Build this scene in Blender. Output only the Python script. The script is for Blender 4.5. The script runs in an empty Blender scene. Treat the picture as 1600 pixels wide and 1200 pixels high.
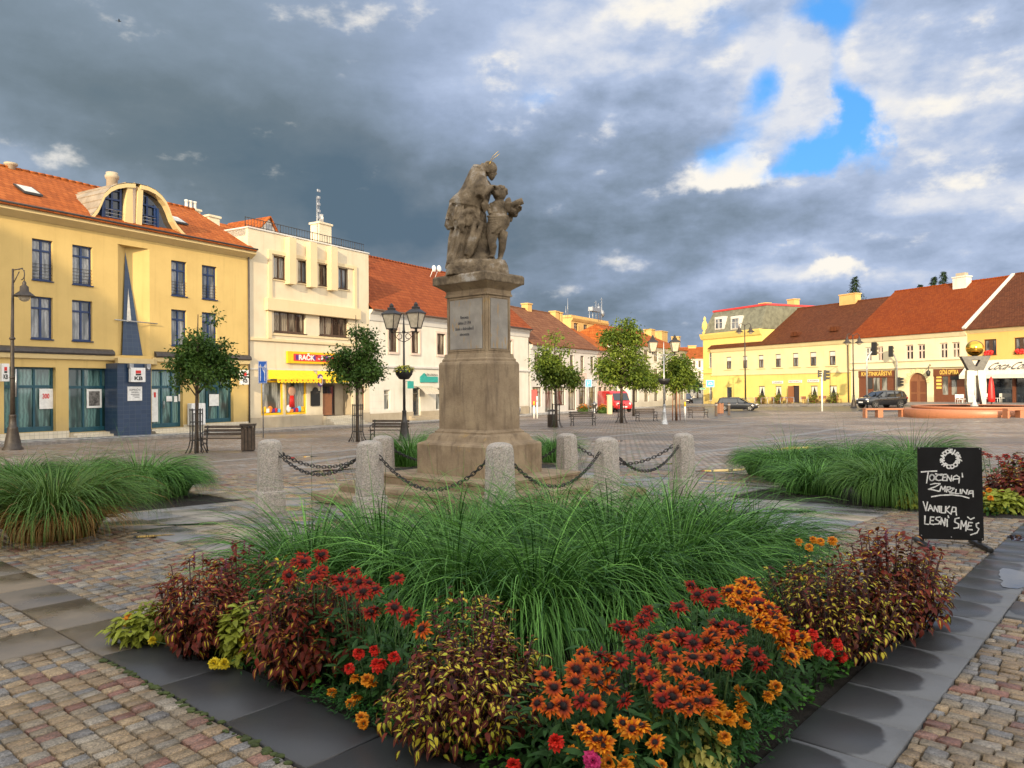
import bpy, math, random
import numpy as np
from mathutils import Vector, Matrix, noise as mnoise
random.seed(7); RNG = np.random.default_rng(11)
SC = bpy.context.scene; COL = SC.collection
R = math.radians
# ------------------------------------------------------------------ camera, sky, sun, exposure
EYE = 1.65; FPX = 1200.0
cam = bpy.data.cameras.new('camera'); camo = bpy.data.objects.new('camera', cam); COL.objects.link(camo)
cam.sensor_width = 36; cam.lens = 36*FPX/1600; cam.clip_end = 3000; cam.clip_start = .05
CM = Matrix.Rotation(R(90.24), 3, 'X') @ Matrix.Rotation(R(-.4), 3, 'Z')
camo.matrix_world = Matrix.Translation((0, 0, EYE)) @ CM.to_4x4()
SC.camera = camo
SC.view_settings.view_transform = 'Standard'; SC.view_settings.look = 'None'; SC.view_settings.gamma = 1
EXPO = 0.5
SC.view_settings.exposure = EXPO
SUN_AZ = math.atan2(-.22, -.975)      # towards the sun, clockwise from +Y
SUN_EL = R(14.7)
sd = Vector((math.sin(SUN_AZ)*math.cos(SUN_EL), math.cos(SUN_AZ)*math.cos(SUN_EL), math.sin(SUN_EL)))
sl = bpy.data.lights.new('sun', 'SUN'); so = bpy.data.objects.new('sun', sl); COL.objects.link(so)
sl.energy = 4.1; sl.angle = R(.5); sl.color = (1.0, .80, .52)
so.rotation_euler = sd.to_track_quat('Z', 'Y').to_euler(); so.location = (0, -30, 40)

def N(nt, typ, ins=None, out=0, **props):
    n = nt.nodes.new(typ)
    for k, v in props.items(): setattr(n, k, v)
    for k, v in (ins or {}).items():
        s = n.inputs[k]
        if isinstance(v, bpy.types.NodeSocket): nt.links.new(v, s)
        elif isinstance(v, (tuple, list)) and s.type == 'RGBA' and len(v) == 3: s.default_value = (*v, 1)
        else: s.default_value = v
    return n if out is None else n.outputs[out]
def MA(nt, op, a, b=0.0, c=None, clamp=False):
    d = {0: a, 1: b}
    if c is not None: d[2] = c
    return N(nt, 'ShaderNodeMath', d, operation=op, use_clamp=clamp)
def MIX(nt, f, a, b, mode='MIX'):
    return N(nt, 'ShaderNodeMix', {0: f, 6: a, 7: b}, out=2, data_type='RGBA', blend_type=mode)
def NOI(nt, vec, scale, detail=4, rough=.55, dim='3D'):
    return N(nt, 'ShaderNodeTexNoise', {'Vector': vec, 'Scale': scale, 'Detail': detail, 'Roughness': rough}, noise_dimensions=dim)
def SMO(nt, x, a, b):
    return N(nt, 'ShaderNodeMapRange', {0: x, 1: a, 2: b, 3: 0., 4: 1.}, interpolation_type='SMOOTHSTEP')
def RAMP(nt, x, stops, interp='LINEAR'):
    n = nt.nodes.new('ShaderNodeValToRGB'); nt.links.new(x, n.inputs[0]); e = n.color_ramp.elements
    n.color_ramp.interpolation = interp
    while len(e) < len(stops): e.new(.5)
    for i, (p, c) in enumerate(stops): e[i].position = p; e[i].color = (*c, 1)
    return n.outputs[0]

def build_world():
    w = bpy.data.worlds.new("World"); SC.world = w; w.use_nodes = True
    nt = w.node_tree; nt.nodes.clear()
    STR = .1
    sky = N(nt, 'ShaderNodeTexSky', sky_type='NISHITA', sun_disc=False, sun_elevation=SUN_EL,
            sun_rotation=SUN_AZ % (2*math.pi), air_density=1.0, dust_density=.6, ozone_density=2.0)
    g = N(nt, 'ShaderNodeTexCoord')
    d = N(nt, 'ShaderNodeVectorMath', {0: g}, operation='NORMALIZE')
    sx, sy, sz = N(nt, 'ShaderNodeSeparateXYZ', {0: d}, out=None).outputs
    az = N(nt, 'ShaderNodeMath', {0: sx, 1: sy}, operation='ARCTAN2')
    az = MA(nt, 'MULTIPLY', az, 180/math.pi); el = MA(nt, 'MULTIPLY', MA(nt, 'ARCSINE', sz), 180/math.pi)
    def c3(k): return tuple(x*k for x in (1, 1, 1))
    # cloud layer seen in perspective: stretch towards the horizon
    zz = MA(nt, 'ADD', MA(nt, 'MAXIMUM', sz, 0), .16)
    pv = N(nt, 'ShaderNodeCombineXYZ', {0: MA(nt, 'DIVIDE', sx, zz), 1: MA(nt, 'DIVIDE', sy, zz), 2: 0.})
    wob = N(nt, 'ShaderNodeTexNoise', {'Vector': pv, 'Scale': 1.6, 'Detail': 3}, out=1)
    pv2 = N(nt, 'ShaderNodeVectorMath', {0: pv, 1: N(nt, 'ShaderNodeVectorMath', {0: wob, 'Scale': .35}, operation='SCALE')}, operation='ADD')
    n1 = NOI(nt, pv2, 1.15, 8, .55); n2 = NOI(nt, pv2, 3.2, 8, .6)
    dv = N(nt, 'ShaderNodeVectorMath', {0: d, 1: (0, 0, 3.1)}, operation='ADD')
    dm = N(nt, 'ShaderNodeMapping', {0: dv, 'Scale': (1, 1, 1.9)}); dm2 = N(nt, 'ShaderNodeVectorMath', {0: dm, 1: (-.012, 0, .034)}, operation='ADD')
    n3 = NOI(nt, dm, 6.5, 9, .58); n4 = NOI(nt, dm2, 6.5, 9, .58); relief = MA(nt, 'SUBTRACT', n3, n4)     # billows and their lit upper edges
    wr = N(nt, 'ShaderNodeSeparateColor', {0: N(nt, 'ShaderNodeTexNoise', {'Vector': dv, 'Scale': 5.0, 'Detail': 8, 'Roughness': .6}, out=1)}, out=None).outputs
    az = MA(nt, 'ADD', az, MA(nt, 'MULTIPLY', MA(nt, 'SUBTRACT', wr[0], .5), 13)); el = MA(nt, 'ADD', el, MA(nt, 'MULTIPLY', MA(nt, 'SUBTRACT', wr[1], .5), 8))
    def blob(a0, e0, wa, we, rot=0.0, wobble=.0):
        ca, sa = math.cos(R(rot)), math.sin(R(rot))
        A = MA(nt, 'SUBTRACT', az, a0); E = MA(nt, 'SUBTRACT', el, e0)
        u = MA(nt, 'ADD', MA(nt, 'MULTIPLY', A, ca/wa), MA(nt, 'MULTIPLY', E, sa/wa))
        v = MA(nt, 'ADD', MA(nt, 'MULTIPLY', A, -sa/we), MA(nt, 'MULTIPLY', E, ca/we))
        r2 = MA(nt, 'ADD', MA(nt, 'MULTIPLY', u, u), MA(nt, 'MULTIPLY', v, v))
        return MA(nt, 'EXPONENT', MA(nt, 'MULTIPLY', r2, -1.0))
    def acc(lst):
        t = None
        for k, b in lst:
            x = MA(nt, 'MULTIPLY', b, k); t = x if t is None else MA(nt, 'ADD', t, x)
        return t
    WORLD_BODY(nt, locals())
def pxdir(px, py):
    d = CM @ Vector(((px-800)/FPX, -(py-600)/FPX, -1)); return d.normalized()
def azel(px, py):
    d = pxdir(px, py); return math.degrees(math.atan2(d.x, d.y)), math.degrees(math.asin(d.z))
def WORLD_BODY(nt, L):
    sky, blob, acc, n1, n2, n3, az, el, STR, relief = (L[k] for k in ('sky', 'blob', 'acc', 'n1', 'n2', 'n3', 'az', 'el', 'STR', 'relief'))
    K = 1/STR/2**EXPO
    B = lambda px, py, wx, wy, rot=0: blob(*azel(px, py), wx/20.0, wy/20.0, rot)   # widths in photo pixels (about 20 to a degree)
    nn = MA(nt, 'ADD', MA(nt, 'MULTIPLY', n1, .50), MA(nt, 'ADD', MA(nt, 'MULTIPLY', n2, .34), MA(nt, 'MULTIPLY', n3, .16)))
    # ---- where the blue shows
    gaps = acc([(1.0, B(1290, 25, 78, 62, 15)), (.95, B(1352, 165, 34, 66, 15)), (.95, B(1305, 225, 52, 40, 0)), (.85, B(1235, 262, 75, 22, 0)), (.5, B(1200, 170, 40, 50, 30)),
                (.55, B(1150, 170, 60, 40, 30)), (.5, B(1110, 245, 60, 25, 10)), (.42, B(850, 160, 50, 35)),
                (.35, B(1080, 40, 60, 60)), (-.7, B(1240, 88, 45, 24, 30)), (-1.0, B(1290, 132, 44, 44, -30)),
                (.25, B(1420, 170, 60, 40)), (.3, B(60, 215, 60, 25))])
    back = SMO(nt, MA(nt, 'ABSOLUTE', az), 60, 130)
    cov = MA(nt, 'ADD', MA(nt, 'SUBTRACT', gaps, .52), MA(nt, 'MULTIPLY', MA(nt, 'SUBTRACT', .5, nn), 2.2))
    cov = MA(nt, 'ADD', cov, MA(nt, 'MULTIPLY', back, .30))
    blue = SMO(nt, cov, -.26, .42)
    # ---- cloud tone
    tone = acc([(-.28, B(300, 200, 420, 130, -12)), (-.22, B(420, 290, 300, 70, -14)), (.02, B(100, 60, 260, 120)),
                (-.25, B(1000, 380, 420, 50, 0)), (-.30, B(900, 490, 420, 40, 0)), (-.26, B(640, 330, 200, 120, 0)), (-.20, B(930, 215, 130, 60, 0)),
                (.27, B(1010, 60, 250, 110)), (.27, B(1480, 160, 240, 130)), (.2, B(1540, 330, 160, 50)), (.24, B(1190, 140, 80, 70)),
                (.18, B(780, 120, 170, 120)), (.16, B(690, 400, 200, 25)), (.26, B(1330, 445, 260, 34)), (.10, B(1100, 440, 120, 20)), (.2, B(40, 235, 140, 30, -20))])
    lum = SMO(nt, az, -14, 12)
    tone = MA(nt, 'ADD', MA(nt, 'ADD', tone, MA(nt, 'ADD', .57, MA(nt, 'MULTIPLY', lum, .08))), MA(nt, 'MULTIPLY', MA(nt, 'SUBTRACT', nn, .5), .85))
    tone = MA(nt, 'ADD', tone, MA(nt, 'MULTIPLY', relief, MA(nt, 'ADD', .18, MA(nt, 'MULTIPLY', lum, .80))))
    # bright sunlit heads
    e1 = MA(nt, 'ADD', acc([(1.0, B(1115, 280, 95, 26, 0)), (.9, B(1130, 258, 40, 22)), (1.1, B(1318, 437, 34, 13, 10)), (.42, B(1410, 292, 70, 12)), (.8, B(1560, 260, 60, 18, 20)),
                          (.5, B(1500, 150, 60, 26)), (.55, B(790, 125, 26, 40)), (.52, B(1010, 25, 140, 34)), (.5, B(1580, 60, 60, 40)), (.42, B(1100, 110, 90, 30, -20)), (.5, B(1360, 70, 30, 40, 30)), (.42, B(1500, 250, 80, 24, 15)), (.5, B(1230, 80, 40, 20, 30)),
                          (.5, B(1480, 345, 140, 14, 10)), (.5, B(1250, 170, 30, 40, 20)), (.45, B(1430, 230, 50, 30)), (.35, B(80, 225, 90, 14, -15))]),
            MA(nt, 'ADD', MA(nt, 'MULTIPLY', MA(nt, 'SUBTRACT', n3, .5), 1.3), MA(nt, 'MULTIPLY', relief, 2.2)))
    head = SMO(nt, e1, .28, .95)
    base = RAMP(nt, tone, [(0, (.11, .17, .235)), (.22, (.165, .22, .28)), (.42, (.24, .31, .41)), (.62, (.335, .42, .58)), (.80, (.46, .555, .75)), (1, (.76, .785, .85))])
    # greener slate on the left, bluer in the middle
    lf = SMO(nt, az, -2, -26)
    base = MIX(nt, MA(nt, 'MULTIPLY', lf, .6), base, MIX(nt, 1.0, base, (.98, .97, .86), 'MULTIPLY'))
    cl = MIX(nt, head, base, (1.0, .95, .86))
    cl = MIX(nt, back, cl, (3.0, 2.78, 2.45))  # unseen sky behind the viewer, brightened as fill for the shaded foreground
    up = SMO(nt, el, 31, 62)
    cl = MIX(nt, up, cl, (1.35, 1.38, 1.45))  # sky above the frame, raised likewise as added fill light
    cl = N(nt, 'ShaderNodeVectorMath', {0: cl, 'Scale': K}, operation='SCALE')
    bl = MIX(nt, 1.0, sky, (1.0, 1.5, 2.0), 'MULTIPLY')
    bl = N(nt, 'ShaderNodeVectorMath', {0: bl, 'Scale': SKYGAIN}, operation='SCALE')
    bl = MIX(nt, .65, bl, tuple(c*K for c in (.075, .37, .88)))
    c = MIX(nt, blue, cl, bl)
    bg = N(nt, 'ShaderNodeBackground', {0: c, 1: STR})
    o = N(nt, 'ShaderNodeOutputWorld', {0: bg}, out=None)
SKYGAIN = 1.0
build_world()
SC.world.cycles.sampling_method = 'MANUAL'; SC.world.cycles.sample_map_resolution = 1024
# ------------------------------------------------------------------ terrain height and pixel rays
def sstep(x, a, b):
    t = min(1, max(0, (x-a)/(b-a))); return t*t*(3-2*t)
def gz(x, y):
    if y < 9: return 0.0
    return -1.1*(1-math.exp(-(y-9)/33))*(1-.8*sstep(x, 26, 46))
def gp(px, py):
    d = pxdir(px, py); t = 1.0
    while t < 400:
        p = Vector((0, 0, EYE))+d*t
        if p.z <= gz(p.x, p.y): break
        t += .02+t*.002
    return Vector((p.x, p.y, gz(p.x, p.y)))
def at(px, py, Y):
    d = pxdir(px, py); return Vector((0, 0, EYE))+d*(Y/d.y)
def ppm(Y): return FPX/Y      # photo pixels per metre at depth Y
# ------------------------------------------------------------------ mesh helpers
class MB:
    def __init__(s): s.v=[]; s.f=[]; s.uv=[]; s.mi=[]; s.sm=[]
    def poly(s, pts, uv=None, m=0, sm=False):
        i = len(s.v); s.v += [tuple(p) for p in pts]; s.f.append(tuple(range(i, i+len(pts))))
        s.uv.append(uv or [(0, 0)]*len(pts)); s.mi.append(m); s.sm.append(sm); return s
    def quad(s, a, b, c, d, m=0, sm=False):
        a, b, c, d = map(Vector, (a, b, c, d)); w = (b-a).length; h = (d-a).length
        return s.poly([a, b, c, d], [(0, 0), (w, 0), (w, h), (0, h)], m, sm)
    def box(s, x0, x1, y0, y1, z0, z1, m=0, ch=0.0):
        if ch > 0:
            return s.loft([s.rect(x0+ch, x1-ch, y0+ch, y1-ch, z0), s.rect(x0, x1, y0, y1, z0+ch), s.rect(x0, x1, y0, y1, z1-ch), s.rect(x0+ch, x1-ch, y0+ch, y1-ch, z1)], m=m)
        P = [(x0,y0,z0),(x1,y0,z0),(x1,y1,z0),(x0,y1,z0),(x0,y0,z1),(x1,y0,z1),(x1,y1,z1),(x0,y1,z1)]
        for q in ((0,1,5,4),(1,2,6,5),(2,3,7,6),(3,0,4,7),(4,5,6,7),(3,2,1,0)): s.quad(*[P[k] for k in q], m=m)
        return s
    @staticmethod
    def rect(x0, x1, y0, y1, z): return [(x0,y0,z),(x1,y0,z),(x1,y1,z),(x0,y1,z)]
    def loft(s, secs, m=0, caps=True, sm=False, closed=True):
        i = len(s.v); n = len(secs[0])
        for q in secs: s.v += [tuple(p) for p in q]
        L = 0.0
        for k in range(len(secs)-1):
            dl = (Vector(secs[k+1][0])-Vector(secs[k][0])).length; per = 0.0
            for j in range(n if closed else n-1):
                a = i+k*n+j; b = i+k*n+(j+1) % n; w = (Vector(s.v[b])-Vector(s.v[a])).length
                s.f.append((a, b, b+n, a+n)); s.uv.append([(per, L), (per+w, L), (per+w, L+dl), (per, L+dl)]); s.mi.append(m); s.sm.append(sm); per += w
            L += dl
        if caps:
            s.f.append(tuple(i+j for j in reversed(range(n)))); s.uv.append([(secs[0][j][0], secs[0][j][1]) for j in reversed(range(n))]); s.mi.append(m); s.sm.append(False)
            k = i+(len(secs)-1)*n
            s.f.append(tuple(k+j for j in range(n))); s.uv.append([(secs[-1][j][0], secs[-1][j][1]) for j in range(n)]); s.mi.append(m); s.sm.append(False)
        return s
    def lathe(s, prof, c=(0,0,0), n=16, m=0, sm=True, axis='z', sx=1, sy=1, ph=0):
        secs = []
        for r, h in prof:
            q = []
            for k in range(n):
                t = 2*math.pi*k/n+ph; x, y = r*math.cos(t)*sx, r*math.sin(t)*sy
                q.append((c[0]+x, c[1]+y, c[2]+h) if axis == 'z' else ((c[0]+x, c[1]+h, c[2]+y) if axis == 'y' else (c[0]+h, c[1]+x, c[2]+y)))
            secs.append(q)
        return s.loft(secs, m, True, sm)
    def tube(s, pts, r, n=8, m=0, sm=True):
        pts = [Vector(p) for p in pts]; secs = []; up = None
        for k, p in enumerate(pts):
            t = (pts[min(k+1, len(pts)-1)]-pts[max(k-1, 0)]).normalized()
            if up is None: up = Vector((0,0,1)) if abs(t.z) < .9 else Vector((1,0,0))
            a = t.cross(up).normalized(); b = a.cross(t).normalized(); up = b
            rr = r[k] if isinstance(r, (list, tuple)) else r
            secs.append([tuple(p+(a*math.cos(2*math.pi*j/n)+b*math.sin(2*math.pi*j/n))*rr) for j in range(n)])
        return s.loft(secs, m, True, sm)
    def bar(s, p, q, w, h, m=0):
        p, q = Vector(p), Vector(q); t = (q-p).normalized(); up = Vector((0,0,1)) if abs(t.z) < .95 else Vector((0,1,0))
        a = t.cross(up).normalized()*w/2; b = a.cross(t).normalized()*h/2
        return s.loft([[tuple(o+a*i+b*j) for i, j in ((-1,-1),(1,-1),(1,1),(-1,1))] for o in (p, q)], m)
    def sphere(s, c, r, n=16, k=10, m=0, sc=(1,1,1)):
        return s.lathe([(max(1e-4, r*math.sin(math.pi*j/k)), -r*math.cos(math.pi*j/k)*sc[2]) for j in range(k+1)], c, n, m, True, sx=sc[0], sy=sc[1])
    def prism(s, poly, a0, a1, axis='y', m=0):      # 2D outline (u,v) pulled along an axis
        f = {'y': lambda u, v, h: (u, h, v), 'x': lambda u, v, h: (h, u, v), 'z': lambda u, v, h: (u, v, h)}[axis]
        return s.loft([[f(u, v, h) for u, v in poly] for h in (a0, a1)], m)
    def build(s, name, mats, parent=None, loc=None, rz=0, label=None, cat=None, group=None, kind=None):
        me = bpy.data.meshes.new(name); me.from_pydata(s.v, [], s.f)
        if not isinstance(mats, (list, tuple)): mats = [mats]
        for mm in mats: me.materials.append(mm)
        me.polygons.foreach_set('material_index', s.mi); me.polygons.foreach_set('use_smooth', s.sm)
        ul = me.uv_layers.new(name='UVMap'); ul.data.foreach_set('uv', [c for q in s.uv for p in q for c in p])
        me.update()
        return link(name, me, parent, loc, rz, label, cat, group, kind)
def link(name, me, parent=None, loc=None, rz=0, label=None, cat=None, group=None, kind=None):
    o = bpy.data.objects.new(name, me); COL.objects.link(o)
    if parent: o.parent = parent
    if loc is not None: o.location = loc
    if rz: o.rotation_euler = (0, 0, rz)
    tag(o, label, cat, group, kind); return o
def tag(o, label=None, cat=None, group=None, kind=None):
    for k, v in (('label', label), ('category', cat), ('group', group), ('kind', kind)):
        if v: o[k] = v
    return o
def thing(name, label, cat, loc=(0,0,0), rz=0, group=None): return link(name, None, None, loc, rz, label, cat, group)
def dup(o, loc=None, rz=None, label=None, parent=None, group=None):
    c = o.copy(); COL.objects.link(c)
    if parent: c.parent = parent
    if loc is not None: c.location = loc
    if rz is not None: c.rotation_euler = (0, 0, rz)
    if label: c['label'] = label
    if group: c['group'] = group
    for ch in list(o.children): dup(ch, parent=c)
    return c
def smooth_by_angle(o, deg=40):
    me = o.data; me.polygons.foreach_set('use_smooth', [True]*len(me.polygons)); me.set_sharp_from_angle(angle=R(deg)); return o
def np_mesh(name, V, F, mats, parent=None, uv=None, col=None, mi=None, smooth=False, **kw):
    me = bpy.data.meshes.new(name); V = np.asarray(V, 'f'); F = np.asarray(F, 'i'); k = F.shape[1]
    me.vertices.add(len(V)); me.vertices.foreach_set('co', V.ravel())
    me.loops.add(F.size); me.loops.foreach_set('vertex_index', F.ravel())
    me.polygons.add(len(F)); me.polygons.foreach_set('loop_start', np.arange(0, F.size, k, dtype='i')); me.polygons.foreach_set('loop_total', np.full(len(F), k, 'i'))
    if smooth: me.polygons.foreach_set('use_smooth', [True]*len(F))
    if mi is not None: me.polygons.foreach_set('material_index', np.asarray(mi, 'i'))
    if uv is not None:
        ul = me.uv_layers.new(name='UVMap'); ul.data.foreach_set('uv', np.asarray(uv, 'f')[F.ravel()].ravel())
    if col is not None:
        a = me.color_attributes.new('tint', 'FLOAT_COLOR', 'POINT'); cc = np.ones((len(V), 4), 'f'); cc[:, :3] = col; a.data.foreach_set('color', cc.ravel())
    for mm in (mats if isinstance(mats, (list, tuple)) else [mats]): me.materials.append(mm)
    me.update(calc_edges=True); me.validate()
    return link(name, me, parent, **kw)
def text_mesh(body, size, name, m, parent=None, loc=(0,0,0), rot=(0,0,0), shear=0, extrude=.004, align='CENTER', sx=1.0, bold=0.0, width=None, **kw):
    cu = bpy.data.curves.new('text', 'FONT'); cu.body = body; cu.size = size; cu.shear = shear; cu.extrude = extrude; cu.align_x = align; cu.align_y = 'CENTER'; cu.offset = bold; cu.resolution_u = 4
    t = bpy.data.objects.new('text', cu); COL.objects.link(t); bpy.context.view_layer.update()
    me = bpy.data.meshes.new_from_object(t.evaluated_get(bpy.context.evaluated_depsgraph_get()))
    bpy.data.objects.remove(t); bpy.data.curves.remove(cu)
    if width:
        xs = [v.co.x for v in me.vertices]; sx = width/(max(xs)-min(xs))
    for v in me.vertices: v.co.x *= sx
    me.materials.clear(); me.materials.append(m)
    o = link(name, me, parent, **kw); o.location = loc; o.rotation_euler = rot; return o
# ------------------------------------------------------------------ materials
def newmat(name):
    m = bpy.data.materials.new(name); m.use_nodes = True; nt = m.node_tree; nt.nodes.clear()
    b = N(nt, 'ShaderNodeBsdfPrincipled', out=None); o = N(nt, 'ShaderNodeOutputMaterial', {0: b.outputs[0]}, out=None)
    return m, nt, b
def OBJ(nt): return nt.nodes.new('ShaderNodeTexCoord').outputs['Object']
def UVS(nt): return nt.nodes.new('ShaderNodeTexCoord').outputs['UV']
def L(nt, a, b): nt.links.new(a, b)
def setp(nt, b, **kw):
    names = dict(col='Base Color', rough='Roughness', metal='Metallic', spec='Specular IOR Level', normal='Normal', coat='Coat Weight', trans='Transmission Weight', alpha='Alpha', emis='Emission Color', emis_s='Emission Strength', sheen='Sheen Weight', sss='Subsurface Weight')
    for k, v in kw.items():
        s = b.inputs[names[k]]
        if isinstance(v, bpy.types.NodeSocket): L(nt, v, s)
        elif isinstance(v, (tuple, list)): s.default_value = (*v, 1)
        else: s.default_value = v
def BUMP(nt, h, strength=.5, dist=.01, normal=None):
    d = {'Height': h, 'Strength': strength, 'Distance': dist}
    if normal is not None: d['Normal'] = normal
    return N(nt, 'ShaderNodeBump', d)
def plain(name, col, rough=.6, var=.18, scale=4.0, bump=.0, bscale=60, metal=0, spec=.5, col2=None, coat=0):
    m, nt, b = newmat(name); o = OBJ(nt)
    n = NOI(nt, o, scale, 5, .6); c2 = col2 or tuple(c*(1-var) for c in col); c1 = tuple(min(1, c*(1+var*.5)) for c in col)
    setp(nt, b, col=MIX(nt, SMO(nt, n, .3, .7), c1, c2), rough=rough, metal=metal, spec=spec, coat=coat)
    if bump: setp(nt, b, normal=BUMP(nt, NOI(nt, o, bscale, 3), bump, .01))
    return m
def plaster(name, col, dirt=.25, base_z=None, scale=.6, streak=.5):
    m, nt, b = newmat(name); o = OBJ(nt)
    n = NOI(nt, o, scale, 6, .6); st = NOI(nt, N(nt, 'ShaderNodeMapping', {0: o, 'Scale': (2.2, 2.2, .14)}), 1.6, 5, .6)
    fine = NOI(nt, o, 18, 3)
    f = MA(nt, 'ADD', MA(nt, 'MULTIPLY', SMO(nt, n, .35, .75), .5), MA(nt, 'MULTIPLY', SMO(nt, st, .5, .8), streak), clamp=True)
    d = tuple(c*(1-dirt)*k for c, k in zip(col, (1.0, .97, .92)))
    c = MIX(nt, f, col, d); c = MIX(nt, MA(nt, 'MULTIPLY', SMO(nt, fine, .45, .7), .10), c, tuple(x*.8 for x in col))
    if base_z is not None:        # splash stains with their own ragged shape near the foot of the wall
        z = N(nt, 'ShaderNodeSeparateXYZ', {0: o}, out=2)
        zz = MA(nt, 'ADD', z, MA(nt, 'MULTIPLY', MA(nt, 'SUBTRACT', NOI(nt, o, 1.5, 5), .5), .9))
        c = MIX(nt, MA(nt, 'MULTIPLY', SMO(nt, zz, base_z+.8, base_z), .35), c, (.22, .18, .12))
    setp(nt, b, col=c, rough=.85, spec=.25, normal=BUMP(nt, fine, .25, .006)); return m
def tiles(name, c1, c2, c3, tw=.22, th=.30, wear=.4, moss=None):
    m, nt, b = newmat(name); uv = UVS(nt); o = OBJ(nt)
    u, v, _ = N(nt, 'ShaderNodeSeparateXYZ', {0: uv}, out=None).outputs
    vr = MA(nt, 'DIVIDE', v, th); row = MA(nt, 'FLOOR', vr); fv = MA(nt, 'FRACT', vr)
    ur = MA(nt, 'ADD', MA(nt, 'DIVIDE', u, tw), MA(nt, 'MULTIPLY', MA(nt, 'MODULO', row, 2), .5)); colm = MA(nt, 'FLOOR', ur); fu = MA(nt, 'FRACT', ur)
    wn = N(nt, 'ShaderNodeTexWhiteNoise', {0: N(nt, 'ShaderNodeCombineXYZ', {0: colm, 1: row, 2: 0.})}, noise_dimensions='2D')
    big = NOI(nt, o, .35, 5, .65)
    t = MA(nt, 'ADD', MA(nt, 'MULTIPLY', wn, .5), MA(nt, 'MULTIPLY', MA(nt, 'SUBTRACT', big, .25), 1.0*wear*2), clamp=True)
    c = RAMP(nt, t, [(0, c1), (.5, c2), (1, c3)])
    edge = MA(nt, 'ABSOLUTE', MA(nt, 'SUBTRACT', fu, .5)); gap = SMO(nt, edge, .43, .5); lap = SMO(nt, fv, .16, .0)
    c = MIX(nt, MA(nt, 'MULTIPLY', MA(nt, 'MAXIMUM', MA(nt, 'MULTIPLY', gap, .5), lap), .75), c, tuple(x*.22 for x in c1))
    if moss: c = MIX(nt, MA(nt, 'MULTIPLY', SMO(nt, NOI(nt, o, .9, 7, .7), .55, .8), moss), c, (.05, .055, .03))
    h = MA(nt, 'SUBTRACT', MA(nt, 'SUBTRACT', 1.0, fv), MA(nt, 'MULTIPLY', gap, .6))
    setp(nt, b, col=c, rough=.85, spec=.15, normal=BUMP(nt, h, .9, .05)); return m
def glass_dark(name, tint=(.02, .03, .04), curtain=None, seed=0.0):
    m, nt, b = newmat(name); o = OBJ(nt); c = tint
    if curtain:
        mp = N(nt, 'ShaderNodeMapping', {0: o, 'Location': (seed, 0, seed*1.7)})
        x = N(nt, 'ShaderNodeSeparateXYZ', {0: mp}, out=None).outputs
        w = MA(nt, 'SINE', MA(nt, 'ADD', MA(nt, 'MULTIPLY', x[0], 42), MA(nt, 'MULTIPLY', NOI(nt, mp, 3), 9)))
        vis = SMO(nt, NOI(nt, N(nt, 'ShaderNodeMapping', {0: mp, 'Scale': (1.6, 1, .35)}), 1.3, 2), .40, .56)
        c = MIX(nt, MA(nt, 'MULTIPLY', vis, MA(nt, 'ADD', MA(nt, 'MULTIPLY', w, .22), .62)), tint, curtain)
    setp(nt, b, col=c, rough=.04, spec=.9, coat=.3); b.inputs['Coat Roughness'].default_value = .03
    setp(nt, b, normal=BUMP(nt, NOI(nt, o, .8, 1), .12, .05))
    return m
M = {}
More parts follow.
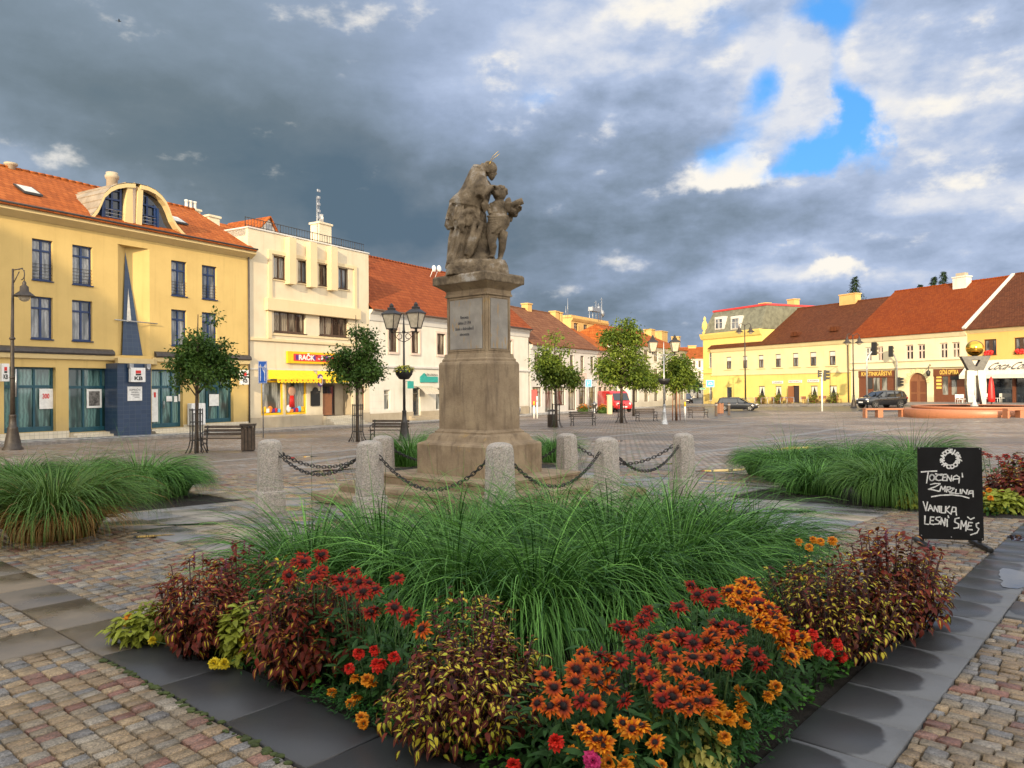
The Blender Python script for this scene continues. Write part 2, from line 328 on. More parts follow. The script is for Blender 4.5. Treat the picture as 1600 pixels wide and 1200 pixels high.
def mk():
    M['yellow'] = plaster('yellow_plaster', (.63, .455, .175), .24, -.2); M['cream'] = plaster('cream_plaster', (.68, .59, .43), .30, -.4)
    M['cream2'] = plaster('pale_yellow_plaster', (.68, .55, .34), .10); M['white'] = plaster('white_plaster', (.70, .66, .57), .28, -.6)
    M['whitegrey'] = plaster('grey_white_plaster', (.60, .58, .54), .18); M['pink'] = plaster('pale_pink_plaster', (.62, .50, .42), .2)
    M['ryellow'] = plaster('lemon_plaster', (.74, .58, .18), .2, -.6); M['rcream'] = plaster('ivory_plaster', (.74, .63, .35), .18, -.3)
    M['bcream'] = plaster('butter_plaster', (.74, .66, .44), .18, 0.0); M['rorange'] = plaster('apricot_plaster', (.74, .44, .14), .14)
    M['ochre'] = plaster('ochre_plaster', (.62, .40, .15), .3); M['stonebase'] = plaster('render_base', (.40, .34, .25), .25, scale=2)
    M['tile_o'] = tiles('orange_roof_tiles', (.23, .056, .010), (.35, .090, .017), (.45, .135, .03), .30, .40, .42)
    M['tile_r'] = tiles('terracotta_roof_tiles', (.18, .040, .011), (.25, .060, .017), (.31, .088, .026), .36, .40, .3)
    M['tile_b'] = tiles('brown_roof_tiles', (.075, .023, .009), (.115, .036, .014), (.155, .055, .021), .24, .24, .3, .35)
    M['tile_b2'] = tiles('weathered_brown_tiles', (.13, .05, .025), (.20, .085, .042), (.26, .125, .062), .3, .5, .3, .2)
    M['tile_or'] = tiles('rust_orange_tiles', (.16, .028, .004), (.22, .043, .006), (.28, .066, .010), .22, .22, .35, .25)
    M['metal_roof'] = plain('zinc_sheet', (.36, .30, .22), .5, .25, 2, metal=.3); M['dark_metal'] = plain('dark_iron', (.028, .025, .023), .45, .4, 20, .2, 120)
    M['brown_iron'] = plain('brown_painted_iron', (.045, .034, .026), .5, .35, 14, .2, 90); M['zinc'] = plain('galvanised_steel', (.42, .43, .44), .4, .2, 8, metal=.7)
    M['blue_frame'] = plain('blue_window_paint', (.008, .03, .11), .35, .2, 6); M['teal_frame'] = plain('teal_shopfront_paint', (.014, .075, .105), .35, .2, 6)
    M['brown_frame'] = plain('brown_window_paint', (.075, .042, .025), .5, .3, 8); M['white_frame'] = plain('white_window_paint', (.6, .58, .52), .5, .15, 8)
    M['grey_string'] = plain('lead_grey_flashing', (.065, .055, .05), .6, .3, 5); M['moulding'] = plaster('moulding_plaster', (.68, .53, .27), .14)
    M['glass'] = glass_dark('dark_window_glass', (.018, .025, .035)); M['glass_c'] = glass_dark('curtained_window_glass', (.03, .04, .05), (.34, .35, .36))
    M['glass_w'] = glass_dark('warm_curtained_glass', (.03, .025, .02), (.42, .36, .27), 3.1); M['glass_t'] = glass_dark('shop_window_glass', (.02, .05, .05), (.16, .30, .28), 1.3)
    M['glass_s'] = glass_dark('shop_display_glass', (.06, .06, .05), (.45, .45, .40), 5.5)
    M['blue_tile'] = None
    m, nt, b = newmat('blue_glazed_tiles'); o = OBJ(nt)
    br = N(nt, 'ShaderNodeTexBrick', {'Vector': N(nt, 'ShaderNodeMapping', {0: UVS(nt)}), 'Color1': (.016, .038, .085), 'Color2': (.024, .05, .105), 'Mortar': (.05, .075, .11), 'Scale': 1., 'Mortar Size': .008, 'Brick Width': .3, 'Row Height': .2}, out=None, offset=0)
    setp(nt, b, col=br.outputs[0], rough=.28, spec=.6); M['blue_tile'] = m
    M['white_tile'] = None
    m, nt, b = newmat('cream_glazed_tiles')
    br = N(nt, 'ShaderNodeTexBrick', {'Vector': UVS(nt), 'Color1': (.62, .56, .44), 'Color2': (.56, .50, .38), 'Mortar': (.30, .26, .20), 'Scale': 1., 'Mortar Size': .006, 'Brick Width': .2, 'Row Height': .2}, out=None, offset=0)
    setp(nt, b, col=br.outputs[0], rough=.35); M['white_tile'] = m
    for nm, c, r in (('white_sign', (.78, .78, .76), .4), ('red', (.62, .02, .015), .4), ('black', (.012, .012, .012), .5), ('yellow_sign', (.85, .50, .01), .45), ('red_sign', (.60, .045, .04), .45),
                     ('blue_sign', (.02, .12, .50), .4), ('gold_letter', (.80, .55, .12), .4), ('paper', (.75, .75, .72), .7), ('teal_sign', (.03, .34, .30), .4), ('letter_grey', (.05, .05, .06), .5),
                     ('wood_brown', (.16, .055, .025), .45), ('wood_door', (.24, .10, .045), .5), ('violet', (.10, .03, .22), .4), ('lblue', (.10, .42, .75), .4), ('orange', (.8, .22, .02), .5), ('green_paint', (.02, .25, .12), .5)):
        M[nm] = plain(nm+'_paint', c, r, .12, 7)
    M['awning'] = plain('yellow_awning_cloth', (.80, .55, .015), .8, .12, 5, .2, 80); M['white_cloth'] = plain('white_awning_cloth', (.70, .66, .54), .85, .08, 4)
    M['room'] = plain('dim_room', (.05, .045, .04), .9); M['bench_wood'] = plain('bench_slats_brown', (.075, .05, .033), .55, .4, 12, .3, 70)
    M['granite'] = None
    m, nt, b = newmat('bush_hammered_granite'); o = OBJ(nt)
    n = NOI(nt, o, 62, 4, .8); n2 = NOI(nt, o, 5, 5); v = N(nt, 'ShaderNodeTexVoronoi', {'Vector': o, 'Scale': 75}, out=1)
    c = RAMP(nt, n, [(.32, (.12, .11, .10)), (.46, (.38, .345, .30)), (.58, (.50, .455, .40)), (.70, (.70, .65, .58))])
    c = MIX(nt, .35, c, MIX(nt, 1., MIX(nt, .85, v, N(nt, 'ShaderNodeSeparateColor', {0: v})), (.62, .55, .48), 'MULTIPLY')); c = MIX(nt, MA(nt, 'MULTIPLY', SMO(nt, n2, .5, .75), .4), c, (.22, .18, .135))
    setp(nt, b, col=c, rough=.75, normal=BUMP(nt, MA(nt, 'ADD', n, NOI(nt, o, 28, 3)), .55, .012)); M['granite'] = m
    m, nt, b = newmat('weathered_sandstone'); o = OBJ(nt)
    n = NOI(nt, o, 2.3, 7, .62); f = NOI(nt, o, 46, 4, .6); st = NOI(nt, N(nt, 'ShaderNodeMapping', {0: o, 'Scale': (6, 6, .9)}), 1.6, 6, .65)
    c = RAMP(nt, n, [(.3, (.18, .13, .082)), (.5, (.285, .215, .14)), (.7, (.38, .295, .19))])
    c = MIX(nt, MA(nt, 'MULTIPLY', SMO(nt, st, .50, .72), .62), c, (.115, .085, .062)); c = MIX(nt, MA(nt, 'MULTIPLY', SMO(nt, NOI(nt, o, 3.1, 6, .7), .60, .70), .5), c, (.44, .29, .10))
    c = MIX(nt, MA(nt, 'MULTIPLY', SMO(nt, f, .5, .75), .25), c, (.12, .09, .07))
    setp(nt, b, col=c, rough=.88, spec=.25, normal=BUMP(nt, MA(nt, 'ADD', MA(nt, 'MULTIPLY', f, .6), NOI(nt, o, 12, 5)), .5, .015)); M['sandstone'] = m
    m, nt, b = newmat('grey_inscription_stone'); o = OBJ(nt)
    n = NOI(nt, o, 4, 7, .62); st = NOI(nt, N(nt, 'ShaderNodeMapping', {0: o, 'Scale': (7, 7, 1.3)}), 2.1, 6, .65)
    c = RAMP(nt, n, [(.3, (.22, .20, .18)), (.55, (.30, .275, .24)), (.75, (.37, .34, .30))]); c = MIX(nt, MA(nt, 'MULTIPLY', SMO(nt, st, .56, .66), .7), c, (.40, .24, .07))
    setp(nt, b, col=c, rough=.8, normal=BUMP(nt, NOI(nt, o, 40, 4), .3, .008)); M['slabstone'] = m
    m, nt, b = newmat('dark_statue_stone'); o = OBJ(nt); g = N(nt, 'ShaderNodeNewGeometry', out=None)
    n = NOI(nt, o, 3.5, 7, .65); f = NOI(nt, o, 38, 4, .6)
    c = RAMP(nt, n, [(.3, (.05, .04, .031)), (.45, (.14, .108, .073)), (.57, (.25, .195, .13)), (.68, (.42, .39, .35))]); c = MIX(nt, MA(nt, 'MULTIPLY', SMO(nt, f, .5, .75), .4), c, (.05, .04, .032))
    setp(nt, b, col=c, rough=.9, spec=.2, normal=BUMP(nt, MA(nt, 'ADD', f, NOI(nt, o, 14, 5)), .55, .015)); M['statue'] = m
    M['gold'] = plain('gold_leaf', (.85, .52, .08), .16, .1, 5, metal=1.0); M['steel'] = plain('polished_steel', (.26, .265, .27), .32, .15, 5, metal=.9)
    M['steel_d'] = plain('dull_steel', (.075, .075, .075), .45, .2, 5, metal=.8); M['redgranite'] = plain('red_granite', (.42, .17, .085), .4, .3, 30, .15, 60)
    M['tyre'] = plain('tyre_rubber', (.02, .02, .02), .8); M['carpaint'] = plain('black_car_paint', (.012, .013, .016), .22, .1, 3, coat=.8); M['silverpaint'] = plain('silver_car_paint', (.35, .36, .38), .25, .1, 3, coat=.6, metal=.4)
    M['redpaint'] = plain('red_van_paint', (.62, .012, .012), .3, .1, 3, coat=.5); M['carglass'] = glass_dark('car_glass', (.012, .016, .02)); M['rim'] = plain('alloy_rim', (.5, .5, .5), .3, .1, 5, metal=.8)
    M['lampglass'] = plain('lantern_glass', (.55, .48, .36), .25, .2, 8); M['headlight'] = plain('headlight_lens', (.65, .66, .68), .1, .1, 5); M['taillight'] = plain('tail_light_lens', (.35, .01, .01), .2, .1, 5)
    M['skin'] = plain('skin', (.50, .29, .20), .6, .1, 9); M['bark'] = plain('tree_bark', (.09, .065, .045), .9, .4, 12, .6, 40)
mk()
# ------------------------------------------------------------------ ground: square, cobbles, slabs, beds
TH = R(49); AX = Vector((math.cos(TH), math.sin(TH))); BX = Vector((-math.sin(TH), math.cos(TH))); C0 = Vector((.495, 2.72))
def AB(a, b): p = C0+AX*a+BX*b; return p.x, p.y
def toAB(x, y): d = Vector((x, y))-C0; return d.dot(AX), d.dot(BX)
def zone(a, b):
    if -.45 <= a <= 13.45 and -.45 <= b <= 13.45:
        if a < 0 or b < 0 or a > 13 or b > 13: return 'strip'
        ca = a < 4.05 or a > 8.9; cb = b < 4.05 or b > 9.7
        if ca and cb: return 'bed'
        if (a < 1.5 or a > 11.5) and not cb: return 'cobble'
        if (b < 1.5 or b > 11.5) and not ca: return 'cobble'
        return 'slab'
    for u, v in ((a, b), (b, a)):
        if (v < -.45 or v > 13.45) and (4.05 <= u <= 4.55 or 8.4 <= u <= 8.9): return 'strip'
    return 'cobble'
def ground_mats():
    # far paving of the square: worn setts in many greys and tans, lighter bands, wet sheen
    m, nt, b = newmat('square_setts'); o = OBJ(nt)
    mp = N(nt, 'ShaderNodeMapping', {0: o, 'Rotation': (0, 0, -TH+R(90))})
    br = N(nt, 'ShaderNodeTexBrick', {'Vector': mp, 'Color1': (0, 0, 0), 'Color2': (1, 1, 1), 'Mortar': (.5, .5, .5), 'Scale': 1., 'Mortar Size': .018, 'Mortar Smooth': .3, 'Brick Width': .22, 'Row Height': .17}, out=None, offset=.5)
    t = MA(nt, 'ADD', MA(nt, 'MULTIPLY', br.outputs[0], .55), MA(nt, 'MULTIPLY', NOI(nt, o, .9, 8, .72), .55))
    c = RAMP(nt, t, [(.12, (.15, .11, .08)), (.35, (.28, .215, .15)), (.55, (.34, .235, .165)), (.75, (.36, .33, .30)), (1, (.46, .40, .31))])
    big = NOI(nt, o, .16, 6, .6); c = MIX(nt, MA(nt, 'MULTIPLY', SMO(nt, big, .42, .60), .65), c, (.13, .105, .085))
    c = MIX(nt, br.outputs[1], c, (.05, .042, .03))
    wet = SMO(nt, NOI(nt, N(nt, 'ShaderNodeMapping', {0: o, 'Rotation': (0, 0, .5), 'Scale': (.35, 1, 1)}), .5, 6, .65), .45, .66)
    setp(nt, b, col=MIX(nt, MA(nt, 'MULTIPLY', wet, .45), c, (.06, .05, .045)), rough=MA(nt, 'SUBTRACT', .72, MA(nt, 'MULTIPLY', wet, .42)), spec=.5,
         normal=BUMP(nt, MA(nt, 'ADD', MA(nt, 'MULTIPLY', MA(nt, 'SUBTRACT', 1., br.outputs[1]), .8), MA(nt, 'MULTIPLY', NOI(nt, o, 30, 3), .4)), .7, .018)); M['setts'] = m
    # near cobbles: colour per stone from the mesh, granite grain, damp sheen
    m, nt, b = newmat('granite_cobbles'); o = OBJ(nt)
    a = N(nt, 'ShaderNodeAttribute', attribute_name='tint')
    g1 = NOI(nt, o, 105, 4, .85); g2 = NOI(nt, o, 22, 4, .6)
    c = MIX(nt, 1., a, RAMP(nt, g1, [(.34, (.22, .21, .20)), (.48, (.80, .79, .77)), (.62, (1.5, 1.45, 1.38))]), 'MULTIPLY'); c = MIX(nt, MA(nt, 'MULTIPLY', SMO(nt, g2, .42, .72), .35), c, (.09, .075, .06))
    wet = SMO(nt, NOI(nt, o, 1.3, 5, .6), .42, .62)
    c = MIX(nt, MA(nt, 'MULTIPLY', wet, .30), c, MIX(nt, 1., c, (.35, .33, .32), 'MULTIPLY'))
    setp(nt, b, col=c, rough=MA(nt, 'SUBTRACT', .62, MA(nt, 'MULTIPLY', wet, .28)), spec=.5, normal=BUMP(nt, MA(nt, 'ADD', MA(nt, 'MULTIPLY', g1, .4), g2), .5, .008)); M['cobble'] = m
    # big slabs round the monument
    m, nt, b = newmat('wet_stone_slabs'); o = OBJ(nt); a = N(nt, 'ShaderNodeAttribute', attribute_name='tint')
    n = NOI(nt, o, 2.2, 6, .6); g = NOI(nt, o, 110, 3, .7)
    wet = SMO(nt, NOI(nt, o, .9, 5, .6), .36, .60)
    c = MIX(nt, 1., a, RAMP(nt, n, [(.3, (.75, .75, .75)), (.7, (1.2, 1.15, 1.1))]), 'MULTIPLY'); c = MIX(nt, MA(nt, 'MULTIPLY', SMO(nt, g, .5, .75), .25), c, (.06, .055, .05))
    c = MIX(nt, MA(nt, 'MULTIPLY', wet, .5), c, MIX(nt, 1., c, (.42, .42, .43), 'MULTIPLY'))
    setp(nt, b, col=c, rough=MA(nt, 'SUBTRACT', .55, MA(nt, 'MULTIPLY', wet, .40)), spec=.5, normal=BUMP(nt, MA(nt, 'ADD', n, MA(nt, 'MULTIPLY', g, .3)), .18, .01)); M['slab'] = m
    # kerb strip round the beds: dark basalt, drying from the outer edge (uv: u from bed outwards, v along the slab)
    m, nt, b = newmat('basalt_edging'); o = OBJ(nt); a = N(nt, 'ShaderNodeAttribute', attribute_name='tint')
    u, v, _ = N(nt, 'ShaderNodeSeparateXYZ', {0: UVS(nt)}, out=None).outputs
    n = NOI(nt, o, 3.5, 5, .6); g = NOI(nt, o, 260, 3, .75); n9 = NOI(nt, o, 14, 4, .6)
    vv = MA(nt, 'DIVIDE', MA(nt, 'SUBTRACT', v, .46), .55); uu = MA(nt, 'DIVIDE', u, .82)
    r2 = MA(nt, 'ADD', MA(nt, 'POWER', MA(nt, 'ABSOLUTE', vv), 3.2), MA(nt, 'POWER', MA(nt, 'MAXIMUM', uu, 0.001), 3.2))
    r2 = MA(nt, 'ADD', r2, MA(nt, 'ADD', MA(nt, 'MULTIPLY', MA(nt, 'SUBTRACT', n, .5), .9), MA(nt, 'MULTIPLY', MA(nt, 'SUBTRACT', n9, .5), .25)))
    r2 = MA(nt, 'SUBTRACT', r2, MA(nt, 'MULTIPLY', N(nt, 'ShaderNodeSeparateColor', {0: a}), 2.0))
    dry = SMO(nt, r2, .72, 1.0)
    c = MIX(nt, dry, (.050, .051, .054), (.14, .145, .152)); c = MIX(nt, MA(nt, 'MULTIPLY', SMO(nt, g, .48, .72), .5), c, MIX(nt, 1., c, (.45, .45, .45), 'MULTIPLY'))
    c = MIX(nt, MA(nt, 'MULTIPLY', SMO(nt, n, .45, .7), .25), c, (.05, .047, .04))
    setp(nt, b, col=c, rough=MA(nt, 'ADD', .30, MA(nt, 'MULTIPLY', dry, .28)), spec=.4, normal=BUMP(nt, MA(nt, 'ADD', MA(nt, 'MULTIPLY', g, .5), MA(nt, 'MULTIPLY', n9, .6)), .3, .007)); M['edging'] = m
    m, nt, b = newmat('dark_garden_soil'); o = OBJ(nt); n = NOI(nt, o, 22, 6, .7)
    setp(nt, b, col=RAMP(nt, n, [(.3, (.006, .0045, .0035)), (.7, (.026, .019, .013))]), rough=.95, normal=BUMP(nt, n, 1., .04)); M['soil'] = m
    m, nt, b = newmat('rain_water'); o = OBJ(nt)
    setp(nt, b, col=(.02, .02, .022), rough=.02, spec=.6, normal=BUMP(nt, NOI(nt, o, 9, 2), .02, .01)); M['water'] = m
    M['sand'] = plain('joint_sand', (.055, .045, .033), .9, .4, 9, .5, 60); M['moss'] = plain('moss_green', (.055, .075, .02), .95, .5, 12, .8, 80)
    M['asphalt'] = plain('wet_asphalt', (.07, .07, .072), .38, .35, 1.2, .3, 70)
    M['kerb'] = plain('granite_kerbstone', (.24, .22, .20), .6, .3, 5, .2, 60)
    m, nt, b = newmat('mosaic_pavement'); uv = UVS(nt); o = OBJ(nt)
    ck = N(nt, 'ShaderNodeTexChecker', {'Vector': N(nt, 'ShaderNodeMapping', {0: uv, 'Rotation': (0, 0, R(45))}), 'Scale': 1.5}, out=1)
    n = NOI(nt, o, 9, 5, .7); c = MIX(nt, ck, (.52, .51, .49), (.10, .10, .11)); c = MIX(nt, MA(nt, 'MULTIPLY', SMO(nt, n, .4, .7), .3), c, (.20, .19, .18))
    setp(nt, b, col=c, rough=.45, normal=BUMP(nt, n, .4, .01)); M['mosaic'] = m
ground_mats()

def build_ground():
    xs = np.concatenate([np.linspace(-900, -70, 14), np.arange(-60, 91, 1.0), np.linspace(100, 900, 14)])
    ys = np.concatenate([np.linspace(-400, -40, 8), np.arange(-30, 150, 1.0), np.linspace(160, 1800, 24)])
    V = []
    for y in ys:
        for x in xs: V.append((x, y, gz(x, y)-.035*(1-sstep(y, 15.5, 18.5))))
    nx = len(xs); F = [(j*nx+i, j*nx+i+1, (j+1)*nx+i+1, (j+1)*nx+i) for j in range(len(ys)-1) for i in range(nx-1)]
    np_mesh('square_paving', V, F, M['setts'], smooth=True, kind='structure')
def visible(x, y, ml=1.7): return y > 1.0 and abs(x) < y*.76+ml
def build_cobbles():
    pal = np.array([(.40, .30, .18), (.35, .255, .15), (.32, .27, .20), (.29, .135, .105), (.31, .165, .13), (.215, .22, .24), (.25, .255, .27), (.36, .33, .285), (.30, .235, .155)])
    wts = np.array([.20, .17, .16, .075, .055, .10, .09, .09, .08]); wts /= wts.sum()
    V = []; F = []; C = []; rnd = random.Random(5)
    def stone(a0, a1, b0, b1, col):
        h = rnd.gauss(-.004, .0028); i = len(V); tx, ty = rnd.gauss(0, .012), rnd.gauss(0, .012); ca, cb = (a0+a1)/2, (b0+b1)/2
        for ins, z in ((0, -.04), (.001, h-.006), (.006, h)):
            for aa, bb in ((a0+ins, b0+ins), (a1-ins, b0+ins), (a1-ins, b1-ins), (a0+ins, b1-ins)):
                aa += rnd.gauss(0, .0028); bb += rnd.gauss(0, .0028)
                x, y = AB(aa, bb); V.append((x, y, gz(x, y)+z+((aa-ca)*tx+(bb-cb)*ty if z > -.03 else 0))); C.append((np.array(col)*.86+np.mean(col)*.14)*np.array((.84, .80, .735)))
        for k in (0, 4):
            for j in range(4): F.append((i+k+j, i+k+(j+1) % 4, i+k+4+(j+1) % 4, i+k+4+j))
        F.append((i+8, i+9, i+10, i+11))
    def fill(a_lo, a_hi, b_lo, b_hi, ln, wd, want):
        a = a_lo; row = 0
        while a < a_hi:
            w = wd; b = b_lo-rnd.random()*ln
            while b < b_hi:
                l = ln*rnd.uniform(.78, 1.22); x, y = AB(a+w/2, b+l/2)
                ok = lambda b_, l_: all(zone(aa, bb) == 'cobble' for aa in (a+.01, a+w-.01) for bb in (b_+.006, b_+l_-.006))
                b2, l2 = b, l
                if y < 17.2 and visible(x, y) and want(a+w/2, b+l/2):
                    while l2 > .03 and not ok(b2, l2):      # cut stones along the slab edge
                        if zone(a+w/2, b2+.006) != 'cobble': b2 += .01
                        l2 -= .01
                if y < 17.2 and visible(x, y) and want(a+w/2, b+l/2) and l2 > .03 and ok(b2, l2):
                    stone(a+.004, a+w-.004, b2+.004, b2+l2-.004, pal[rnd.choices(range(9), wts)[0]]*rnd.uniform(.8, 1.15))
                b += l
            a += w; row += 1
    left = lambda a, b: a < -.45 or (b > 4 and a < 1.6 and b > a)
    fill(-.455-.11*48, -.455, -3, 17, .080, .11, lambda a, b: left(a, b) and not b < -.45); fill(0, 1.5, 4, 17, .080, .107, lambda a, b: left(a, b))
    fill(-6, 20, -14, 1.6, .118, .080, lambda a, b: not left(a, b) or b < -.45)
    fill(4, 20, 1.6, 19, .15, .12, lambda a, b: not left(a, b))
    np_mesh('cobblestones', V, F, M['cobble'], col=np.array(C), kind='structure')
def slab_boxes(name, rects, mat, chz=.006, z=0.0, tint=None):
    V = []; F = []; C = []; UV = []; rnd = random.Random(9)
    for (a0, a1, b0, b1, uvs, col) in rects:
        i = len(V); hz = rnd.gauss(0, .0012)+z
        for ins, zz in ((.004, -.05), (.004, hz-.006), (.010, hz)):
            for (aa, bb), q in zip(((a0+ins, b0+ins), (a1-ins, b0+ins), (a1-ins, b1-ins), (a0+ins, b1-ins)), uvs):
                x, y = AB(aa, bb); V.append((x, y, gz(x, y)+zz)); C.append(col); UV.append(q)
        for k in (0, 4):
            for j in range(4): F.append((i+k+j, i+k+(j+1) % 4, i+k+4+(j+1) % 4, i+k+4+j))
        F.append((i+8, i+9, i+10, i+11))
    np_mesh(name, V, F, mat, uv=UV, col=np.array(C), kind='structure')
def build_slabs():
    rnd = random.Random(3); rects = []
    pal = [(.28, .255, .21), (.33, .285, .215), (.24, .235, .23), (.22, .22, .225), (.33, .275, .20), (.27, .25, .22)]
    row = 0; a = 0.0
    q0 = ((0, 0), (1, 0), (1, 1), (0, 1))
    rows = [i*.5 for i in range(0, 27)]
    for a in [1.5+.5*i for i in range(20)]+[]:
        b = 1.5-rnd.random()*.5
        while b < 12:
            l = rnd.uniform(.6, 1.15); b1 = min(b+l, 12)
            # clip to the slab cross between the beds
            segs = []
            if 4.05 <= a+.25 <= 8.9: segs = [(max(b, 1.5), min(b1, 11.5))]
            else: segs = [(max(b, 4.05), min(b1, 9.7))]
            for s0, s1 in segs:
                if s1-s0 > .05: rects.append((a, a+.5, s0, s1, q0, tuple(np.array(rnd.choice(pal))*rnd.uniform(.8, 1.12))))
            b = b1
    slab_boxes('slab_paving', rects, M['slab'])
    rects = []; rects2 = []
    def run(lo, hi, ln, place, wet, far=99):
        t = lo
        while t < hi-.02:
            l = min(ln*rnd.uniform(.92, 1.08), hi-t); (rects if t < far else rects2).append(place(t, t+l)+((wet()*1.0, .5, .5) if t < far else tuple(np.array(rnd.choice(pal))*rnd.uniform(.42, .62)*np.array((1.08, .98, .86))),)); t += l
    uvA = ((1, 0), (0, 0), (0, 1), (1, 1))
    # right-hand strip (b from -.45 to 0): bed side is b=0
    run(-.45, 13.45, .43, lambda s, e: (s, e, -.45, 0, ((1, 0), (1, 1), (0, 1), (0, 0))), lambda: rnd.uniform(-.12, .12))
    # left-hand strip (a from -.45 to 0): bed side is a=0, mostly still wet
    run(0, 13.45, .72, lambda s, e: (-.45, 0, s, e, ((1, 0), (0, 0), (0, 1), (1, 1))), lambda: rnd.uniform(.7, 1.2), 3.6)
    run(0, 13.0, .7, lambda s, e: (s, e, 13, 13.45, uvA), lambda: .3, -1); run(0, 13.45, .7, lambda s, e: (13, 13.45, s, e, uvA), lambda: .3, -1)
    for lo, hi in ((4.05, 4.55), (8.4, 8.9)):
        run(-8, -.45, .7, lambda s, e: (s, e, lo, hi, uvA), lambda: rnd.uniform(.3, .9), -99); run(-14, -.45, .6, lambda s, e: (lo, hi, s, e, uvA), lambda: rnd.uniform(-.2, .3))
    slab_boxes('edging_slabs', rects, M['edging']); slab_boxes('outer_edging_slabs', rects2, M['slab'])
    # soil of the four beds
    mb = MB(); n = 26
    for a0 in (0, 8.9):
        for b0 in (0, 9.7):
            P = [[None]*(n+1) for _ in range(n+1)]
            for i in range(n+1):
                for j in range(n+1):
                    x, y = AB(a0+4.1*i/n, b0+(4.1 if b0 == 0 else 3.3)*j/n); e = min(i, j, n-i, n-j)
                    P[i][j] = (x, y, gz(x, y)-.03+min(e, 3)*.015+(.03*mnoise.noise(Vector((x*5, y*5, 0))) if e else 0))
            for i in range(n):
                for j in range(n): mb.poly([P[i][j], P[i+1][j], P[i+1][j+1], P[i][j+1]], sm=True)
    mb.build('bed_soil', M['soil'], kind='structure')
    # standing water and moss joints
    mb = MB()
    def puddle(px, py, rx, ry, rot, seed, m=0, z=.004, n=28):
        c = gp(px, py); r2 = random.Random(seed); ph = [r2.uniform(0, 6.28) for _ in range(4)]; pts = []
        for k in range(n):
            t = 2*math.pi*k/n; r = 1+.22*math.sin(2*t+ph[0])+.16*math.sin(3*t+ph[1])+.12*math.sin(5*t+ph[2])+.07*math.sin(9*t+ph[3])
            x = rx*r*math.cos(t); y = ry*r*math.sin(t); X = c.x+x*math.cos(rot)-y*math.sin(rot); Y = c.y+x*math.sin(rot)+y*math.cos(rot); pts.append((X, Y, gz(X, Y)+z))
        mb.poly(pts, m=m)
    puddle(1590, 905, .30, .17, TH, 1); puddle(1592, 842, .18, .10, TH, 2)
    for k, (x, y, rx) in enumerate(((1240, 800, .35), (300, 820, .3), (235, 838, .2), (1130, 735, .7), (1050, 725, .5), (640, 720, .5), (950, 690, 1.), (1250, 700, 1.2), (450, 716, .8), (520, 735, .6), (1290, 752, .6))):
        puddle(x, y, rx, rx*.3, .1*k, 20+k, z=.0045)
    mb.build('puddles', M['water'], kind='structure')
    mb = MB(); r2 = random.Random(4)
    for k in range(170):
        b = r2.uniform(.3, 3.6); x, y = AB(-.465+r2.gauss(0, .012), b); r = r2.uniform(.006, .02)
        mb.sphere((x, y, -.004), r, 6, 4, sc=(1.3, 1, .5))
    mb.build('moss_joint', M['moss'], kind='stuff', label='green moss growing in the joint between dark slabs and cobbles', cat='moss')
build_ground(); build_cobbles(); build_slabs()
def sheet_strip(name, pts_l, pts_r, mat, z=.004, kind='structure', nsub=24, th=0.0):
    mb = MB()
    def ev(P, t):
        k = t*(len(P)-1); i = min(int(k), len(P)-2); f = k-i; return P[i][0]*(1-f)+P[i+1][0]*f, P[i][1]*(1-f)+P[i+1][1]*f
    for k in range(nsub):
        a, b = ev(pts_l, k/nsub), ev(pts_l, (k+1)/nsub); c, d = ev(pts_r, (k+1)/nsub), ev(pts_r, k/nsub)
        W = max(1, int((Vector(a)-Vector(d)).length/1.5))
        for j in range(W):
            q = [(p[0]*(1-s)+r[0]*s, p[1]*(1-s)+r[1]*s) for p, r, s in ((a, d, j/W), (b, c, j/W), (b, c, (j+1)/W), (a, d, (j+1)/W))]
            v0 = (Vector(a)-Vector(ev(pts_l, 0))).length; v1 = (Vector(b)-Vector(ev(pts_l, 0))).length; w = (Vector(a)-Vector(d)).length
            mb.poly([(x, y, gz(x, y)+z) for x, y in q], [(j/W*w, v0), (j/W*w, v1), ((j+1)/W*w, v1), ((j+1)/W*w, v0)])
        if th:
            for P in ((a, b), (c, d)): mb.quad((*P[0], gz(*P[0])+z), (*P[1], gz(*P[1])+z), (*P[1], gz(*P[1])+z-th), (*P[0], gz(*P[0])+z-th), m=1)
    return mb.build(name, [mat, M['kerb']], kind=kind)
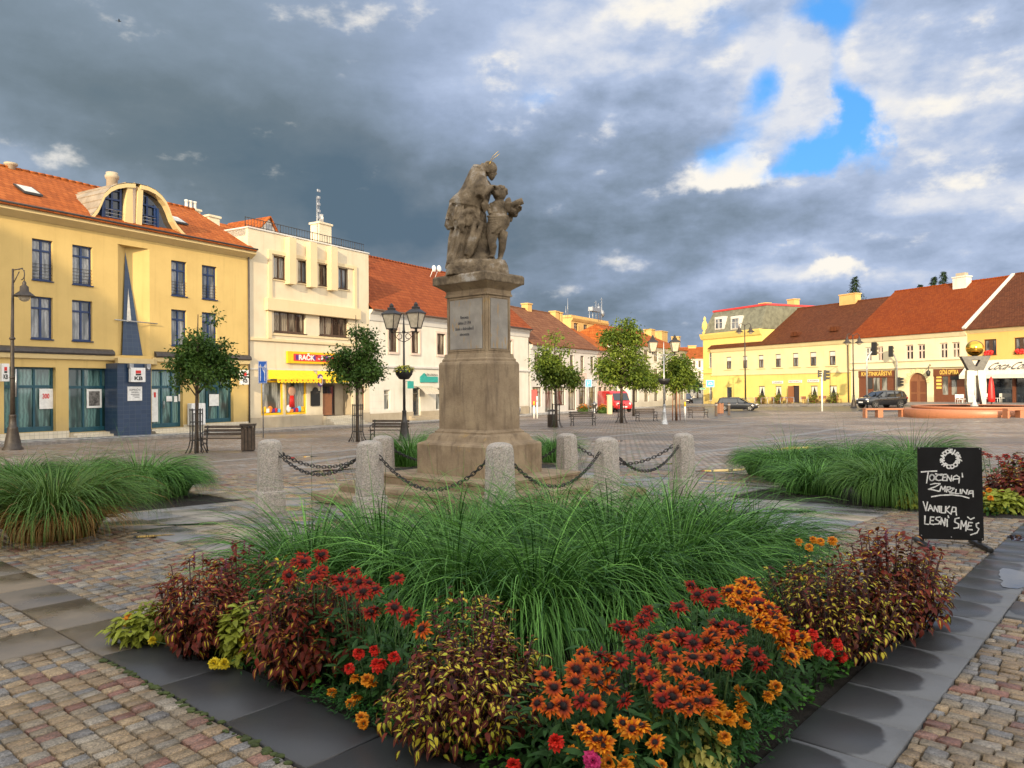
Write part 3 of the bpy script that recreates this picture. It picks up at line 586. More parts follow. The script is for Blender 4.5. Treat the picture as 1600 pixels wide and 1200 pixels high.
# ------------------------------------------------------------------ monument, statue, bollards, chains
PC = Vector((-.508, 11.81))
def chrect(hx, hy, z, c=.012):
    return [(-hx+c, -hy, z), (hx-c, -hy, z), (hx, -hy+c, z), (hx, hy-c, z), (hx-c, hy, z), (-hx+c, hy, z), (-hx, hy-c, z), (-hx, -hy+c, z)]
def build_monument():
    t = thing('monument_pedestal', 'tall sandstone pedestal with carved inscription panel carrying the saint statue', 'pedestal', (PC.x, PC.y, gz(*PC)), TH)
    zo = -gz(*PC)
    def P(name, prof, mat=M['sandstone'], c=.012): 
        mb = MB(); mb.loft([chrect(hx, hy, z+zo, c) for hx, hy, z in prof]); return mb.build(name, mat, t)
    P('lower_step', [(1.75, 1.9, -.05), (1.75, 1.9, .06), (1.735, 1.885, .08)]); P('middle_step', [(1.45, 1.6, .081), (1.45, 1.6, .16), (1.43, 1.58, .20), (1.40, 1.55, .205)])
    P('upper_step', [(1.03, 1.16, .206), (1.03, 1.16, .30), (1.045, 1.175, .31), (1.045, 1.175, .345), (1.02, 1.15, .352)])
    P('base', [(.64, .72, .353), (.64, .72, .79), (.62, .70, .815), (.575, .655, .83), (.54, .625, .85), (.525, .61, .88), (.50, .59, .93), (.455, .565, .955), (.435, .545, .96), (.435, .545, .985), (.41, .53, .995), (.385, .515, 1.02)])
    P('body', [(.375, .505, 1.021), (.375, .505, 2.0), (.36, .495, 2.03), (.335, .475, 2.045), (.335, .475, 2.075), (.315, .455, 2.10), (.305, .45, 2.145), (.30, .445, 2.16)])
    P('shaft', [(.272, .422, 2.161), (.272, .422, 3.03)])
    P('cornice', [(.295, .445, 3.031), (.295, .445, 3.06), (.285, .435, 3.065), (.28, .43, 3.12), (.30, .45, 3.14), (.35, .495, 3.175), (.40, .535, 3.205), (.415, .55, 3.215)])
    P('cap', [(.435, .56, 3.216), (.44, .565, 3.23), (.44, .565, 3.325), (.42, .545, 3.353)], M['statue'])
    # panels on the two front faces (local -x face looks left-front, -y face looks right-front)
    mb = MB(); y0, y1, z0, z1 = -.34, .34, 2.23+zo, 2.98+zo
    mb.box(-.279, -.272, y0, y1, z0, z1, ch=.003); pl = mb.build('inscription_panel', M['slabstone'], t)
    mb = MB(); fr = [(-.385, -.355, z0-.03, z1+.03), (.355, .385, z0-.03, z1+.03)]
    for a, b, c, d in fr: mb.box(-.282, -.2719, a, b, c, d, ch=.003)
    mb.box(-.281, -.2719, -.355, .355, z0-.03, z0-.012, ch=.003); mb.box(-.281, -.2719, -.355, .355, z1+.012, z1+.03, ch=.003); mb.build('panel_frame', M['sandstone'], t)
    mb = MB(); mb.box(-.19, .19, -.429, -.422, z0, z1, ch=.003); mb.build('side_panel', M['slabstone'], t)
    mb = MB()
    for a, b in ((-.235, -.205), (.205, .235)): mb.box(a, b, -.432, -.4219, z0-.03, z1+.03, ch=.003)
    mb.box(-.205, .205, -.431, -.4219, z0-.03, z0-.012, ch=.003); mb.box(-.205, .205, -.431, -.4219, z1+.012, z1+.03, ch=.003); mb.build('side_panel_frame', M['sandstone'], t)
    for s, z, w in (('Renovata', 2.71, .17), ('sbírkou L.P. 1914', 2.625, .27), ('lásek a dobrodinců', 2.54, .38), ('obecenstva', 2.455, .20)):
        text_mesh(s, .07, 'inscription', M['letter_grey'], t, (-.281, 0.03, z+zo), (R(90), 0, R(-90)), extrude=.0015, width=w, shear=.1)
build_monument()

def build_statue():
    k = 11.75/FPX; ox, oz = -.392, 3.353
    def X(cx): return (690+cx/6.314-760)*k
    def Z(cy): return EYE+(605.3-(230+cy/6.314))*k-oz
    S = k/6.314
    t = thing('saint_statue', 'weathered stone statue of a robed bearded saint bending towards a child', 'statue', (ox, 11.78, oz))
    def folds(th, amp, n, ph): return 1+amp*(math.sin(n*th+ph)*.6+math.sin((n*1.63)*th+ph*2.1)*.4)
    def robe(mb, lv, n=72, y0=0.0, seed=0):
        secs = []
        for i, (cy, cx, hw, hd, amp, nf, tilt) in enumerate(lv):
            q = []
            for j in range(n):
                th = 2*math.pi*j/n; f = folds(th, amp, nf, seed+cy*.004)
                q.append((X(cx)+hw*S*math.cos(th)*f, y0+hd*S*math.sin(th)*f, Z(cy)+tilt*S*math.cos(th)+abs(amp)*S*50*math.sin(nf*th+seed)))
            secs.append(q)
        mb.loft(secs)
    def remesh(mb, name, vox, dispa=.0022, mat=M['statue']):
        me = bpy.data.meshes.new(name); me.from_pydata(mb.v, [], mb.f); o = bpy.data.objects.new(name, me); COL.objects.link(o)
        m = o.modifiers.new('r', 'REMESH'); m.mode = 'VOXEL'; m.voxel_size = vox; m2 = o.modifiers.new('s', 'SMOOTH'); m2.iterations = 1; m2.factor = .25
        bpy.context.view_layer.update(); me2 = bpy.data.meshes.new_from_object(o.evaluated_get(bpy.context.evaluated_depsgraph_get())); bpy.data.objects.remove(o)
        nv = len(me2.vertices); co = np.empty(nv*3, 'f'); no = np.empty(nv*3, 'f'); me2.vertices.foreach_get('co', co); me2.vertices.foreach_get('normal', no)
        co = co.reshape(-1, 3); no = no.reshape(-1, 3)
        for i in range(nv):
            v = Vector(co[i]); d = mnoise.fractal(v*14, .6, 2.0, 4)*dispa+mnoise.noise(v*5)*dispa; co[i] += no[i]*d
        me2.vertices.foreach_set('co', co.ravel()); me2.polygons.foreach_set('use_smooth', [True]*len(me2.polygons)); me2.materials.clear(); me2.materials.append(mat); me2.update()
        return link(name, me2, t)
    P = lambda cx, cy, y=0.0: (X(cx), y, Z(cy))
    mb = MB()      # --- saint
    robe(mb, [(1190, 175, 125, 150, .12, 9, 0), (1150, 172, 112, 145, .20, 9, 0), (1050, 187, 104, 135, .20, 9, 0), (950, 220, 120, 130, .19, 9, 0), (860, 250, 142, 130, .16, 9, 0), (780, 285, 155, 125, .10, 9, 0), (700, 300, 150, 120, .04, 9, 0)], seed=1)
    robe(mb, [(800, 250, 175, 150, .10, 11, 6), (745, 245, 195, 168, .14, 11, 10), (700, 250, 190, 165, .13, 11, 10), (640, 262, 178, 150, .10, 11, 0), (580, 270, 160, 140, .04, 11, 0), (520, 300, 150, 130, .02, 11, 0)], seed=2)
    robe(mb, [(612, 275, 140, 150, .03, 7, -10), (590, 262, 172, 172, .05, 7, -30), (545, 275, 182, 178, .05, 7, -28), (490, 310, 176, 176, .035, 7, -15), (440, 342, 164, 168, .03, 7, 0), (390, 358, 146, 155, .025, 7, 0), (335, 358, 118, 145, .02, 7, 0), (280, 360, 95, 128, .02, 7, 0), (225, 362, 72, 96, .02, 7, 0), (185, 362, 48, 60, .0, 7, 0), (168, 362, 25, 30, 0, 7, 0)], seed=3)
    for dx in (-70, -25, 22, 66):   # deep drapery folds falling down the lower robe
        mb.tube([P(255+dx*1.1, 720, -.19), P(225+dx, 880, -.205+abs(dx)*.0006), P(190+dx, 1030, -.205+abs(dx)*.0008), P(165+dx, 1165, -.225+abs(dx)*.0008)], [.026, .034, .038, .046], 8)
    mb.tube([P(212, 715, -.27), P(215, 790, -.28), P(222, 862, -.25)], [.045, .055, .03], 8)            # hanging sleeve end
    mb.tube([P(330, 650, -.20), P(260, 668, -.25), P(205, 715, -.26)], [.04, .05, .036], 8)
    mb.tube([P(420, 760, -.20), P(370, 900, -.21), P(300, 1060, -.19), P(270, 1110, -.18)], [.04, .05, .05, .03], 8); mb.tube([P(345, 760, -.21), P(318, 900, -.235), P(262, 1080, -.21)], [.035, .045, .04], 8)
    mb.tube([P(130, 760, -.05), P(105, 900, -.05), P(85, 1150, -.05)], [.04, .045, .05], 8)
    mb.tube([P(110, 560, -.16), P(95, 640, -.19), P(72, 728, -.17)], [.02, .026, .03], 8); mb.tube([P(170, 600, -.20), P(152, 670, -.235), P(150, 745, -.245)], [.016, .024, .03], 8); mb.tube([P(235, 610, -.225), P(215, 670, -.25), P(222, 740, -.25)], [.014, .022, .028], 8); mb.tube([P(330, 610, -.20), P(345, 690, -.21), P(400, 770, -.18)], [.016, .022, .024], 8)
    # arm resting on the child
    mb.tube([P(405, 330, -.19), P(400, 430, -.27), P(405, 515, -.27)], [.08, .085, .07], 12); mb.tube([P(400, 515, -.27), P(455, 465, -.25), P(508, 415, -.19)], [.07, .055, .038], 12)
    mb.tube([P(440, 330, .14), P(500, 400, .13), P(520, 430, .08)], [.08, .055, .04], 10)
    mb.sphere(P(519, 408, -.17), .038, 10, 8, sc=(1.2, .8, .7))
    for q in range(4): mb.tube([P(520, 405, -.20+.022*q), P(545, 406, -.205+.022*q), P(558, 424, -.20+.022*q)], [.014, .013, .010], 6)
    # neck, hood collar, head with face, beard and hair
    mb.tube([P(400, 260, 0), P(440, 230, 0), P(470, 220, 0)], [.10, .075, .07], 12); mb.sphere(P(365, 195, 0), .085, 14, 10, sc=(1, 1.25, .55)); mb.tube([P(330, 195, -.1), P(390, 215, -.12), P(430, 290, -.1)], [.03, .035, .03], 8)
    mb.tube([P(440, 175, -.05), P(418, 235, -.07), P(425, 290, -.08)], [.06, .06, .03], 8); mb.sphere(P(490, 205, 0), .115, 18, 14, sc=(1.0, .86, 1.02)); mb.sphere(P(508, 255, 0), .078, 16, 12, sc=(.8, .82, 1.15))
    mb.tube([P(536, 222, 0), P(550, 256, 0), P(536, 270, 0)], [.014, .024, .018], 8)                   # nose
    mb.tube([P(520, 213, -.045), P(533, 217, 0), P(520, 213, .045)], .014, 8)                              # brow
    for y in (-.035, .035): mb.sphere(P(521, 233, y), .015, 8, 6); mb.sphere(P(470, 240, y*2.4), .024, 8, 6, sc=(.7, .5, 1.2))
    mb.sphere(P(508, 292, 0), .045, 10, 8, sc=(.8, .9, 1.1)); mb.tube([P(525, 281, -.02), P(528, 281, .02)], .009, 6)
    for y in np.linspace(-.085, .085, 7): mb.tube([P(470, 150, y*.8), P(432, 190, y*1.1), P(428, 245, y*1.15), P(445, 285, y)], [.022, .026, .026, .016], 7)
    for q in range(22):
        a = q*2.4; mb.sphere(P(470+26*math.cos(a), 175+20*math.sin(a), .085*math.sin(q*1.7)), .026, 7, 5)
    remesh(mb, 'saint_figure', .0095)
    mb = MB()      # --- child with small wings, loincloth and open book
    mb.loft([[(X(cx)+hw*S*math.cos(a), -.10+hd*S*math.sin(a), Z(cy)) for a in np.linspace(0, 2*math.pi, 20, endpoint=False)] for cy, cx, hw, hd in ((720, 575, 92, 66), (660, 575, 86, 64), (600, 578, 80, 60), (560, 580, 78, 52), (540, 583, 50, 38), (520, 585, 26, 26))])
    mb.sphere(P(585, 472, -.10), .108, 18, 14, sc=(.95, .92, 1.05)); mb.sphere(P(560, 480, -.18), .045, 10, 8); mb.sphere(P(556, 472, -.2), .014, 8, 6); mb.sphere(P(575, 496, -.195), .017, 8, 6)
    for y in (0, 1): mb.sphere(P(545+38*y, 462, -.19), .016, 8, 6); mb.sphere(P(553+30*y, 490, -.18), .03, 8, 6)
    for q in range(46):
        a = q*2.399; h = 1-2*(q+.5)/46
        if h > -.25 and not (math.sin(a) < -.1 and h < .35): r = math.sqrt(1-h*h); mb.sphere((X(585)+.105*r*math.cos(a), -.10+.10*r*math.sin(a), Z(468)+.108*h), .03+.008*math.sin(q*3.), 7, 5)
    for cx, y, s in ((445, -.06, -1), (668, -.12, 1)):
        for q in range(4): mb.tube([P(cx+s*(8-q*6), 530+q*4, y-.10), P(cx+s*(22-q*13), 590, y-.14+.012*q), P(cx+s*(6-q*9), 665-q*12, y-.10)], [.022, .034, .012], 8)
    robe(mb, [(905, 520, 60, 85, .06, 6, 30), (850, 545, 100, 95, .07, 6, 25), (790, 562, 112, 98, .07, 6, 12), (730, 578, 106, 92, .05, 6, -5), (690, 580, 100, 84, .03, 6, -12), (672, 580, 70, 60, 0, 6, 0)], y0=-.10, seed=5)
    for q in range(7): mb.tube([P(462+q*8, 700+q*28, -.17), P(520, 716+q*25, -.245), P(580, 722+q*21-q*q, -.262), P(672-q*4, 700+q*12, -.17)], [.015, .022, .022, .014], 7)
    mb.tube([P(520, 860, -.15), P(508, 960, -.19), P(520, 1000, -.18), P(515, 1080, -.15)], [.085, .062, .060, .036], 12); mb.sphere(P(505, 1098, -.20), .038, 10, 8, sc=(1, 1.8, .7))
    mb.tube([P(612, 850, -.10), P(612, 950, -.13), P(606, 1010, -.11), P(585, 1105, -.08)], [.085, .06, .056, .034], 12); mb.sphere(P(575, 1118, -.13), .036, 10, 8, sc=(1, 1.7, .65))
    mb.tube([P(645, 575, -.1), P(695, 640, -.12), P(740, 660, -.14)], [.055, .048, .036], 10); mb.tube([P(520, 580, -.12), P(480, 620, -.1), P(500, 680, -.16)], [.052, .042, .035], 10)
    mb.tube([P(650, 570, 0), P(700, 640, .02), P(690, 720, .0)], [.05, .05, .03], 10)
    # open scroll / book held out to the right with hanging cloth
    mb.tube([P(690, 590, -.1), P(760, 565, -.12), P(815, 545, -.13)], [.045, .052, .050], 12); mb.tube([P(700, 640, -.06), P(760, 620, -.08), P(800, 610, -.09)], [.06, .055, .03], 10)
    mb.tube([P(700, 600, 0), P(735, 660, -.04), P(740, 690, -.05)], [.07, .06, .03], 10); mb.tube([P(680, 660, .02), P(690, 710, .01), P(695, 730, 0)], [.05, .04, .02], 8)
    for q in range(4): mb.tube([P(775, 600, -.16+.025*q), P(800, 612, -.165+.025*q), P(796, 628, -.16+.025*q)], [.014, .013, .009], 6)
    mb.sphere(P(765, 615, -.12), .035, 10, 8)
    remesh(mb, 'child_figure', .0085, .0015)
    mb = MB()      # --- rock they stand on
    mb.loft([[(X(cx)+hw*S*math.copysign(abs(math.cos(a))**.55, math.cos(a)), y+hd*S*math.copysign(abs(math.sin(a))**.55, math.sin(a)), Z(cy)) for a in np.linspace(0, 2*math.pi, 28, endpoint=False)] for cy, cx, hw, hd, y in ((1275, 360, 312, 205, 0), (1190, 360, 305, 200, 0), (1150, 365, 290, 190, 0), (1125, 370, 270, 170, 0))])
    mb.loft([[(X(cx)+hw*S*math.cos(a), hd*S*math.sin(a), Z(cy)) for a in np.linspace(0, 2*math.pi, 20, endpoint=False)] for cy, cx, hw, hd in ((1150, 390, 180, 150), (1050, 380, 130, 120), (950, 400, 100, 105), (850, 420, 80, 90), (760, 430, 60, 80))])
    remesh(mb, 'rock_base', .016, .012)
    mb = MB()
    for a in (-.02, .02): mb.tube([P(490, 140, a), P(530+a*300, 88+a*250, a), P(584+a*250, 42+a*500, a)], [.004, .004, .003], 6)
    mb.tube([P(488, 185, -.12), P(500, 150, -.1), P(505, 135, -.02)], .005, 6)
    mb.build('halo_rays', M['gold'], t)
build_statue()

BOLL = {'A': (-3.41, 10.8), 'B': (-1.87, 10.06), 'C': (-2.04, 12.1), 'D': (-.15, 9.07), 'E': (.9, 12.7), 'F': (1.31, 10.7), 'G': (2.76, 12.4), 'N': (-.45, 14.3)}
def build_bollards():
    lab = {'A': 'leftmost pale granite bollard, standing alone with two chains to its right', 'B': 'granite bollard left of the pedestal rising directly behind the long grass', 'C': 'granite bollard behind another one, close against the left side of the pedestal',
           'D': 'granite bollard in front of the pedestal corner, nearest to the viewer', 'E': 'farthest small granite bollard just right of the pedestal', 'F': 'granite bollard second from the right, half hidden by the tall grass', 'G': 'rightmost granite bollard of the chained ring', 'N': 'granite bollard hidden behind the pedestal'}
    def sec(h, c, z): return [(-h+c, -h, z), (h-c, -h, z), (h, -h+c, z), (h, h-c, z), (h-c, h, z), (-h+c, h, z), (-h, h-c, z), (-h, -h+c, z)]
    proto = None
    for q, (x, y) in BOLL.items():
        t = thing('stone_bollard', lab[q], 'bollard', (x, y, gz(x, y)), R(30 if q in 'AC' else 45)+R(random.uniform(-6, 6)), 'chained granite bollards round the monument')
        if proto is None:
            mb = MB(); mb.loft([sec(.19, .055, -.05), sec(.188, .058, .25), sec(.184, .065, .272), sec(.168, .075, .285), sec(.162, .078, .5), sec(.155, .078, .85), sec(.15, .078, .92), sec(.138, .072, .96), sec(.11, .06, .985), sec(.06, .035, 1.0)])
            o = mb.build('shaft', M['granite'], t); smooth_by_angle(o, 32); proto = o.data
            r = MB(); r.tube([(.14, 0, .80), (.185, 0, .80), (.2, 0, .785)], .012, 6); rr = r.build('chain_hook', M['dark_metal'], t); hook = rr.data
        else: link('shaft', proto, t); link('chain_hook', hook, t)
    def chain(p, q, sag, label):
        p = Vector(p); q = Vector(q); n = int(((q-p).length*1.12)/.052); mb = MB(); pts = []
        for i in range(n+1):
            s = i/n; v = p.lerp(q, s); v.z -= sag*(1-(2*s-1)**2); pts.append(v)
        for i in range(n):
            a, b = pts[i], pts[i+1]; tdir = (b-a).normalized(); side = tdir.cross(Vector((0, 0, 1))).normalized(); up = side.cross(tdir).normalized()
            w = side if i % 2 else up; c = (a+b)/2; Lk = (b-a).length*.74; Wk = .021
            ring = [tuple(c+tdir*Lk*math.copysign(abs(math.cos(u))**.7, math.cos(u))+w*Wk*math.sin(u)) for u in np.linspace(0, 2*math.pi, 13)]
            mb.tube(ring, .0068, 6)
        mb.build('iron_chain', M['dark_metal'], label=label, cat='chain', group='black chains strung between the bollards')
    def top(q, t): # attach point at the side facing the other bollard
        a, b = Vector(BOLL[q]), Vector(BOLL[t]); d = (b-a).normalized(); p = a+d*.16; return (p.x, p.y, gz(p.x, p.y)+.80)
    for a, b, sag, lb in (('A', 'B', .27, 'lower black chain hanging from the leftmost bollard to the next'), ('A', 'C', .24, 'upper black chain from the leftmost bollard passing behind its neighbour'), ('B', 'D', .40, 'black chain sagging in front of the left pedestal corner'), ('D', 'F', .40, 'black chain sagging in front of the right pedestal steps'),
                          ('F', 'G', .34, 'lower black chain to the rightmost bollard'), ('E', 'G', .30, 'black chain passing behind a bollard to the rightmost one'), ('C', 'N', .3, 'black chain vanishing behind the left pedestal side'), ('N', 'E', .3, 'black chain ending at the farthest bollard right of the pedestal')):
        chain(top(a, b), top(b, a), sag, lb)
build_bollards()
# ------------------------------------------------------------------ building helpers (local x along the front to the viewer's right, y inwards, z up)
class Bld:
    def __init__(s, name, label, P0, th, cat='building', group=None):
        s.P = Vector((P0[0], P0[1], 0)); s.th = th; s.t = thing(name, label, cat, (P0[0], P0[1], 0), th, group)
        s.inv = Matrix.Rotation(-th, 3, 'Z'); s.o = s.inv @ (Vector((0, 0, EYE))-s.P)
    def l(s, px, py, off=0.0):
        d = s.inv @ pxdir(px, py); t = (off-s.o.y)/d.y; p = s.o+d*t; return p.x, p.z
    def x(s, px, off=0.0): return s.l(px, 605, off)[0]
    def rect(s, x0, y0, x1, y1, off=0.0):
        a, b = s.l(x0, y0, off), s.l(x1, y1, off); return [a[0], b[0], min(a[1], b[1]), max(a[1], b[1])]
    def w(s, x, y, z=0): return s.P+Matrix.Rotation(s.th, 3, 'Z') @ Vector((x, y, z))
    def g(s, x, y=0): p = s.w(x, y); return gz(p.x, p.y)
    def part(s, mb, name, mat, parent=None, label=None): return mb.build(name, mat, parent or s.t, label=label)
    def wall(s, x0, x1, z0, z1, holes, mat, name='wall', y=0.0, rev0=.2, depth=None, room=True, mb=None):
        own = mb is None; mb = mb or MB()
        xs = sorted({x0, x1, *[v for h in holes for v in h[:2] if x0 < v < x1]}); zs = sorted({z0, z1, *[v for h in holes for v in h[2:4] if z0 < v < z1]})
        for i in range(len(xs)-1):
            for j in range(len(zs)-1):
                cx, cz = (xs[i]+xs[i+1])/2, (zs[j]+zs[j+1])/2
                if any(h[0] < cx < h[1] and h[2] < cz < h[3] for h in holes): continue
                mb.quad((xs[i], y, zs[j]), (xs[i+1], y, zs[j]), (xs[i+1], y, zs[j+1]), (xs[i], y, zs[j+1]))
        for h in holes:
            a, b, c, d = h[:4]; rev = h[4] if len(h) > 4 else rev0
            if not rev: continue
            mb.quad((a, y, c), (a, y+rev, c), (a, y+rev, d), (a, y, d)); mb.quad((b, y+rev, c), (b, y, c), (b, y, d), (b, y+rev, d))
            mb.quad((a, y+rev, d), (b, y+rev, d), (b, y, d), (a, y, d)); mb.quad((a, y, c), (b, y, c), (b, y+rev, c), (a, y+rev, c))
        if depth:
            mb.quad((x0, depth, z0), (x0, y, z0), (x0, y, z1), (x0, depth, z1)); mb.quad((x1, y, z0), (x1, depth, z0), (x1, depth, z1), (x1, y, z1)); mb.quad((x1, depth, z0), (x0, depth, z0), (x0, depth, z1), (x1, depth, z1))
        if own: return s.part(mb, name, mat)
    def boxes(s, name, mat, lst, parent=None, ch=.01):
        for q in lst: m = MB(); m.box(*q, ch=ch); s.part(m, name, mat, parent)
    def win(s, h, frame, glass, cols=2, rows=(.7,), y=.13, fw=.06, bw=.035, sill=None, name='window', sill_over=.06, parent=None, extra=None):
        a, b, c, d = h[:4]; mb = MB(); H = d-c
        mb.box(a, a+fw, y, y+.07, c, d); mb.box(b-fw, b, y, y+.07, c, d); mb.box(a+fw, b-fw, y, y+.07, d-fw, d); mb.box(a+fw, b-fw, y, y+.07, c, c+fw)
        for k in range(1, cols):
            x = a+(b-a)*k/cols; q = bw*1.6 if k*2 == cols else bw
            mb.box(x-q/2, x+q/2, y+.003, y+.06, c+fw, d-fw)
        for r in rows: mb.box(a+fw, b-fw, y-.008, y+.06, c+H*r-bw*.7, c+H*r+bw*.7)
        o = s.part(mb, name, frame, parent); g = MB(); g.quad((a+fw*.5, y+.045, c+fw*.5), (b-fw*.5, y+.045, c+fw*.5), (b-fw*.5, y+.045, d-fw*.5), (a+fw*.5, y+.045, d-fw*.5)); s.part(g, 'pane', glass, o)
        if sill: q = MB(); q.box(a-sill_over, b+sill_over, -.07, y+.01, c-.05, c-.002, ch=.008); s.part(q, 'sill', sill, o)
        return o
    def roof(s, x0, x1, ez, ey, rz, ry, mat, by=None, bz=None, th=.10, name='roof', hipl=0, hipr=0, over=.0):
        mb = MB(); by = by if by is not None else 2*ry-ey; bz = bz if bz is not None else ez
        a, b = x0-over, x1+over
        E0, E1, R0, R1, B0, B1 = (a, ey, ez), (b, ey, ez), (a+hipl, ry, rz), (b-hipr, ry, rz), (a, by, bz), (b, by, bz)
        mb.quad(E0, E1, R1, R0)
        mb.quad(B1, B0, R0, R1)
        if hipl: mb.poly([B0, E0, R0], [(0, 0), (abs(by-ey), 0), (abs(by-ey)/2, hipl)])
        if hipr: mb.poly([E1, B1, R1], [(0, 0), (abs(by-ey), 0), (abs(by-ey)/2, hipr)])
        dn = lambda p: (p[0], p[1], p[2]-th)
        for p, q in ((E0, E1), (E1, R1), (R0, E0), (R1, B1), (B0, R0), (B1, B0)): mb.quad(dn(p), dn(q), q, p)
        mb.quad(dn(E0), dn(R0), dn(R1), dn(E1)); mb.quad(dn(B1), dn(R1), dn(R0), dn(B0))
        o = s.part(mb, name, mat)
        r = MB(); n = max(2, int((R1[0]-R0[0])/.38)); rr = random.Random(int(x0*10))
        for k in range(n):
            u0 = R0[0]+(R1[0]-R0[0])*k/n; u1 = R0[0]+(R1[0]-R0[0])*(k+1)/n; h = rr.uniform(-.012, .012)
            r.lathe([(.10, 0), (.12, u1-u0+.03)], (u0, ry, rz-.02+h), 7, axis='x')
        s.part(r, 'ridge_tiles', mat, o); return o
    def gable(s, x, z0, y0, y1, ry, rz, mat, name='gable_wall', z1=None, t=.25):
        mb = MB(); mb.prism([(y0, z0), (y1, z0), (y1, z1 or z0), (ry, rz), (y0, z1 or z0)], x, x+t, 'x'); return s.part(mb, name, mat)
    def chimney(s, x, y, w, d, z0, z1, mat, pots=0, name='chimney', parent=None, cap=True):
        mb = MB(); mb.box(x-w/2, x+w/2, y-d/2, y+d/2, z0, z1)
        if cap: mb.box(x-w/2-.08, x+w/2+.08, y-d/2-.08, y+d/2+.08, z1, z1+.14, ch=.02)
        o = s.part(mb, name, mat, parent)
        for k in range(pots):
            p = MB(); p.lathe([(.11, 0), (.13, .05), (.09, .1), (.09, .38), (.12, .42), (.11, .5)], (x-w/2+w*(k+.5)/pots, y, z1+.14), 10); s.part(p, 'chimney_pot', M['white_frame'], o)
        return o
    def box(s, name, mat, *a, parent=None, **k): mb = MB(); mb.box(*a, **k); return s.part(mb, name, mat, parent)
    def sign(s, name, label, rect, y, th, mat, cat='sign', group=None, ch=.01):
        a, b, c, d = rect; p = s.w((a+b)/2, y, (c+d)/2); t = thing(name, label, cat, p, s.th, group)
        mb = MB(); w, h = (b-a)/2, (d-c)/2; mb.box(-w, w, -th/2, th/2, -h, h, ch=ch); mb.build('board', mat, t); return t, w, h
FR = [R(90), 0, 0]
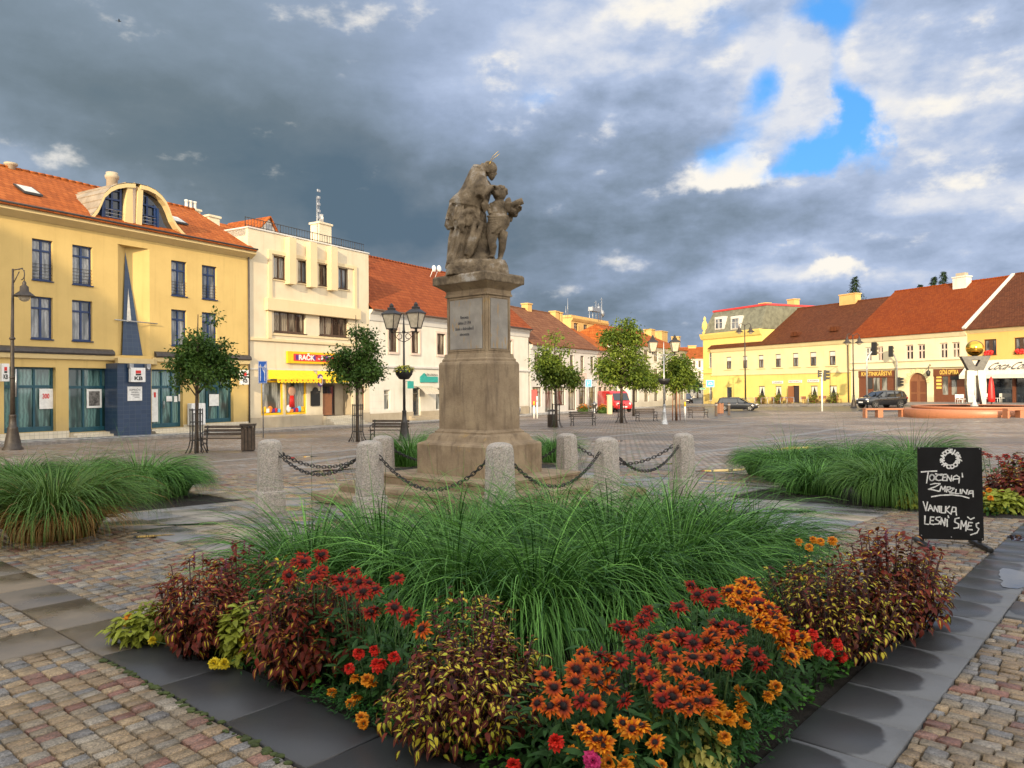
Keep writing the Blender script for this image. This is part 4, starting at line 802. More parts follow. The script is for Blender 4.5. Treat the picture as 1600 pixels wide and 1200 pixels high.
# ------------------------------------------------------------------ left row
LTH = R(59.74); LP0 = (-21.7, 32.5)
def bank():
    b = Bld('bank_building', 'long yellow plastered bank with orange tiled roof and curved dormer', LP0, LTH)
    xl, xr = -14.0, b.x(388.5); ez = b.l(388, 394)[1]; ez = (ez+b.l(0, 330)[1])/2
    zs = b.l(0, 547)[1]; zs = (zs+b.l(390, 563)[1])/2                       # top of the shop storey
    r3 = [b.rect(50, 373.7, 82.5, 440), b.rect(113, 382.5, 144.5, 447), b.rect(267.5, 405, 291.8, 462.5), b.rect(315.5, 412.5, 338.8, 468)]
    r2 = [b.rect(48, 464, 82.5, 531), b.rect(112.5, 468, 144.5, 533), b.rect(267.5, 482.5, 292, 535), b.rect(315.5, 486.5, 339.5, 537)]
    for rr in (r3, r2):
        c = sum(r[2] for r in rr[:2])/2; d = sum(r[3] for r in rr)/4
        for r in rr: r[2] = c; r[3] = d
    for k in (-2.6, -6.2, -9.6):
        for rr in (r3, r2): w = rr[0]; rr.append([k, k+w[1]-w[0], w[2], w[3]])
    # upper wall with the folded notch left open
    nx0, nx1, nxm = b.x(185), b.x(234.5), b.x(204.5); ztop = b.l(190, 382)[1]
    b.wall(xl, xr, zs, ez, r3+r2+[[nx0, nx1, zs, ztop, 0]], M['yellow'], rev0=.2, depth=11)
    n = MB(); dp = .45
    n.quad((nx0, 0, zs), (nxm, dp, zs), (nxm, dp, ztop), (nx0, 0, ztop)); n.quad((nxm, dp, zs), (nx1, 0, zs), (nx1, 0, ztop), (nxm, dp, ztop)); n.poly([(nx0, 0, ztop), (nxm, dp, ztop), (nx1, 0, ztop)])
    b.part(n, 'folded_bay', M['yellow'])
    n = MB(); zt = b.l(204, 394, .4)[1]; za = zs+.02; t0, t1 = b.x(192), b.x(224)
    n.poly([(t0, .04, za), (t1, .04, za), (nxm, .40, zt)], [(0, 0), (1.1, 0), (.55, 5)]); n.poly([(t1, .04, za), (nxm, .44, za), (nxm, .40, zt)], [(0, 0), (.8, 0), (.4, 5)]); n.poly([(nxm, .44, za), (t0, .04, za), (nxm, .40, zt)], [(0, 0), (.8, 0), (.4, 5)])
    b.part(n, 'blue_spire_glazing', M['blue_tile'], label='tall blue tiled triangle in the folded bay')
    yq = lambda z: .04+.36*(z-za)/(zt-za)-.02; z3, z4 = b.l(205, 503, .1)[1], b.l(205, 450, .2)[1]; n = MB(); n.poly([(b.x(201), yq(z3), z3), (b.x(208.5), yq(z3), z3), (b.x(206), yq(z4), z4)]); b.part(n, 'pale_spire_strip', M['white_frame'])
    n = MB(); zb = b.l(210, 503)[1]; n.tube([(b.x(177.5), -.12, zb+.03), (b.x(244), -.12, zb-.02)], .028, 8); n.tube([(nxm, -.1, zb), (nxm, .6, zb)], .02, 6); b.part(n, 'steel_rod', M['zinc'])
    for i, h in enumerate(r3+r2):
        o = b.win(h, M['blue_frame'], M['glass_c'], 2, (.73,), fw=.075, bw=.06, sill=M['blue_frame'], sill_over=.03)
        if h in r3:
            q = MB(); w = h
            for k in range(5): q.tube([(w[0]+.02, .02, w[2]+.12+k*.15), (w[1]-.02, .02, w[2]+.12+k*.15)], .012, 6)
            b.part(q, 'railing', M['dark_metal'], o)
    # eaves fascia, soffit and gutter
    q = MB(); q.prism([(-.42, ez-.02), (-.42, ez+.20), (-.02, ez+.20), (-.02, ez-.26)], xl-.1, xr+.25, 'x'); b.part(q, 'eaves_fascia', M['moulding'])
    q = MB(); q.tube([(xl-.1, -.50, ez+.24), (xr+.28, -.50, ez+.24)], .055, 8); b.part(q, 'gutter', M['grey_string'])
    q = MB(); q.tube([(xr-.02, -.08, ez-.1), (xr-.02, -.08, zs-3.6)], .05, 8); b.part(q, 'downpipe', M['grey_string'])
    D = 5.0; rz = b.l(0, 258.5, D)[1]; ro = b.roof(xl-.2, xr+.2, ez+.22, -.52, rz, D, M['tile_o'])
    # side gable closing the attic
    b.gable(xr-.24, ez-.1, 0.01, 10.9, D, rz-.12, M['cream'])
    # eyebrow dormer: S-curve profile pushed back into the roof
    yF = .12
    def pp(px, py): return b.l(px, py, yF)
    Lp = [pp(*p) for p in ((98.7, 340.5), (111, 344.5), (123.5, 346), (133, 342), (141, 335), (148, 326), (153.5, 314), (158, 303.7), (168, 294.5), (178, 290), (192, 287.8), (206, 288.5))]
    Rp = [pp(*p) for p in ((214, 290), (226, 293), (238, 299), (247, 307), (254, 316), (259, 327), (264, 341), (271, 352.5), (282.5, 365.5), (291, 371), (301, 375.7))]
    def curve(P, nm):
        secs = [[(x, yF-.32, z-.20), (x, yF-.32, z), (x, yF+.05, z+.03), (x, yF+.05, z-.20)] for x, z in P]; q = MB(); q.loft(secs); return b.part(q, nm, M['moulding'])
    curve(Lp, 'dormer_cornice'); curve(Rp, 'dormer_cornice')
    allp = Lp+Rp; q = MB(); slope = (rz-ez-.22)/(D+.52)
    def yroof(z): return (z-ez-.22)/slope-.52+.35
    for i in range(len(allp)-1):
        (xa, za_), (xb, zb_) = allp[i], allp[i+1]
        q.quad((xa, yF-.3, za_+.035), (xb, yF-.3, zb_+.035), (xb, max(yroof(zb_), yF), zb_+.035), (xa, max(yroof(za_), yF), za_+.035))
        if i % 1 == 0: q.bar((xa, yF-.25, za_+.05), (xa, max(yroof(za_), yF), za_+.05), .03, .04)
    b.part(q, 'dormer_sheet_roof', M['metal_roof'], ro)
    base = ez+.26; q = MB(); poly = [(x, z-.18) for x, z in Lp[2:]+Rp[:-2]]
    for i in range(len(poly)-1): q.poly([(poly[i][0], yF+.06, base-.3), (poly[i+1][0], yF+.06, base-.3), (poly[i+1][0], yF+.06, poly[i+1][1]), (poly[i][0], yF+.06, poly[i][1])])
    b.part(q, 'dormer_glazing', M['glass'])
    q = MB()
    def bar(p0, p1, w=.07): a_, c_ = b.l(*p0, yF), b.l(*p1, yF); q.bar((a_[0], yF+.0, a_[1]), (c_[0], yF+.0, c_[1]), .10, w)
    for p0, p1, w in (((158, 351), (160, 308), .20), ((162, 352), (163, 305), .06), ((174.5, 354), (174.5, 298), .05), ((188, 358), (188, 296), .07), ((160, 309), (188, 314), .08), ((161, 325), (188, 329), .045), ((162, 338), (188, 343), .045), ((174, 298), (188, 300), .05), ((218, 362), (218, 300), .10), ((229.5, 364), (229.5, 307), .05), ((241.5, 366), (241.5, 321), .06), ((245, 367), (245, 326), .20), ((219, 318), (243, 325), .08), ((219, 335), (243, 339), .045), ((219, 348), (243, 352), .045)): bar(p0, p1, w)
    b.part(q, 'dormer_frame', M['blue_frame'])
    q = MB()
    for x0, x1, xt0, xt1 in ((190.5, 204.5, 194, 202), (209, 217.5, 210.5, 218.5)):
        p = [b.l(x0, 357, yF)[0], b.l(x1, 360, yF)[0], b.l(xt1, 300, yF)[0], b.l(xt0, 300, yF)[0]]; zt_ = pp(203, 292)[1]; zb_ = base-.1
        q.loft([[(p[0], yF-.20, zb_), (p[1], yF-.20, zb_), (p[1], yF+.1, zb_), (p[0], yF+.1, zb_)], [(p[3], yF-.28, zt_), (p[2], yF-.28, zt_), (p[2], yF+.1, zt_), (p[3], yF+.1, zt_)]])
    b.part(q, 'dormer_pillars', M['moulding'])
    q = MB(); xm = b.l(207.5, 300, yF)[0]; q.box(xm-.28, xm+.28, yF-.1, yF+.1, base, pp(206, 290)[1]-.02); b.part(q, 'dormer_panel', M['pink'])
    for x0, x1 in ((162, 188), (220, 241)):
        q = MB()
        for k in range(4): zc = base+.15+k*.17; q.tube([(b.l(x0, 340, yF)[0], yF-.15, zc), (b.l(x1, 345, yF)[0], yF-.15, zc)], .012, 6)
        b.part(q, 'dormer_railing', M['zinc'])
    # roof windows, vents, chimneys
    def on_roof(px, py):
        best = min(np.arange(-.4, D, .05), key=lambda y: abs(b.l(px, py, y)[1]-(ez+.22+(y+.52)*slope))); x, z = b.l(px, py, best); return x, best, z
    for px, py in ((44, 300), (276, 346)):
        x, y, z = on_roof(px, py); o = MB(); k = slope
        o.loft([[(x-.42, y-.45, z-.45*k+.05), (x+.42, y-.45, z-.45*k+.05), (x+.42, y-.45, z-.45*k+.13), (x-.42, y-.45, z-.45*k+.13)], [(x-.42, y+.45, z+.45*k+.05), (x+.42, y+.45, z+.45*k+.05), (x+.42, y+.45, z+.45*k+.13), (x-.42, y+.45, z+.45*k+.13)]])
        f = b.part(o, 'roof_window', M['dark_metal'], ro); o = MB(); o.quad((x-.34, y-.38, z-.38*k+.14), (x+.34, y-.38, z-.38*k+.14), (x+.34, y+.38, z+.38*k+.14), (x-.34, y+.38, z+.38*k+.14)); b.part(o, 'pane', M['white_frame'], f)
    x, z = b.l(175, 288, D-.8); o = MB(); o.lathe([(.28, -.8), (.28, .25), (.34, .3), (.36, .45), (.30, .5), (.30, .62)], (x, D-.8, z), 14); b.part(o, 'ventilation_cowl', M['stonebase'], ro)
    x, z = b.l(17, 263, D); o = MB(); o.lathe([(.2, -.4), (.2, .1), (.3, .15), (.3, .25)], (x, D, z), 12); b.part(o, 'ventilation_cowl', M['stonebase'], ro)
    x, z = b.l(303, 333, D); b.chimney(x, D+.3, .9, .6, rz-1, z+.15, M['cream'], 3, parent=ro)
    x, z = b.l(330, 349, D-1.0); b.chimney(x, D-1.0, .75, .6, rz-2.2, z+.3, M['cream'], 0, parent=ro)
    # string course above the shops
    q = MB()
    for a_, c_ in ((xl, b.x(176)), (b.x(241), xr+.05)): q.prism([(-.02, zs-.02), (-.20, zs-.05), (-.24, zs+.02), (-.18, zs+.16), (.01, zs+.26)], a_, c_, 'x')
    b.part(q, 'lead_string_course', M['grey_string'])
    q = MB()
    for a_, c_ in ((xl, b.x(184.5)), (b.x(236.5), xr)): q.prism([(-.02, zs-.30), (-.12, zs-.26), (-.16, zs-.06), (.01, zs-.06)], a_, c_, 'x')
    b.part(q, 'shop_cornice', M['moulding'])
    # shop storey
    s1 = b.rect(6, 569, 87.5, 672); s2 = b.rect(107, 570, 183, 667.5); s3 = b.rect(236.5, 575, 286, 662); s4 = b.rect(311, 580, 365, 660)
    zt = s1[3]; zf = (s1[2]+s4[2])/2
    for r in (s1, s2, s3, s4): r[3] = zt-.1
    s1[2] = s4[2] = zf
    g0 = b.g(xr)-.4
    s2[2] = s3[2] = zf-.12
    ex = [[-4.6, -.75, zf, zt], [-10, -5.4, zf, zt]]
    b.wall(xl, xr, g0, zs, [s1, s2, s3, s4]+ex, M['yellow'], name='shopfront_wall', rev0=.28)
    q = MB(); q.quad((xr, 0, g0), (xr, 11, g0), (xr, 11, zs), (xr, 0, zs)); b.part(q, 'side_wall', M['cream'])
    # glazed-tile plinth either side of the doors
    q = MB()
    for a_, c_ in ((xl, s2[0]), (s3[1]+.02, xr)): q.box(a_, c_, -.05, -.003, g0, zf-.02)
    b.part(q, 'tiled_plinth', M['white_tile'])
    def shop(h, cols, splits, nm='shop_window'):
        a_, c_, d_, e_ = h; q = MB(); y = .22; fw = .09
        q.box(a_, c_, y, y+.09, e_-fw, e_); q.box(a_, c_, y, y+.09, d_, d_+.22); zz = d_+(e_-d_)*.70
        for x in [a_+fw/2]+[a_+(c_-a_)*s for s in splits]+[c_-fw/2]: q.box(x-fw/2, x+fw/2, y+.002, y+.085, d_+.22, e_-fw)
        q.box(a_+fw, c_-fw, y+.004, y+.08, zz-.06, zz+.06)
        o = b.part(q, nm, M['teal_frame']); g = MB(); g.quad((a_, y+.06, d_), (c_, y+.06, d_), (c_, y+.06, e_), (a_, y+.06, e_)); b.part(g, 'pane', M['glass_t'], o); return o
    w1 = shop(s1, 4, (.30, .62)); shop(s4, 3, (.30, .62)); shop(ex[0], 3, (.33, .66)); shop(ex[1], 3, (.33, .66))
    d1 = shop([s2[0], s2[1], s2[2], s2[3]], 3, (.35, .72), 'glazed_entrance'); d2 = shop(s3, 3, (.40, .72), 'glazed_entrance')
    def poster(r, mat=M['paper'], y=.2, parent=None, nm='poster'):
        q = MB(); q.box(r[0], r[1], y, y+.015, r[2], r[3]); return b.part(q, nm, mat, parent)
    def pr(x0, y0, x1, y1): return b.rect(x0, y0, x1, y1, .2)
    p = pr(61.5, 607.5, 83, 638.5); po = poster(p, parent=w1); text_mesh('300', .3, 'poster_number', M['red'], po, ((p[0]+p[1])/2-.02, .194, p[2]+(p[3]-p[2])*.62), FR, width=(p[1]-p[0])*.5, bold=.008)
    p = pr(135.5, 608, 159, 637); po = poster(p, parent=d1); q = MB(); q.box(p[0]+.1, p[1]-.1, .193, .199, p[2]+.1, p[3]-.1); b.part(q, 'poster_picture', plain('grey_photo_print', (.16, .15, .14), .6, .8, 6), po)
    p = pr(237, 608, 247, 659); po = poster(p, parent=d2, nm='info_panel'); q = MB(); q.box(p[0]+.12, p[1]-.12, .193, .199, p[3]-.42, p[3]-.16); b.part(q, 'red_black_square', M['red'], po)
    poster(pr(327, 616, 342, 634), parent=None)
    for r in ((260, 619, 269, 627), (272, 619, 277, 628), (279, 616, 281.5, 627)): poster(pr(*r), parent=d2, nm='notice')
    q = MB(); q.tube([(b.x(258), .1, s3[2]+1.0), (b.x(258), .1, s3[2]+1.35)], .025, 6); b.part(q, 'door_handle', M['zinc'], d2)
    # entrance steps
    q = MB(); gs = b.g((s2[0]+s2[1])/2)
    for x0, x1 in ((s2[0]+.05, b.x(182)), (s3[0]-.2, s3[1]+.55)):
        n = 3; top = s2[2]-.02
        for k in range(n): q.box(x0, x1+(.12*k if x0 < s3[0]-1 else 0), -.30*(n-k), -.30*(n-k-1) if k < n-1 else .2, g0, gs+(top-gs)*(k+1)/n)
    b.part(q, 'entrance_steps', M['white_tile'])
    # blue tiled pier under the bay and its little canopy
    px0, px1 = b.x(183.5, -.9), b.x(236, -.9); q = MB(); q.box(px0, px1, -.9, .1, g0, zs-.42); b.part(q, 'blue_tiled_pier', M['blue_tile'])
    q = MB(); q.prism([(b.x(185, -1.0)-.05, -1.05), (b.x(250, -1.0), -.55), (b.x(250, -.2), 0), (nx0-.2, 0)], zs-.42, zs-.16, 'z'); b.part(q, 'bay_canopy', M['moulding'])
    for px in (203, 230):
        q = MB(); x = b.x(px, -1.0); q.box(x-.1, x+.1, -1.15, -.95, zs-.62, zs-.44); q.lathe([(.05, 0), (.1, .12)], (x, -1.1, zs-.74), 8); b.part(q, 'floodlight', M['zinc'])
    q = MB(); x = b.x(309); q.box(b.x(321, -.4)-.9, b.x(321, -.4)-.05, -.45, -.12, b.g(x)+.45, b.g(x)+1.6, ch=.02); b.part(q, 'air_conditioner', M['white_sign'])
    q = MB()
    for k in range(6): x = s3[1]+.1+k*.09; z = gs+.1; q.tube([(x, -.7, z), (x, -.7, z+.9)], .012, 6)
    q.tube([(s3[1]+.05, -.7, gs+1.0), (s3[1]+.65, -.7, gs+1.0)], .025, 6); b.part(q, 'handrail', M['dark_metal'])
    # hanging bank signs
    def kb(label, r, y, yaw=0):
        t, w, h = b.sign('bank_sign', label, r, y, .18, M['white_sign'], group='white bank signs with a red and black square')
        q = MB(); q.box(-w*.36, w*.36, -.105, -.0905, h*.18, h*.62); q.build('red_square', M['red'], t); q = MB(); q.box(-w*.36, w*.36, -.1051, -.0905, -h*.06, h*.18); q.build('black_square', M['black'], t)
        q = MB(); q.box(-w*.30, w*.30, -.107, -.1052, h*.16, h*.20); q.build('white_line', M['white_sign'], t)
        text_mesh('KB', h*.7, 'lettering', M['black'], t, (0, -.095, -h*.5), FR, width=w*1.15, bold=.008)
        q = MB(); q.box(-.04, .04, .09, .45 if y > -1 else .3, -.05, .05); q.build('bracket', M['zinc'], t)
    r = b.rect(202, 574.5, 224.5, 597, -1.05); kb('white bank sign with a red and black square on the blue tiled pier', r, -1.1)
    kb('white bank sign cut off by the left photo edge', b.rect(1, 568, 13, 596, -.5), -.5); r = b.rect(375.5, 578, 387, 601, -.5); kb('white bank sign at the right end of the yellow bank', r, -.5)
    r = b.rect(199, 604, 221.5, 626, -.92); t, w, h = b.sign('information_board', 'white notice board below the bank sign on the blue pier', r, -.93, .04, M['white_sign'])
    text_mesh('KOMERČNÍ\nBANKA', h*.36, 'lettering', M['letter_grey'], t, (0, -.024, h*.35), FR, width=w*1.5, extrude=.002)
    q = MB()
    for k in range(3): q.box(-w*.6+.1*k, w*.62, -.023, -.0205, -h*.15-k*h*.2, -h*.15-k*h*.2+h*.07)
    q.build('small_print', M['letter_grey'], t)
    return b, xr, ez
BANK, BXR, BEZ = bank()

def cream():
    b = Bld('cream_shop_house', 'cream modernist house with pilasters and flat parapet above the yellow toy shop', LP0, LTH)
    x0, x1 = BXR+.02, b.x(577); zt = (b.l(390, 361)[1]+b.l(577, 394)[1])/2; g0 = b.g(x1)-.4
    up = [b.rect(427.5, 399, 448, 438.6), b.rect(465.8, 406, 482.6, 443), b.rect(497.7, 412.8, 513.7, 447.6), b.rect(529, 416, 544.5, 452)]
    lo = [b.rect(428, 485, 478, 523), b.rect(499, 491.5, 544.5, 526)]
    for rr in (up, lo):
        c = sum(r[2] for r in rr)/len(rr); d = sum(r[3] for r in rr)/len(rr)
        for r in rr: r[2] = c; r[3] = d
    sw = [b.rect(408, 594, 443, 647), b.rect(446, 594, 479, 647)]; dr = b.rect(504, 599, 552, 648); nb = b.rect(556, 604, 570, 640)
    for r in sw: r[2] = (sw[0][2]+sw[1][2])/2; r[3] = sw[0][3]
    b.wall(x0, x1, g0, zt, up+lo+sw+[dr, nb], M['cream'], rev0=.25, depth=11)
    q = MB(); q.box(x0-.05, x1+.05, -.06, 11.05, zt, zt+.10, ch=.02); q.box(x0, x1, .2, 11, zt-.4, zt-.001); b.part(q, 'parapet_coping', M['whitegrey'])
    for i, h in enumerate(up): b.win(h, M['brown_frame'], M['glass_w'] if i == 2 else M['glass_c'], 2, (), y=.17, fw=.09, bw=.06, sill=M['brown_frame'])
    for h in lo: b.win(h, M['brown_frame'], M['glass_w'], 4, (), y=.17, fw=.10, bw=.07, sill=M['brown_frame'])
    zp0 = b.l(464, 447.6)[1]; zp0 = (zp0+b.l(496, 452)[1]+b.l(528, 455.5)[1])/3; zp1 = zt-.10
    for px0, px1 in ((453.4, 464), (486, 496.6), (518.6, 528.5)):
        a, c = b.x(px0, -.4), b.x(px1, -.4); b.box('pilaster', M['cream2'], a, c, -.42, -.002, zp0, zp1, ch=.015)
    # raised frame round the top windows and the deep belt under it
    fx0, fx1, fz1, fz0 = b.x(419.5), b.x(557), b.l(425, 391)[1], (b.l(420, 467)[1]+b.l(557, 481)[1])/2
    q = MB(); q.box(fx0, fx0+.25, -.10, -.002, fz0, fz1, ch=.01); q.box(fx1-.25, fx1, -.10, -.002, fz0, fz1, ch=.01); q.box(fx0+.25, fx1-.25, -.10, -.002, fz1-.22, fz1, ch=.01)
    ix0, ix1 = up[0][0]-.12, up[3][1]+.12
    q.box(ix0, ix1, -.06, -.002, up[0][2]-.12, up[0][2]-.06); b.part(q, 'window_surround', M['cream2'])
    q = MB(); q.box(fx0-.25, fx1+.2, -.26, -.002, fz0-.75, fz0-.02, ch=.02); b.part(q, 'belt_moulding', M['cream2'])
    zl = lo[0][2]-.5; q = MB(); q.box(x0+.02, b.x(540)+1.2, -.10, -.002, zl-.10, zl+.08, ch=.02); q.box(fx0-.1, fx0+.18, -.12, -.003, zl+.08, fz0-.76, ch=.01); q.box(fx0+.2, fx1, -.05, -.002, lo[0][2]-.22, lo[0][2]-.08, ch=.01); b.part(q, 'sill_moulding', M['cream2'])
    zg = b.l(395, 576)[1]; q = MB(); q.box(x0+.02, x1, -.05, -.002, zg-.05, zg+.03); b.part(q, 'shop_moulding', M['whitegrey'])
    zpl = (b.l(400, 652)[1]+b.l(570, 645)[1])/2; b.boxes('stone_plinth', M['stonebase'], [(x0, dr[0], -.06, -.002, g0, zpl), (dr[1], x1, -.06, -.002, g0, zpl)])
    for h in sw:
        o = b.win(h, M['yellow_sign'], M['glass_s'], 1, (), y=.06, fw=.12, name='display_window')
        rr = random.Random(int(h[0]*9)); mats = [M['red'], M['lblue'], M['yellow_sign'], M['white_sign'], M['orange'], M['violet']]
        for k in range(6):       # toys set along the bottom of the window
            x = h[0]+.3+(h[1]-h[0]-.6)*k/5; q = MB(); s = rr.uniform(.12, .24)
            if k % 2: q.box(x-s*.6, x+s*.6, .03, .095, h[2]+.14, h[2]+.14+s*rr.uniform(.8, 2), ch=.02)
            else: q.sphere((x, .07, h[2]+.14+s), s, 10, 8, sc=(1, .25, 1))
            b.part(q, 'display_toy', mats[(k+int(h[0])) % 6], o)
    # cartoon-free paper doll cut-out in the second window: plain round head on a red coat
    h = sw[1]; q = MB(); x = h[0]+.55; q.lathe([(.24, 0), (.16, .7)], (x, .03, h[2]+.45), 10, sy=.2); b.part(q, 'doll_coat', M['red']); q = MB(); q.sphere((x, .03, h[2]+1.42), .3, 14, 10, sc=(1, .2, 1)); b.part(q, 'doll_head', M['skin'])
    q = MB(); q.quad((dr[0], .9, g0), (dr[1], .9, g0), (dr[1], .9, dr[3]), (dr[0], .9, dr[3])); q.quad((dr[0], .2, dr[2]), (dr[1], .2, dr[2]), (dr[1], .9, dr[2]), (dr[0], .9, dr[2])); q.quad((dr[0], .2, dr[2]), (dr[0], .9, dr[2]), (dr[0], .9, dr[3]), (dr[0], .2, dr[3])); q.quad((dr[1], .2, dr[2]), (dr[1], .9, dr[2]), (dr[1], .9, dr[3]), (dr[1], .2, dr[3])); q.quad((dr[0], .2, dr[3]), (dr[1], .2, dr[3]), (dr[1], .9, dr[3]), (dr[0], .9, dr[3])); b.part(q, 'door_recess', M['stonebase'])
    o = b.win([dr[0]+.5, dr[1]-.9, dr[2], dr[3]-.1], M['brown_frame'], M['glass'], 2, (), y=.8, fw=.1, name='shop_door'); q = MB(); q.box(dr[0]+.05, dr[0]+.95, .1, .14, dr[2]+.05, dr[2]+1.45); b.part(q, 'cardboard_panel', M['wood_door'])
    b.win(nb, M['wood_brown'], M['glass_w'], 1, (), y=.1, name='display_case')
    q = MB(); a, c = b.x(504), b.x(552); n = 4; top = dr[2]; gs = b.g((a+c)/2)
    for k in range(n): q.box(a, c, -.32*(n-k), -.32*(n-k-1) if k < n-1 else .3, g0, gs+(top-gs)*(k+1)/n)
    b.part(q, 'entrance_steps', M['white_tile'])
    # scalloped awnings
    for px0, py0, px1, py1 in ((418.5, 579, 488, 588), (495, 581, 531, 590)):
        a, c, z0, z1 = b.rect(px0, py0, px1, py1); q = MB(); n = int((c-a)/.25); z1 = zg-.05; z0 = z1-.75
        q.quad((a, -.75, z0+.22), (c, -.75, z0+.22), (c, -.05, z1), (a, -.05, z1)); q.poly([(a, -.75, z0+.22), (a, -.05, z1), (a, -.05, z0+.22)]); q.poly([(c, -.05, z1), (c, -.75, z0+.22), (c, -.05, z0+.22)])
        for k in range(n):
            u0 = a+(c-a)*k/n; u1 = a+(c-a)*(k+1)/n; um = (u0+u1)/2
            q.poly([(u0, -.75, z0+.22), (u0, -.76, z0+.05), (um-.06, -.76, z0-.03), (um+.06, -.76, z0-.03), (u1, -.76, z0+.05), (u1, -.75, z0+.22)])
        o = b.part(q, 'scalloped_awning', M['awning']); d = MB()
        for k in range(8): x = a+(c-a)*(k+.5)/8; d.sphere((x, -.765, z0+.13), .05, 8, 6, sc=(1, .2, 1)); 
        b.part(d, 'awning_dots', M['red'], o)
    # sign board
    r = b.rect(446.6, 547, 531, 566); zc = (b.l(446, 556.5)[1]+b.l(517, 562)[1])/2; r[2], r[3] = zc-.36, zc+.36
    t, w, h = b.sign('shop_sign', 'yellow shop fascia with a red lettered panel above the toy shop awning', r, -.09, .14, M['yellow_sign'])
    q = MB(); ia, ic = b.x(456)-(r[0]+r[1])/2, w-.25; q.box(ia, ic, -.085, -.0705, -.22, .22); q.build('red_panel', M['red_sign'], t)
    for s, px, sx in (('RAČK', 476, 1.35), ('-', 495.5, .16), ('P', 501.5, .3), ('P', 512.5, .3)): text_mesh(s, .42, 'lettering', M['white_sign'], t, (b.x(px)-(r[0]+r[1])/2, -.088, -.01), FR, width=sx, bold=.016)
    for px in (461.5, 488, 507): q = MB(); x = b.x(px)-(r[0]+r[1])/2; q.box(x-.12, x+.12, -.09, -.0851, -.15, .15); q.build('violet_letter_block', M['violet'], t)
    x, z = b.l(499.5, 594.5, -.5); p = b.w(x, -.55, z); t = thing('round_sign', 'round violet and white shop sign on a bracket beside the yellow awning', 'sign', p, LTH+R(20))
    q = MB(); q.lathe([(.38, -.05), (.40, -.03), (.40, .03), (.38, .05)], (0, 0, 0), 24, axis='y'); q.build('rim', M['violet'], t); q = MB(); q.lathe([(.29, -.06), (.29, .06)], (0, 0, 0), 24, axis='y'); q.build('disc', M['white_sign'], t); q = MB(); q.lathe([(.17, -.066), (.17, .066)], (.02, 0, -.02), 20, axis='y', sx=.7); q.build('emblem', M['orange'], t); q = MB(); q.tube([(0, 0, -.38), (0, 0, -.75), (-.3, .1, -.75)], .025, 6); q.build('bracket', M['dark_metal'], t)
    r = b.rect(485.5, 611, 500, 634, -.06); t, w, h = b.sign('menu_blackboard', 'small blackboard with arched top on the cream house wall by the shop door', r, -.06, .04, M['black']); q = MB(); q.lathe([(w*.6, -.03), (w*.6, .02)], (0, 0, h), 18, axis='y'); q.build('arched_top', M['dark_metal'], t)
    # roof furniture: railing, chimney with lattice mast, dormer gables behind
    q = MB(); pts = [(x0+.3, .35, zt+.1), (x1-.1, .35, zt+.1)]
    for hh in (.25, .7): q.tube([(x0+.1, .35, zt+hh), (x1-.1, .35, zt+hh)], .022, 6)
    n = 46
    for k in range(n+1): x = x0+.1+(x1-x0-.2)*k/n; q.tube([(x, .35, zt+.1), (x, .35, zt+.72)], .012 if k % 6 else .025, 5)
    b.part(q, 'roof_railing', M['dark_metal'])
    x, z = b.l(505, 352, 2.0); co = b.chimney(x, 2.2, b.x(514.5, 2)-b.x(495.5, 2), .8, zt, z, M['cream'])
    q = MB(); q.lathe([(.13, 0), (.15, .4), (.10, .45), (.12, .6)], (x-.05, 2.1, z+.14), 10); b.part(q, 'chimney_pot', M['whitegrey'], co)
    xm, z0_ = b.l(496.5, 347, 2.0); z1_ = b.l(496.5, 307, 2.0)[1]; q = MB()
    for dx, dy in ((-.09, -.05), (.09, -.05), (0, .1)): q.tube([(xm+dx, 2+dy, z-1.2), (xm+dx, 2+dy, z1_)], .018, 5)
    for k in range(14): zz = z0_-.3+(z1_-z0_+.3)*k/14; q.bar((xm-.12, 2, zz), (xm+.12, 2, zz+.1), .03, .03); q.bar((xm+.1, 1.95, zz), (xm-.1, 1.95, zz+.16), .02, .02)
    for k in range(5): zz = z0_+.2+k*.45; q.box(xm-.16+.06*(k % 2), xm+.08, 1.82, 1.9, zz, zz+.16)
    b.part(q, 'lattice_mast', M['zinc'], co)
    # orange roof set back, with a small white gable
    zr = b.l(470, 368, 6)[1]; ax, az = b.l(420, 338, 5.0); bx = b.x(350, 5)
    q = MB(); e0 = b.l(378, 368, 5)[0]; e1 = b.l(447, 366, 5)[0]; gzb = zt
    q.poly([(e0, 5.01, gzb), (e1, 5.01, gzb), (ax, 5.01, az-.12)]); b.part(q, 'attic_gable', M['whitegrey'])
    q = MB(); q.quad((e0-.3, 4.8, gzb-.2), (ax, 4.8, az), (ax, 9, az), (e0-.3, 9, gzb-.2)); q.quad((ax, 4.8, az), (e1+.35, 4.8, gzb-.2), (e1+.35, 9, gzb-.2), (ax, 9, az)); q.quad((ax, 4.8, az-.1), (e1+.35, 4.8, gzb-.3), (e1+.35, 4.8, gzb-.2), (ax, 4.8, az)); q.quad((e0-.3, 4.8, gzb-.3), (ax, 4.8, az-.1), (ax, 4.8, az), (e0-.3, 4.8, gzb-.2)); b.part(q, 'attic_roof', M['tile_o'])
    w0 = b.rect(416, 350, 425, 360, 5.0); q = MB(); q.box(w0[0], w0[1], 4.98, 5.008, w0[2]-.2, w0[3]); b.part(q, 'attic_window', M['zinc'])
    q = MB(); xa, za = b.l(342, 346, 6); xb, zb = b.l(472, 367, 6); q.quad((xa, 4.5, zt), (xb, 4.5, zt), (xb, 7, (za+zb)/2), (xa, 7, (za+zb)/2)); q.quad((xb, 9.5, zt), (xa, 9.5, zt), (xa, 7, (za+zb)/2), (xb, 7, (za+zb)/2)); b.part(q, 'rear_roof', M['tile_o'])
    return b, x1, zt
CREAM, CX1, CZT = cream()

